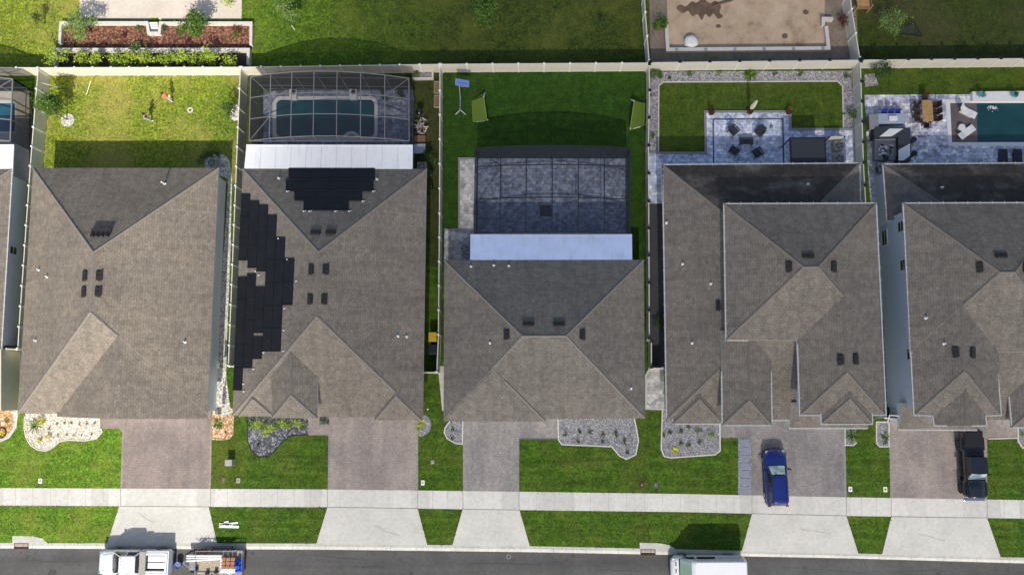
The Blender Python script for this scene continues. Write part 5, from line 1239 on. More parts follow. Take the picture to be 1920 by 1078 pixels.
for k, (x0, y0, x1, y1, w) in enumerate(((411, 984, 446, 979.5, .16), (411, 986.5, 448, 987.3, .2), (420, 979, 429, 976.8, .12), (411, 981.5, 437, 983, .12))):
    mb = MB(); mb.bar(P(x0, y0, .05), P(x1, y1, .05), w, .06); tag(mb.build('vinyl_board', 'white'), f'white vinyl board lying on the kerbside lawn, {("top long", "bottom long", "tiny topmost", "middle slanted")[k]} one of the pile', 'board', 'white boards on the kerbside lawn')
for x, y, t in ((801, 858/1.118, 'left of the half round bed'),): pass
mb = MB(); mb.lathe([(.07, 0), (.07, .06), (.02, .07)], 10); o = mb.build('sprinkler_head', 'white'); o.location = P(802, 767, 0); tag(o, 'tiny white sprinkler head in the narrow side lawn', 'sprinkler')
# manhole ring on street
mb = MB(); c = P(954, 1043, -.09); ribbon(mb, [c+Vector((.17*math.cos(a*.4), .17*math.sin(a*.4), 0)) for a in range(16)], .04, -.1, -.09, True); tag(mb.build('valve_ring', 'metal'), 'small pale valve ring in the asphalt', 'valve cover')
# yard one items
mb = MB(); c = P(127, 226, 0)
n = 18; mb.face([(c.x+.62*math.cos(2*math.pi*i/n), c.y+.62*math.sin(2*math.pi*i/n), .035) for i in range(n)]); tag(mb.build('tree_ring', 'peb_white'), 'round patch of white pebbles at the foot of the small tree', 'pebble patch', kind='stuff')
mb = MB(); c = P(442, 212, 0); mb.face([(c.x+.55*math.cos(2*math.pi*i/n), c.y+.75*math.sin(2*math.pi*i/n), .035) for i in range(n)]); tag(mb.build('tree_ring', 'peb_white'), 'patch of white pebbles by the right hand fence of the sunny yard', 'pebble patch', kind='stuff')
st_ = thing('shepherd_hook', 'thin white pole leaning over the sunny lawn near the rear fence', 'pole', P(162, 178, 0)); b0 = P(162, 178, 0)
mb = MB(); mb.tube([(0, 0, 0), P(170.5, 152, .7)-b0], .028, 6); mb.build('rod', 'white', st_); mb = MB(); mb.tube([P(170.5, 152, .7)-b0, P(174, 149, .75)-b0, P(177, 153, .7)-b0], .03, 6); mb.build('tip', 'terracotta', st_)
mb = MB(); c = P(357, 207, 0); ribbon(mb, [c+Vector((.2*math.cos(a*.4), .2*math.sin(a*.4), 0)) for a in range(16)], .12, 0, .06, True); tag(mb.build('stone_ring', 'stone'), 'small ring of pale stones in the sunny lawn', 'stones')
mb = MB(); mb.tube([P(282, 203, .03), P(306, 175.5, .03)], .02, 6); tag(mb.build('dark_streak', 'black'), 'thin dark streak lying straight between the two people on the sunny lawn', 'hose')  # dark streak between the two people, built as a thin tube
mb = MB(); mb.bar(P(79, 156, 1.2), P(109, 164.5, .1), .04); tag(mb.build('support_stake', 'white'), 'pale stake running from the left side fence down to the lawn', 'stake')
# ------------------------------------------------------------------ vehicles (nose towards +x in their own space)
def outline(x0, x1, w, r0, r1, n=5, nb=0):
    """rounded rectangle in plan; r1 front corner radius, r0 rear"""
    pts = []
    for cx, cy, a, r in ((x1-r1, w-r1, 0, r1), (x0+r0, w-r0, 90, r0), (x0+r0, -w+r0, 180, r0), (x1-r1, -w+r1, 270, r1)):
        for k in range(n+1):
            t = rad(a+90*k/n); pts.append((cx+r*math.cos(t), cy+r*math.sin(t)))
    return pts
def lvl(o, z, fz=None): return [(x, y, z if fz is None else fz(x, y, z)) for x, y in o]
bk_name = None
def wheels(o, xs, hw, r=.36, wd=.24):
    for x in xs:
        for s in (-1, 1):
            m = MB(); m.tube([(x, s*(hw-wd), r), (x, s*hw, r)], r, 20); w_ = m.build('wheel', 'tyre', o, smooth=False)
            m = MB(); m.tube([(x, s*(hw-.02), r), (x, s*(hw+.012), r)], r*.62, 14); m.build('rim', 'metal' if o is not bk_name else 'black', w_)
def glassquad(o, q, mat='glass', nm='windscreen', lift=.012):
    q = [Vector(p) for p in q]; n = (q[1]-q[0]).cross(q[2]-q[0]).normalized(); c = sum(q, Vector())/4
    k = 5; m = MB(); g = []
    for i in range(k+1):
        row = []
        for j in range(k+1):
            p = q[0].lerp(q[1], j/k).lerp(q[3].lerp(q[2], j/k), i/k); row.append(p+n*(lift+.05*(1-(2*j/k-1)**2)*(nm in ('windscreen', 'rear_window'))))
        g.append(row)
    for i in range(k):
        for j in range(k): m.face([g[i][j], g[i][j+1], g[i+1][j+1], g[i+1][j]])
    return m.build(nm, mat, o, smooth=True)
# blue SUV
suv = thing('car', 'dark blue sport utility car parked nose to the house on the driveway', 'car', P(1450.5, 893, .015), rad(90+1.5))
L0, L1, Wd = -2.32, 2.32, .93
mb = MB(); ol = [outline(L0+.1, L1-.12, Wd-.06, .35, .5), outline(L0, L1, Wd, .4, .62), outline(L0+.02, L1-.02, Wd, .4, .66), outline(L0+.08, L1-.14, Wd-.05, .4, .68), outline(L0+.14, L1-.3, Wd-.14, .4, .66)]
hz = lambda x, y, z: z-(.12*max(0, (x-.9))/1.3 if z > .7 else 0)
mb.rings([lvl(ol[0], .22), lvl(ol[1], .45), lvl(ol[2], .72), lvl(ol[3], .98, hz), lvl(ol[4], 1.06, hz)]); mb.build('body', 'blue_paint', suv, smooth=True)
mb = MB(); cb0 = outline(-2.2, 1.02, .80, .3, .34); rf0 = outline(-2.0, .22, .60, .25, .22)
mb.rings([lvl(cb0, 1.0), lvl(rf0, 1.58)], cap=False); mb.build('side_windows', 'glass', suv, smooth=True)
mb = MB(); mb.rings([lvl(outline(-2.04, .26, .63, .27, .25), 1.55), lvl(outline(-2.06, .27, .64, .27, .25), 1.6), lvl(outline(-1.95, .15, .53, .25, .2), 1.66)]); mb.build('roof', 'blue_paint', suv, smooth=True)
glassquad(suv, [(.94, -.66, 1.06), (.94, .66, 1.06), (.30, .53, 1.56), (.30, -.53, 1.56)], 'glass_sky')
glassquad(suv, [(-2.2, .62, 1.1), (-2.2, -.62, 1.1), (-2.02, -.5, 1.5), (-2.02, .5, 1.5)], 'glass', 'rear_window')
for s in (-1, 1):
    m = MB(); m.tube([(1.0, s*.76, 1.03), (.28, s*.6, 1.58)], .04, 6); m.build('pillar', 'blue_paint', suv)
    m = MB(); m.tube([(-.35, s*.83, 1.0), (-.3, s*.64, 1.57)], .03, 6); m.build('pillar', 'black', suv)
    m = MB(); m.bar((-1.85, s*.57, 1.68), (.05, s*.57, 1.68), .035); m.build('roof_rail', 'black', suv)
    m = MB(); m.mesh([(.78, s*.9, 1.0), (.62, s*.9, 1.0), (.6, s*1.14, 1.0), (.74, s*1.16, 1.0), (.78, s*.9, 1.06), (.62, s*.9, 1.06), (.6, s*1.14, 1.16), (.74, s*1.16, 1.16)], [(0, 1, 2, 3), (4, 5, 6, 7), (0, 1, 5, 4), (1, 2, 6, 5), (2, 3, 7, 6), (3, 0, 4, 7)]); m.build('mirror', 'black', suv)
    m = MB(); m.ball((2.02, s*.66, .74), .2, 10, sc=(1, .7, .45)); m.build('headlight', 'glass_sky', suv)
    m = MB(); m.box(-2.33, -2.2, s*.72-.12, s*.72+.12, .78, .95); m.build('tail_light', 'maroon', suv)
m = MB(); m.rings([lvl(outline(L0-.02, L1+.02, Wd+.015, .4, .6), .3), lvl(outline(L0-.02, L1+.02, Wd+.015, .4, .6), .42)]); m.build('lower_trim', 'black', suv)

for a, b in (((.98, -.6, 1.07), (.98, .6, 1.07)), ((-.3, -.945, .45), (-.3, -.945, .95)), ((-.3, .945, .45), (-.3, .945, .95)), ((.75, .945, .4), (.75, .945, .9)), ((-1.25, .945, .5), (-1.25, .945, .95)), ((.75, -.945, .4), (.75, -.945, .9))): m = MB(); m.bar(a, b, .018); m.build('panel_gap', 'black', suv)
for s in (-1, 1): m = MB(); m.bar((1.0, s*.62+.02, 1.075), (1.0-.1, s*.1+.02, 1.1), .022); m.build('wiper', 'black', suv)
wheels(suv, (-1.4, 1.42), .95, .35)
# white pickup
pk = thing('pickup_truck', 'white crew cab pickup truck parked at the kerb with a pale toolbox behind the cab', 'pickup truck', P(262.5, 1049.5, -.095), rad(180))
L0, L1, Wd = -2.98, 2.98, 1.0
mb = MB(); hz = lambda x, y, z: z-(.1*max(0, x-1.9)/1.1 if z > .9 else 0)-(.04*(y*y) if x > 1 else 0)
mb.rings([lvl(outline(-.35, L1-.06, Wd-.1, .08, .4), .4), lvl(outline(-.35, L1, Wd, .08, .45), .65), lvl(outline(-.35, L1-.02, Wd, .08, .48), 1.0), lvl(outline(-.35, L1-.1, Wd-.07, .08, .5), 1.2, hz), lvl(outline(-.35, L1-.3, Wd-.2, .08, .42), 1.27, hz)]); mb.build('body', 'white_paint', pk, smooth=True)
mb = MB(); mb.rings([lvl(outline(-.62, 1.72, .88, .14, .3), 1.2), lvl(outline(-.42, .86, .68, .14, .2), 1.86)], cap=False); mb.build('side_windows', 'glass', pk, smooth=True)
mb = MB(); mb.rings([lvl(outline(-.47, .9, .71, .16, .2), 1.84), lvl(outline(-.48, .9, .71, .16, .2), 1.89), lvl(outline(-.4, .8, .62, .15, .2), 1.94)]); rf = mb.build('roof', 'white_paint', pk, smooth=True)
for k in range(5): m = MB(); m.ball((.72, -.5+k*.25, 1.93), .05, 6, sc=(1.3, .7, .5)); m.build('marker_lamp', 'black', rf)
glassquad(pk, [(1.62, -.74, 1.24), (1.62, .74, 1.24), (.94, .6, 1.84), (.94, -.6, 1.84)], 'glass'); glassquad(pk, [(-.62, .7, 1.25), (-.62, -.7, 1.25), (-.46, -.58, 1.8), (-.46, .58, 1.8)], 'glass', 'rear_window')
for s in (-1, 1):
    for a, b in (((1.68, .85, 1.2), (.9, .67, 1.86)), ((.45, .90, 1.2), (.35, .7, 1.86)), ((-.56, .86, 1.2), (-.42, .66, 1.86))):
        m = MB(); m.tube([(a[0], s*a[1], a[2]), (b[0], s*b[1], b[2])], .05, 6); m.build('pillar', 'white_paint', pk)
    m = MB(); m.box(1.2, 1.42, s*1.06-.1, s*1.06+.14*s+.1, 1.2, 1.42); m.build('mirror', 'black', pk, bevel=.03)
    m = MB(); m.rings([[(x, s*yy, z) for yy, z in ((1.0, .5), (1.0, 1.28), (.86, 1.33), (.83, 1.28), (.83, .7))] for x in (-.5, -2.9)]); m.build('bed_side', 'white_paint', pk)
    m = MB(); m.box(2.75, 2.95, s*.75-.16, s*.75+.16, .85, 1.08); m.build('headlight', 'glass_sky', pk, bevel=.03)
    m = MB(); m.box(-2.97, -2.88, s*.88-.08, s*.88+.08, .8, 1.15); m.build('tail_light', 'maroon', pk)
    m = MB(); m.box(-2.8, -.9, s*.72-.1, s*.72+.08, .9, 1.34); m.build('side_rack', 'white_paint', pk, bevel=.02)
m = MB(); m.box(-2.9, -.45, -.84, .84, .66, .72); m.build('bed_floor', 'metal', pk); m = MB(); m.box(-2.98, -2.88, -.98, .98, .6, 1.28); m.build('tailgate', 'white_paint', pk, bevel=.02)
m = MB(); m.box(-1.12, -.58, -.95, .95, 1.1, 1.45); m.build('toolbox', 'ac', pk, bevel=.03)
for y0, y1, x1 in ((-.05, .42, -1.25), (-.58, -.12, -1.25)): m = MB(); m.box(-2.7, x1, y0, y1, .9, 1.3); m.build('bed_crate', 'white_paint', pk, bevel=.04)
m = MB(); m.box(-2.86, -2.7, -.8, .8, 1.2, 1.36); m.build('cross_bar', 'white_paint', pk)
m = MB(); m.rings([lvl(outline(L1-.12, L1+.06, .96, .02, .05), .45), lvl(outline(L1-.12, L1+.06, .96, .02, .05), .75)]); m.build('bumper', 'chrome', pk); m = MB(); m.box(-3.1, -2.98, -.9, .9, .45, .65); m.build('bumper', 'chrome', pk)
m = MB(); m.box(-.45, 2.7, -.8, .8, .3, .5); m.build('underbody', 'black', pk)

for a, b in (((1.72, -.8, 1.275), (1.72, .8, 1.275)), ((2.6, -.62, 1.22), (1.8, -.7, 1.29)), ((2.6, .62, 1.22), (1.8, .7, 1.29))): m = MB(); m.bar(a, b, .018); m.build('panel_gap', 'metal', pk)
for s in (-1, 1): m = MB(); m.bar((1.64, s*.6, 1.3), (1.5, s*.08, 1.38), .025); m.build('wiper', 'black', pk)
wheels(pk, (-1.95, 1.95), 1.0, .42, .27)
# white van
vn = thing('van', 'white high roofed delivery van parked at the kerb, cut by the bottom edge', 'van', P(1321.5, 1060.5, -.095), rad(180.5))
L0, L1, Wd = -2.95, 2.95, 1.0
mb = MB(); mb.rings([lvl(outline(L0, L1-.1, Wd-.05, .15, .4), .35), lvl(outline(L0, L1, Wd, .15, .5), .6), lvl(outline(L0, L1-.06, Wd, .15, .55), .95), lvl(outline(L0, L1-.35, Wd-.02, .15, .5), 1.2), lvl(outline(L0, L1-.75, Wd-.05, .15, .35), 1.36)]); mb.build('body', 'white_paint', vn, smooth=True)
mb = MB(); mb.rings([lvl(outline(L0, L1-.72, Wd-.04, .15, .3), 1.3), lvl(outline(L0+.02, L1-1.2, Wd-.08, .15, .25), 1.95), lvl(outline(L0+.05, L1-1.62, Wd-.15, .16, .25), 2.4), lvl(outline(L0+.14, L1-1.75, Wd-.25, .16, .22), 2.5)]); mb.build('cargo_body', 'white_paint', vn, smooth=False)
glassquad(vn, [(2.2, -.84, 1.37), (2.2, .84, 1.37), (1.42, .70, 2.30), (1.42, -.70, 2.30)], 'glass_sky', lift=.05)
m = MB(); m.box(2.22, 2.34, -.84, .84, 1.345, 1.375); m.build('wiper_cowl', 'black', vn)
for k in (-.55, -.02): m = MB(); m.box(2.52, 2.6, k, k+.3, 1.18, 1.25); m.build('bonnet_vent', 'black', vn)
for s in (-1, 1):
    m = MB(); m.box(1.0, 1.12, s*.94-.02, s*.94+.025*s+.02, 1.3, 1.9); m.build('pillar', 'white_paint', vn)
    m = MB(); m.mesh([(x, s*y, z) for x, y, z in ((1.15, .975, 1.4), (2.1, .975, 1.4), (1.65, .945, 1.9), (1.15, .945, 1.95), (1.15, 1.0, 1.4), (2.1, 1.0, 1.4), (1.65, .97, 1.9), (1.15, .97, 1.95))], [(0, 1, 2, 3), (4, 5, 6, 7), (0, 1, 5, 4), (1, 2, 6, 5), (2, 3, 7, 6), (3, 0, 4, 7)]); m.build('side_window', 'glass', vn)
    m = MB(); m.mesh([(x, s*y, z) for x, y, z in ((-.55, .975, 1.4), (.95, .975, 1.4), (.95, .945, 1.95), (-.5, .945, 1.95), (-.55, 1.0, 1.4), (.95, 1.0, 1.4), (.95, .97, 1.95), (-.5, .97, 1.95))], [(0, 1, 2, 3), (4, 5, 6, 7), (0, 1, 5, 4), (1, 2, 6, 5), (2, 3, 7, 6), (3, 0, 4, 7)]); m.build('side_window', 'glass', vn)
    m = MB(); m.box(1.75, 1.95, s*1.1-.1, s*1.1+.1, 1.3, 1.65); m.build('mirror', 'black', vn, bevel=.03)
    m = MB(); m.box(2.55, 2.85, s*.8-.1, s*.8+.1, .9, 1.08); m.build('headlight', 'glass_sky', vn, bevel=.04)
m = MB(); m.rings([lvl(outline(L1-.3, L1+.05, .98, .05, .3), .4), lvl(outline(L1-.3, L1+.05, .98, .05, .3), .62)]); m.build('bumper', 'black', vn)
for k in range(9): m = MB(); m.box(L0+.5+k*.45, L0+.53+k*.45, -.7, .7, 2.5, 2.515); m.build('roof_rib', 'white_paint', vn)
wheels(vn, (-1.85, 1.95), 1.01, .36, .24)
# black pickup
bk = bk_name = thing('pickup_truck', 'black off road pickup truck parked nose to the street on the right hand driveway', 'pickup truck', P(1815, 871, .015), rad(-90))
L0, L1 = -2.85, 2.8
mb = MB(); mb.rings([lvl(outline(L0+.02, L1-.3, .78, .08, .12), .5), lvl(outline(L0, L1-.22, .80, .08, .15), .8), lvl(outline(L0, L1-.3, .80, .08, .15), 1.12)]); mb.build('body', 'black_paint', bk, bevel=.02)
mb = MB(); mb.rings([[(x, y*w_, z+.05*(1-abs(y))) for y, z in ((-1, 1.1), (-.8, 1.22), (0, 1.26), (.8, 1.22), (1, 1.1))] for x, w_ in ((.98, .78), (1.8, .74), (2.45, .66), (2.55, .64))]); mb.build('hood', 'black_paint', bk, smooth=True)
m = MB(); m.tube([(1.05, -.74, 1.25), (1.02, 0, 1.31), (1.05, .74, 1.25)], .035, 6); m.build('cowl_strip', 'chrome', bk)
mb = MB(); mb.rings([lvl(outline(-.85, .98, .76, .1, .08), 1.12), lvl(outline(-.72, .52, .64, .1, .08), 1.78)], cap=False); mb.build('side_windows', 'glass', bk)
mb = MB(); mb.rings([lvl(outline(-.76, .55, .67, .1, .08), 1.76), lvl(outline(-.76, .55, .67, .1, .08), 1.84)]); mb.build('roof', 'black_paint', bk, bevel=.03)
glassquad(bk, [(.97, -.68, 1.18), (.97, .68, 1.18), (.56, .6, 1.75), (.56, -.6, 1.75)], 'glass_sky')
mb = MB(); mb.box(-2.75, -.95, -.70, .70, 1.12, 1.2); mb.build('bed_cover', 'black', bk, bevel=.03)
for s in (-1, 1):
    for x in (-1.75, 1.85):
        m = MB(); m.rings([[(x+a, s*y, z) for y, z in ((.76, .86), (1.0, .84), (1.0, .92), (.76, .95))] for a in (-.52, .52)]); m.build('fender', 'black', bk, bevel=.03)
    m = MB(); m.bar((.6, s*.98, 1.3), (.75, s*.78, 1.2), .05); m.box(.6, .72, s*1.0-.09, s*1.0+.09, 1.22, 1.45); m.build('mirror', 'black', bk, bevel=.02)
    m = MB(); m.lathe([(.11, 0), (.11, .06)], 14); h_ = m.build('headlight', 'chrome', bk); h_.location = (2.56, s*.48, .98); h_.rotation_euler = (0, rad(90), 0)
    m = MB(); m.box(-1.2, 1.2, s*.86-.08, s*.86+.08, .4, .48); m.build('side_step', 'black', bk)
m = MB(); m.box(2.5, 2.58, -.5, .5, .75, 1.1); m.build('grille', 'chrome', bk); m = MB(); m.box(2.62, 2.85, -.85, .85, .5, .68); m.build('bumper', 'chrome', bk, bevel=.04); m = MB(); m.box(-2.98, -2.85, -.8, .8, .5, .68); m.build('bumper', 'black', bk, bevel=.03)
wheels(bk, (-1.75, 1.85), .98, .42, .28)
# trailer with its load
tr = thing('trailer', 'flat utility trailer with a plank deck behind the white pickup', 'trailer', P(414, 1053, -.095), 0)
m = MB()
for k in range(14): m.box(-1.75, 2.05, -.98+k*.14, -.98+k*.14+.13, .55, .59)
m.build('deck', 'oldwood', tr)
m = MB(); ribbon(m, [Vector(p) for p in ((-1.8, -1.03, 0), (2.1, -1.03, 0), (2.1, 1.03, 0), (-1.8, 1.03, 0))], .08, .42, .66, True); ribbon(m, [Vector(p) for p in ((-1.8, -1.03, 0), (2.1, -1.03, 0), (2.1, 1.03, 0), (-1.8, 1.03, 0))], .05, .9, .95, True)
for x in (-1.8, -.5, .8, 2.1):
    for y in (-1.03, 1.03): m.bar((x, y, .6), (x, y, .92), .05)
m.bar((-1.8, -.8, .48), (-3.0, 0, .5), .08); m.bar((-1.8, .8, .48), (-3.0, 0, .5), .08); m.build('frame', 'metal', tr)
for x in (-.1, .75):
    for s in (-1, 1):
        m = MB(); m.tube([(x, s*1.1, .34), (x, s*1.32, .34)], .34, 18); w_ = m.build('wheel', 'tyre', tr); m = MB(); m.tube([(x, s*1.3, .34), (x, s*1.335, .34)], .18, 12); m.build('rim', 'metal', w_)
for s in (-1, 1): m = MB(); m.box(-.55, 1.2, s*1.21-.14, s*1.21+.14, .72, .75); m.build('mudguard', 'black', tr)
m = MB(); m.box(-2.35, -1.85, -.5, .35, .5, .85); m.build('toolbox', 'metal', tr, bevel=.03)
tz = .5
for k, (y0, y1, r_, t) in enumerate(((1041, 1041, .075, 'upper'), (1045.5, 1044.5, .075, 'middle'), (1051, 1046.5, .085, 'lower'))):
    m = MB(); m.tube([P(350, y0, .75), P(416, y1, .8)], r_, 10); tag(m.build('plastic_pipe', 'white'), f'long white plastic pipe lying on the trailer, {t} one', 'pipe', 'white pipes on the trailer')
for r_ in range(3):
    for k in range(3):
        c = P(421+k*8.6-r_*.6, 1047+r_*7.6, .75); m = MB(); m.box(-.17, .17, -.13, .13, 0, .2); m.box(-.1, .1, -.17, .17, .02, .16); o = m.build('clay_block', 'terracotta', bevel=.02); o.location = c; o.rotation_euler = (0, 0, random.uniform(-.2, .2)); tag(o, f'orange clay block on the trailer, {("top", "middle", "bottom")[r_]} row, {ordn[k]} from the left', 'block', 'orange blocks on the trailer')
def cloth(name, label, cat, cx, cy, z, w, l, amp, mat, seed):
    r_ = random.Random(seed); n = 12; c = P(cx, cy, z); pts = []; 
    H_ = [[r_.random()*amp+amp*1.2*math.exp(-((i-n/2)**2+(j-n/2)**2)/14) for i in range(n+1)] for j in range(n+1)]
    for j in range(n+1):
        for i in range(n+1):
            e = 1+.12*r_.uniform(-1, 1); pts.append((c.x+(i/n-.5)*w*e, c.y+(j/n-.5)*l*e, c.z+(H_[j][i] if 0 < i < n and 0 < j < n else 0)))
    m = MB(); m.mesh(pts, [(j*(n+1)+i, j*(n+1)+i+1, (j+1)*(n+1)+i+1, (j+1)*(n+1)+i) for j in range(n) for i in range(n)]); return tag(m.build(name, mat), label, cat)
cloth('tarp', 'crumpled bright blue tarp at the rear end of the trailer', 'tarp', 449, 1059, .62, .62, 1.05, .35, 'bluep', 4)
cloth('plastic_sheet', 'crumpled white plastic sheet under the orange blocks on the trailer', 'sheet', 428, 1060, .6, 1.35, 1.3, .1, 'stonewhite', 5)
m = MB()
for k in range(30): a = P(random.uniform(367, 398), random.uniform(1031, 1040), .7); d = random.uniform(0, 3.1); m.bar(a, a+Vector((.3*math.cos(d), .3*math.sin(d), random.uniform(-.1, .15))), .035)
tag(m.build('scrap_pile', ['rust']), 'tangle of rusty rods along the kerb side of the trailer', 'scrap')
for x, y, z, mt, t in ((338, 1057, .95, 'bluepale', 'pale blue bucket between the pickup and the trailer'),):
    o = thing('bucket', t, 'bucket', P(x, y, -.09)); m = MB(); m.lathe([(.2, 0), (.26, .5), (.28, .55), (.24, .5), (.22, .45), (.01, .45)], 18); m.build('pail', mt, o)
for k, (x, y) in enumerate(((362, 1070), (369, 1066), (406, 1071), (390, 1073))): m = MB(); c = P(x, y, .5); m.box(c.x-.15, c.x+.15, c.y-.12, c.y+.12, .5, .75); tag(m.build('small_box', 'black', bevel=.03), f'small dark box on the trailer deck, {ordn[k]} of four along the bottom of the picture', 'box')
# ------------------------------------------------------------------ people
def skin_mesh(name, verts, edges, radii, mat, parent, root=0, sub=2):
    me = bpy.data.meshes.new(name); me.from_pydata(verts, edges, []); me.materials.append(M[mat]); o = bpy.data.objects.new(name, me); COL.objects.link(o); o.parent = parent
    md = o.modifiers.new('skin', 'SKIN'); md.use_smooth_shade = True
    for i, r_ in enumerate(radii):
        sv = me.skin_vertices[0].data[i]; sv.radius = (r_, r_) if not isinstance(r_, tuple) else r_; sv.use_root = (i == root)
    s = o.modifiers.new('sub', 'SUBSURF'); s.levels = sub; s.render_levels = sub; return o
def person(label, px, py, rz, shirt, legs_mat, arms, lean=0.0):
    o = thing('person', label, 'person', P(px, py, .006), rz)     # faces +y
    J = {'pel': (0, 0, .95), 'sp': (0, lean*.1, 1.12), 'ch': (0, lean*.25, 1.33), 'nk': (0, lean*.34, 1.48), 'hd': (0, lean*.42, 1.58), 'tp': (0, lean*.46, 1.70)}
    V = [J[k] for k in ('pel', 'sp', 'ch', 'nk', 'hd', 'tp')]; E = [(0, 1), (1, 2), (2, 3), (3, 4), (4, 5)]; R = [(.15, .11), (.13, .10), (.16, .11), .055, .085, .075]
    V.append((0, lean*.42+.11, 1.585)); R.append(.018); E.append((4, 6))       # nose
    def add(p, r_, pa): V.append(p); R.append(r_); E.append((pa, len(V)-1)); return len(V)-1
    for s in (-1, 1):
        h_ = add((s*.1, 0, .88), .085, 0); k = add((s*.12, .06*s, .48), .06, h_); a = add((s*.13, -.02+.1*s, .09), .042, k); add((s*.14, .12+.1*s, .04), .035, a)
        sh = add((s*.19, lean*.27, 1.40), .055, 2); el = add((s*arms[0][0], arms[0][1], arms[0][2]), .042, sh); wr = add((s*arms[1][0], arms[1][1], arms[1][2]), .03, el)
        w_ = Vector(V[wr]); d = (w_-Vector(V[el])).normalized(); pl = add(tuple(w_+d*.07), (.038, .02), wr); pv = Vector(V[pl]); sd = d.cross(Vector((0, 0, 1)))
        if sd.length < .1: sd = Vector((1, 0, 0))
        sd.normalize()
        for k2, (off, ln) in enumerate(((-.03, .06), (-.01, .075), (.01, .07), (.03, .055))):
            q = add(tuple(pv+sd*off+d*.03), .009, pl); add(tuple(pv+sd*off+d*(.03+ln)+Vector((0, 0, -.02))), .007, q)
        add(tuple(w_+sd*.05+d*.05), .010, wr)
    skin_mesh('body', V, E, R, 'skin', o, 0, 1)
    # clothes
    tv = [J['pel'], J['sp'], J['ch'], (0, lean*.31, 1.43)]; te = [(0, 1), (1, 2), (2, 3)]; tr_ = [(.17, .13), (.155, .12), (.18, .13), (.09, .08)]
    for s in (-1, 1):
        tv.append((s*.2, lean*.27, 1.40)); te.append((2, len(tv)-1)); tr_.append(.07); a = Vector((s*.2, lean*.27, 1.40)); b = Vector((s*arms[0][0], arms[0][1], arms[0][2])); tv.append(tuple(a.lerp(b, .75))); te.append((len(tv)-2, len(tv)-1)); tr_.append(.062)
    skin_mesh('shirt', tv, te, tr_, shirt, o, 0, 1)
    lv = [(0, 0, .93)]; le = []; lr = [(.165, .125)]
    for s in (-1, 1):
        i0 = len(lv); lv += [(s*.1, 0, .84), (s*.12, .06*s, .48), (s*.13, -.02+.1*s, .14)]; le += [(0, i0), (i0, i0+1), (i0+1, i0+2)]; lr += [.10, .075, .06]
    skin_mesh('trousers', lv, le, lr, legs_mat, o, 0, 1)
    m = MB(); m.ball((0, lean*.44-.015, 1.635), .115, 14, sc=(.95, 1.05, .95)); m.build('hair', 'hair', o, smooth=True)
    for s in (-1, 1):
        m = MB(); m.ball((s*.035, lean*.42+.088, 1.6), .011, 6); m.build('eye', 'black', o); m = MB(); m.ball((s*.098, lean*.42, 1.59), .028, 6, sc=(.5, .8, 1)); m.build('ear', 'skin', o)
        m = MB(); m.ball((s*.135, .05+.1*s, .05), .1, 8, sc=(.5, 1.35, .5)); m.build('shoe', 'stonewhite', o, smooth=True)
    m = MB(); m.bar((-.025, lean*.42+.09, 1.54), (.025, lean*.42+.09, 1.54), .008); m.build('mouth', 'maroon', o)
    return o
person('lower person on the sunny lawn, in a dark red top and light blue trousers', 282, 226.5, rad(-60), 'maroon', 'denim', ((.3, .12, 1.15), (.16, .36, 1.08)), .3)
person('upper person on the sunny lawn, in an orange top and pale trousers', 322.5, 188.5, rad(75), 'orange', 'palecloth', ((.32, .08, 1.14), (.2, .34, 1.12)), .5)
# ------------------------------------------------------------------ plants
rp = random.Random(11)
def leaf(mb, c, s, nrm=None):
    a = rp.uniform(0, 6.283); t = rp.gauss(0, .55); ux = Vector((math.cos(a), math.sin(a), t*.6)).normalized(); up = Vector((rp.gauss(0, .5), rp.gauss(0, .5), 1)).normalized(); uy = up.cross(ux).normalized()
    l = s*rp.uniform(.7, 1.4); w_ = l*.42
    mb.mesh([c-ux*l*.5, c+uy*w_*.5, c+ux*l*.5+Vector((0, 0, -.1*l)), c-uy*w_*.5], [(0, 3, 2, 1)])
def crown(mb, c, rx, ry, rz_, n, ls, clumps=9, hollow=.55):
    cs = []
    for k in range(clumps):
        v = Vector((rp.gauss(0, 1), rp.gauss(0, 1), rp.gauss(0, .8))).normalized()*rp.uniform(hollow, .95); cs.append((Vector((v.x*rx, v.y*ry, v.z*rz_)), rp.uniform(.25, .5)))
    cs.append((Vector((0, 0, rz_*.3)), .5)); pts = []
    for k in range(n):
        q, r_ = rp.choice(cs); v = Vector((rp.gauss(0, .5), rp.gauss(0, .5), rp.gauss(0, .45))); p = c+q+Vector((v.x*rx*r_*1.3, v.y*ry*r_*1.3, v.z*rz_*r_*1.3)); leaf(mb, p, ls)
    return [c+q for q, _ in cs]
def tree(label, px, py, h, rx, rz_, n, mat, ls=.16, lean=(0, 0), name='tree', cat='tree', clumps=10, trunk_r=.06, ry=None):
    b = P(px, py, 0); o = thing(name, label, cat, b); cz = h-rz_; c = Vector((lean[0], lean[1], cz)); mb = MB(); cs = crown(mb, c, rx, ry or rx, rz_, n, ls, clumps); mb.build('crown', mat, o, fix=False)
    t = MB(); t.tube([(0, 0, 0), (lean[0]*.3, lean[1]*.3, cz*.5), tuple(c)], [trunk_r, trunk_r*.8, trunk_r*.45], 7)
    for q in cs[:7]: t.tube([tuple(Vector((0, 0, cz*.45)).lerp(c, .5)), tuple(c.lerp(q, .4)-Vector((0, 0, .05))), tuple(q)], [trunk_r*.5, trunk_r*.32, trunk_r*.12], 5)
    t.build('trunk', 'bark', o); return o
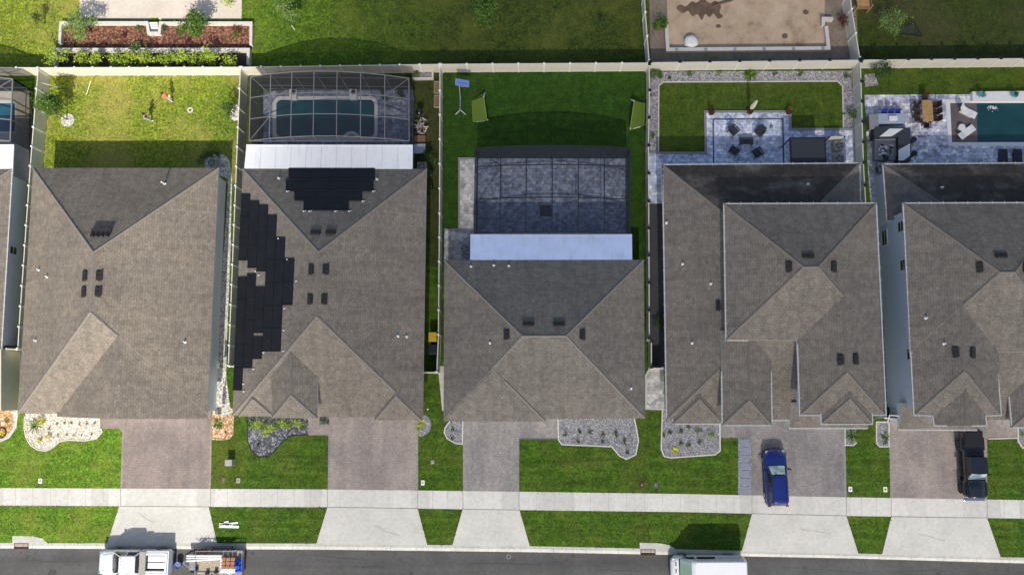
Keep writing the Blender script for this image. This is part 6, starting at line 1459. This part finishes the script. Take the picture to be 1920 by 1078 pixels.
def rosette(label, px, py, n, L, wd, mat, name='plant', cat='plant', z=.03, up=.6, group=None, par=None):
    o = thing(name, label, cat, P(px, py, z), 0, group) if par is None else par; mb = MB()
    for k in range(n):
        a = 6.283*k/n+rp.uniform(-.3, .3); l = L*rp.uniform(.65, 1.15); e = up*rp.uniform(.4, 1.3); d = Vector((math.cos(a), math.sin(a), 0)); s_ = Vector((-d.y, d.x, 0))*wd*.5; pts = []
        for t, w_ in ((0, .5), (.35, 1), (.7, .8), (1, .05)): c = d*l*t+Vector((0, 0, l*e*(t-.75*t*t)+.03)); pts += [c-s_*w_, c+s_*w_]
        mb.mesh(pts, [(0, 1, 3, 2), (2, 3, 5, 4), (4, 5, 7, 6)])
    mb.build('leaves', mat, o, fix=False)
    mb = MB(); mb.lathe([(.05, -.02), (.04, .06)], 6); mb.build('stem', 'bark', o); return o
def shrub(label, px, py, r_, h, n, mat, ls=.1, name='shrub', cat='shrub', z=0, group=None, clumps=6, rx=None):
    o = thing(name, label, cat, P(px, py, z), 0, group); mb = MB(); crown(mb, Vector((0, 0, h*.55)), rx or r_, r_, h*.45, n, ls, clumps); mb.build('leaves', mat, o, fix=False)
    t = MB()
    for k in range(4): a = k*1.6; t.tube([(0, 0, 0), (math.cos(a)*r_*.4, math.sin(a)*r_*.4, h*.6)], [.02, .008], 5)
    t.build('stems', 'bark', o); return o
tree('small leafy tree beside the side fence, above the round white pebble patch', 126, 225, 3.5, .95, 1.25, 1300, 'leaf_g', .22, (-.25, .25))
tree('small tree over white pebbles at the right hand fence of the sunny yard', 440, 212, 2.2, .6, .7, 260, 'leaf_d', .17)
tree('bushy green tree in the left part of the mulch terrace', 172, 63, 2.9, 1.25, 1.0, 1500, 'leaf_p', .17, clumps=14)
tree('bright green tree in the right part of the mulch terrace', 378, 62, 2.8, 1.0, .95, 1100, 'leaf_g', .22, clumps=12)
tree('sparse small tree on the upper left lawn', 84, 45, 1.9, .55, .7, 260, 'leaf_d', .15)
tree('round bright shrub tree at the upper edge of the cream patio', 434, 6, 1.6, .8, .6, 700, 'leaf_l', .14)
tree('scraggly green tree on the rear lawn near the short white stick', 545, 30, 2.6, 1.1, .9, 900, 'leaf_p', .18)
tree('tall yellow green tree on the middle of the rear lawn', 914, 42, 3.2, 1.1, 1.2, 1300, 'leaf_g', .2, clumps=16, ry=1.35)
tree('thin bare looking sapling on the right of the rear lawn', 1126, 52, 1.8, .45, .6, 120, 'leaf_d', .14)
tree('soft pale green shrub tree on the upper right lawn', 1666, 50, 2.0, 1.1, .8, 1300, 'leaf_p', .12, clumps=16)
tree('small leafy tree in the grey patch at the corner of the right hand garden', 1641, 146, 2.6, .85, .95, 900, 'leaf_d', .14)
shrub('round olive shrub at the upper left corner of the gravel border', 1229, 142, .58, .9, 620, 'leaf_g', .11); shrub('bright palm like shrub at the left side of the sand yard', 1234, 46, .7, 1.0, 420, 'leaf_g', .2)
shrub('red leaved shrub at the right side of the sand yard beside the fence', 1582, 43, .62, 1.3, 420, 'leaf_r', .13); shrub('leafy green bush beside the rear air conditioner of the solar panel house', 800, 304, .75, 1.1, 900, 'leaf_d', .12, rx=.7)
shrub('green bush against the side fence, right of the covered pool', 808, 303, .45, .9, 420, 'leaf_g', .12)
shrub('leafy bush in the narrow side yard, upper of the two below the air conditioner', 804, 330, .4, .9, 420, 'leaf_d', .12)
shrub('leafy bush in the narrow side yard, lower of the two below the air conditioner', 806, 356, .35, .7, 320, 'leaf_d', .12)
for k, (x, y, r_) in enumerate(((380, 303, .4), (387, 294, .38), (397, 290, .4), (408, 291, .35))): shrub(f'dark shrub round the air conditioner of the light taupe house, {ordn[k]} from the left', x, y, r_, .55, 160, 'leaf_d', .1, group='dark shrubs round the air conditioner')
xs_ = [(120, 100, .95), (166, 102, .7), (196, 107, .68), (228, 104, .72), (252, 100, .95), (288, 105, .72), (322, 106, .72), (345, 100, .75), (373, 102, .78), (402, 100, .78), (431, 106, .8)]
for k, (x, y, r_) in enumerate(xs_): shrub(f'lime green shrub in the lower terrace row, {ordn[k]} from the left', x, y+14, r_*.9, 1.8 if k else 2.0, 330 if k else 480, 'leaf_l', .2, group='lime green shrubs in the lower terrace', z=.1, rx=r_*1.05)
shrub('green shrub rising behind the fifth lime shrub by the steps', 262, 93, .55, 1.6, 260, 'leaf_p', .14)
for k, (x, y, mt, r_) in enumerate(((140, 56, 'leaf_o', .5), (262, 56, 'leaf_g', .3), (311, 56, 'leaf_d', .28), (343, 63, 'leaf_g', .42), (443, 67, 'leaf_g', .5), (150, 70, 'leaf_o', .35), (237, 70, 'leaf_r', .28), (447, 56, 'leaf_r', .4))): shrub(f'low plant in the red mulch terrace, {ordn[k]} of the small ones', x, y, r_, .6, 150, mt, .12, group='low plants in the mulch terrace')
# front bed plants
rosette('spreading palm in the cream pebble bed', 67, 797, 13, .85, .09, 'leaf_g', 'palm', 'palm', up=.9); shrub('yellow green grass tuft at the top of the cream pebble bed', 80, 790, .38, .45, 150, 'leaf_y', .12)
shrub('yellow leaved plant in the rounded end of the cream pebble bed, left one', 76.5, 825, .22, .35, 90, 'leaf_y', .1); shrub('yellow leaved plant in the cream pebble bed, right one', 94.5, 818, .27, .35, 110, 'leaf_y', .1)
for k, (x, y) in enumerate(((108, 793.5), (122.5, 792), (135, 793), (149.5, 794.5), (164.5, 794), (178, 792.5), (93.5, 803))): shrub(f'tiny dark plant in the upper row of the cream pebble bed, {ordn[k]} from the left' if k < 6 else 'tiny dark plant left below the upper row of the cream pebble bed', x, y, .12, .22, 30, 'leaf_d', .08, 'small_plant', 'plant', group='tiny plants in the cream pebble bed')
for k, (x, y) in enumerate(((110, 816.5), (125, 815), (139, 815.5), (154.5, 815), (173, 813.5))): shrub(f'tiny plant in the lower row of the cream pebble bed, {ordn[k]} from the left', x, y, .1, .2, 26, 'leaf_g', .08, 'small_plant', 'plant', group='tiny plants in the cream pebble bed')
rosette('green palm in the orange gravel bed beside the rosy driveway', 409, 795, 14, .62, .1, 'leaf_g', 'palm', 'palm', up=.9); shrub('tiny red plant in the orange gravel bed', 423.5, 811, .13, .2, 30, 'leaf_r', .08, 'small_plant', 'plant')
rosette('spiky succulent in the orange gravel at the far left, inside a dark ring', 3, 812, 9, .4, .1, 'leaf_y', 'plant', 'plant'); m = MB(); c = P(3, 811, 0); ribbon(m, [c+Vector((.42*math.cos(a*.35), .42*math.sin(a*.35), 0)) for a in range(-6, 8)], .12, 0, .1); tag(m.build('ring_edging', 'rust'), 'dark curved edging ring in the orange gravel at the far left', 'edging')
rosette('rust coloured spiky plant in the orange gravel at the far left', 13, 788, 12, .33, .08, 'leaf_o')
for k in range(13):
    x = 470+k*8.2; y = 795+3*math.sin(k*1.7)+(6 if 2 < k < 7 else 0); rosette(f'yellow green grass tuft in the charcoal bed, {(ordn+["thirteenth"])[k]} from the left', x, y, 26, .45, .035, 'leaf_l' if k % 3 else 'leaf_g', 'grass_tuft', 'grass tuft', up=1.1, group='grass tufts in the charcoal bed')
for k in range(8): rosette(f'dark grass tuft against the wall in the charcoal bed, {ordn[k]} from the left', 474+k*13, 785, 18, .3, .03, 'leaf_d', 'grass_tuft', 'grass tuft', up=1.0, group='dark grass tufts against the wall')
rosette('light green grass tuft below the others in the charcoal bed', 496, 812, 26, .5, .035, 'leaf_l', 'grass_tuft', 'grass tuft', up=1.1)
shrub('small dark plant in the curved tail of the charcoal bed', 486, 834.5, .2, .25, 60, 'leaf_d', .09, 'small_plant', 'plant'); shrub('dark plant in the small square bed beside the mauve driveway', 608, 786, .3, .4, 120, 'leaf_d', .09, 'small_plant', 'plant')
rosette('yellow spiky plant at the right corner of the mauve driveway, upper one', 791, 791, 16, .5, .06, 'leaf_y', up=.9); rosette('yellow spiky plant at the right corner of the mauve driveway, lower one', 787, 801, 16, .5, .06, 'leaf_l', up=.9)
for k, (x, y) in enumerate(((849, 806), (848, 822))): shrub(f'small dark plant in the half round gravel bed, {("upper", "lower")[k]} one', x, y, .17, .25, 45, 'leaf_d', .09, 'small_plant', 'plant')
for k, (x, y, r_) in enumerate(((1060, 814, .2), (1086, 810, .2), (1107, 811, .24), (1131, 814, .2), (1154, 813, .3), (1171, 828, .3), (1084, 828, .14), (1130, 828, .16), (1176, 848, .18))): shrub(f'small dark plant in the wide round tailed gravel bed, {ordn[k]} one, back row first', x, y, r_, .3, int(200*r_)+20, 'leaf_d', .1, 'small_plant', 'plant', group='small plants in the wide gravel bed')
for k, (x, y, r_) in enumerate(((1256, 812, .22), (1275, 810, .22), (1309, 807, .28), (1277, 831, .18), (1291, 834, .2), (1311, 829, .24), (1245, 816, .12))): shrub(f'small dark plant in the square gravel bed, {ordn[k]} of the scattered ones', x, y, r_, .3, int(200*r_)+20, 'leaf_d', .1, 'small_plant', 'plant', group='small plants in the square gravel bed')
rosette('bright lime spiky plant in the square gravel bed', 1265, 844, 20, .4, .08, 'leaf_y', up=.8); shrub('loose grey green shrub at the right of the square gravel bed', 1335, 814, .4, .5, 170, 'leaf_p', .1); rosette('spiky plant under the eave of the square gravel bed', 1291, 798, 12, .35, .05, 'leaf_d')
rosette('fresh green palm like plant right of the driveway with the blue car', 1599, 816, 26, .75, .08, 'leaf_g', 'palm', 'palm', up=.9); rosette('green spiky plant in the narrow bed between the right hand driveways', 1660, 818, 20, .45, .06, 'leaf_g', up=.9); shrub('dark plant at the end of the narrow bed between the right hand driveways', 1658, 830, .17, .25, 50, 'leaf_d', .09, 'small_plant', 'plant')
rosette('small green plant in the gravel bed at the lower right edge', 1917, 812, 14, .3, .05, 'leaf_g')
# rear gravel border plants
rosette('big dark green agave in the middle of the rear gravel border', 1406, 141, 34, .72, .1, 'leaf_g', 'agave', 'agave', up=.7)
for k, (x, y, r_, mt) in enumerate(((1294, 140, .27, 'leaf_g'), (1347, 138.5, .25, 'leaf_p'), (1452, 140, .2, 'leaf_d'), (1499, 139.5, .3, 'leaf_g'), (1587, 144, .3, 'leaf_d'), (1255, 148, .14, 'leaf_d'))): shrub(f'small shrub in the rear gravel border, {("second", "third", "fifth", "sixth", "right corner one", "first low one")[k]} counting from the left', x, y, r_, .4, int(260*r_)+30, mt, .1, group='small shrubs in the rear gravel border')
shrub('leafy bright shrub in the right hand gravel border', 1596, 219, .45, .8, 240, 'leaf_g', .16); shrub('dark tiny plant left of the bright shrub in the right hand gravel border', 1581, 214, .13, .25, 40, 'leaf_d', .08, 'small_plant', 'plant'); shrub('tiny plant in the left hand gravel border, upper one', 1221, 180, .14, .25, 40, 'leaf_d', .08, 'small_plant', 'plant'); shrub('small green plant in the left hand gravel border, lower one', 1224, 257, .3, .4, 90, 'leaf_g', .1, 'small_plant', 'plant')
for x, y, mt, t in ((1333, 213, 'leaf_r', 'round brown pot with a dark red plant at the left corner of the patio edge'), (1405, 211.5, 'leaf_r', 'round brown pot with a red plant at the foot of the folded umbrella'), (1477, 212, 'leaf_o', 'round brown pot with an orange plant at the right corner of the patio edge')):
    o = pot(t, x, y, .25, .4, 'rust'); mb = MB(); crown(mb, Vector((.1 if mt == 'leaf_o' else 0, .1, .58)), .24, .24, .25, 110, .1, 5); mb.build('plant', mt, o, fix=False)
for x, t in TEALPOTS: shrub(f'dark round plant behind the {t} teal pot on the pool ledge', x+4, 178, .24, .5, 260, 'leaf_d', .08, z=.45)
for k, (x, y, r_) in enumerate(((1225, 600, .5), (1228, 612, .4))): shrub(f'dark shrub in the shaded side passage, {("upper", "lower")[k]} one', x+8, y, r_, .6, 200, 'leaf_d', .12)
for k, (x, y) in enumerate(((480, 178), (492, 168))): shrub(f'small weedy plant inside the left end of the covered pool enclosure, {("lower", "upper")[k]} one', x+12, y+6, .25, .8, 90, 'leaf_g', .12)
shrub('yellow green plant trailing over the pale block planter box', 781, 141, .3, .6, 160, 'leaf_g', .12, z=.2)
for k, (x, y) in enumerate(((717, 176), (722, 186), (748, 176), (756, 182))): shrub(f'dark potted plant in the rear corner of the covered pool deck, {ordn[k]} from left', x, y, .3, .5, 120, 'leaf_d', .12)
# ------------------------------------------------------------------ unseen cloud, its density shaped to dim the right of the scene (far above and south of the street)
cm, t, b = newmat('thin_cloud')
p = wpos(t); sx = t.nodes.new('ShaderNodeSeparateXYZ'); t.links.new(p, sx.inputs[0])
def math_(op, a, b_=None):
    n = N(t, 'ShaderNodeMath', operation=op)
    for i, v in enumerate((a, b_)):
        if v is None: continue
        if hasattr(v, 'links') or hasattr(v, 'is_linked'): t.links.new(v, n.inputs[i])
        else: n.inputs[i].default_value = v
    return n.outputs[0]
nz = noise(t, p, .045, 3, .5)
edge = N(t, 'ShaderNodeMapRange'); edge.interpolation_type = 'SMOOTHSTEP'
for k, v in (('From Min', -30.0), ('From Max', -15.0), ('To Min', 0.0), ('To Max', 1.0)): edge.inputs[k].default_value = v
t.links.new(math_('ADD', sx.outputs[0], math_('MULTIPLY', math_('SUBTRACT', nz, .5), 14.0)), edge.inputs[0])
gy = math_('ADD', sx.outputs[1], math_('MULTIPLY', sx.outputs[2], 1/math.tan(rad(SUN_EL))))
e2 = N(t, 'ShaderNodeMapRange'); e2.interpolation_type = 'SMOOTHSTEP'
for k, v in (('From Min', -14.0), ('From Max', 6.0), ('To Min', .38), ('To Max', 1.0)): e2.inputs[k].default_value = v
t.links.new(gy, e2.inputs[0])
dens = math_('MULTIPLY', math_('MULTIPLY', edge.outputs[0], e2.outputs[0]), math_('ADD', .38, math_('MULTIPLY', nz, .14)))
b.inputs['Base Color'].default_value = (.9, .9, .92, 1); b.inputs['Roughness'].default_value = 1
tl = t.nodes.new('ShaderNodeBsdfTranslucent'); tl.inputs[0].default_value = (.9, .9, .92, 1)
m1 = t.nodes.new('ShaderNodeMixShader'); t.links.new(b.outputs[0], m1.inputs[1]); t.links.new(tl.outputs[0], m1.inputs[2])
tp = t.nodes.new('ShaderNodeBsdfTransparent'); mx = t.nodes.new('ShaderNodeMixShader')
t.links.new(dens, mx.inputs[0]); t.links.new(tp.outputs[0], mx.inputs[1]); t.links.new(m1.outputs[0], mx.inputs[2]); t.links.new(mx.outputs[0], t.nodes['Material Output'].inputs[0])
M['cloud'] = cm
CZ = 260.0; cy_ = -CZ/math.tan(rad(SUN_EL))
mb = MB(); nx_, ny_ = 44, 30; r_ = random.Random(5); top = []; bot = []
for j in range(ny_+1):
    for i in range(nx_+1):
        x = -60+150*i/nx_; y = cy_-45+110*j/ny_; e = min(1, min(i, nx_-i)/5, min(j, ny_-j)/5); th = 4+10*e*(.6+.4*math.sin(x*.13)*math.cos(y*.17))+r_.uniform(-.8, .8)*e
        top.append((x, y, CZ+th*e)); bot.append((x, y, CZ-th*.35*e-.01))
nv = (nx_+1)*(ny_+1); f_ = []
for j in range(ny_):
    for i in range(nx_): a = j*(nx_+1)+i; f_.append((a, a+1, a+nx_+2, a+nx_+1)); f_.append((nv+a, nv+a+nx_+1, nv+a+nx_+2, nv+a+1))
mb.mesh(top+bot, f_); tag(mb.build('cloud', 'cloud', smooth=True), kind='structure')

# ------------------------------------------------------------------ grass tufts standing in the lawns
def pip(q, poly):
    x, y = q; c = False; j = len(poly)-1
    for i in range(len(poly)):
        xi, yi = poly[i]; xj, yj = poly[j]
        if (yi > y) != (yj > y) and x < (xj-xi)*(y-yi)/(yj-yi)+xi: c = not c
        j = i
    return c
HB = [(62, 318, 395, 770), (458, 318, 792, 778), (835, 490, 1205, 782), (1245, 310, 1645, 785), (1700, 310, 1925, 790), (-80, 318, 20, 760)]
no = [(min(p[0] for p in px), min(p[1] for p in px), max(p[0] for p in px), max(p[1] for p in px), px) for px, _ in NOGRASS]
LT = {'grass_sun': ('lt_sun', (.10, .14, .012), (.55, .52, .10)), 'grass_sunfront': ('lt_front', (.05, .12, .01), (.34, .42, .05)), 'grass_mid': ('lt_mid', (.03, .07, .008), (.15, .22, .03)), 'grass_green': ('lt_green', (.025, .065, .007), (.11, .18, .02)), 'grass_deep': ('lt_deep', (.02, .055, .006), (.06, .13, .015)), 'grass_olive': ('lt_olive', (.025, .04, .008), (.13, .15, .03)), 'grass_north': ('lt_north', (.03, .07, .008), (.16, .22, .03))}
rg = random.Random(2)
GR = [(p, m) for p, m in LAWNS]+[([(391, 950), (613, 951), (594, 1018), (407, 1017)], 'grass_green'), ([(784, 954), (866, 955), (848, 1021), (801, 1020)], 'grass_green'), ([(976, 957), (1408, 964), (1391, 1031), (994, 1023)], 'grass_green'), ([(1588, 968), (1670, 969), (1654, 1037), (1610, 1036)], 'grass_green'), ([(1853, 972), (1925, 973), (1925, 1044), (1877, 1043)], 'grass_green'), ([(452, 817), (613, 817), (613, 915), (456, 915)], 'grass_green'), ([(786, 702), (826, 702), (867, 832), (867, 918), (786, 917)], 'grass_green'), ([(975, 825), (1190, 825), (1180, 922), (975, 920)], 'grass_green'), ([(1218, 770), (1383, 770), (1383, 926), (1218, 924)], 'grass_green'), ([(1587, 800), (1666, 800), (1667, 931), (1589, 931)], 'grass_green'), ([(1853, 824), (1925, 824), (1925, 936), (1853, 935)], 'grass_green')]
TB = {}
for px, m in GR:
    if m not in LT: continue
    x0, x1 = max(-10, min(p[0] for p in px)), min(1930, max(p[0] for p in px)); y0, y1 = max(-8, min(p[1] for p in px)), min(1078, max(p[1] for p in px))
    dn = {'grass_sun': .055, 'grass_sunfront': .05, 'grass_north': .04}.get(m, .034)
    mb = TB.setdefault(m, MB())
    for k in range(int((x1-x0)*(y1-y0)*dn)):
        q = (rg.uniform(x0, x1), rg.uniform(y0, y1))
        if not pip(q, px) or any(a < q[0] < c and b_ < q[1] < d for a, b_, c, d in HB): continue
        if any(a-1 < q[0] < c+1 and b_-1 < q[1] < d+1 and pip(q, pl) for a, b_, c, d, pl in no): continue
        v = P(*q, .005); a = rg.uniform(0, 6.283); s_ = rg.uniform(.06, .15)
        for j in range(2):
            aa = a+j*rg.uniform(1.2, 4); d = Vector((math.cos(aa), math.sin(aa), 0)); n_ = Vector((-d.y, d.x, 0)); w_ = s_*rg.uniform(.22, .4)
            mb.mesh([v-n_*w_*.5, v+n_*w_*.5, v+d*s_+n_*w_*.3+Vector((0, 0, s_*.45)), v+d*s_*1.2-n_*w_*.2+Vector((0, 0, s_*.4))], [(0, 1, 2, 3)])
names = {'grass_sun': 'sunlit yellow green grass tufts in the yard with the two people', 'grass_sunfront': 'bright grass tufts on the left hand front lawns', 'grass_mid': 'mid green grass tufts on the fenced rear lawns', 'grass_green': 'green grass tufts on the front lawns and kerbside verges', 'grass_deep': 'dark green grass tufts on the lawn with the green goals', 'grass_olive': 'olive grass tufts on the upper right lawn', 'grass_north': 'grass tufts on the long rear lawn beyond the back fence'}
for m, mb in TB.items():
    nm, a, c = LT[m]; M[nm] = leafmat(nm, a, c); tag(mb.build('grass', nm, fix=False), names[m], 'grass', kind='stuff')
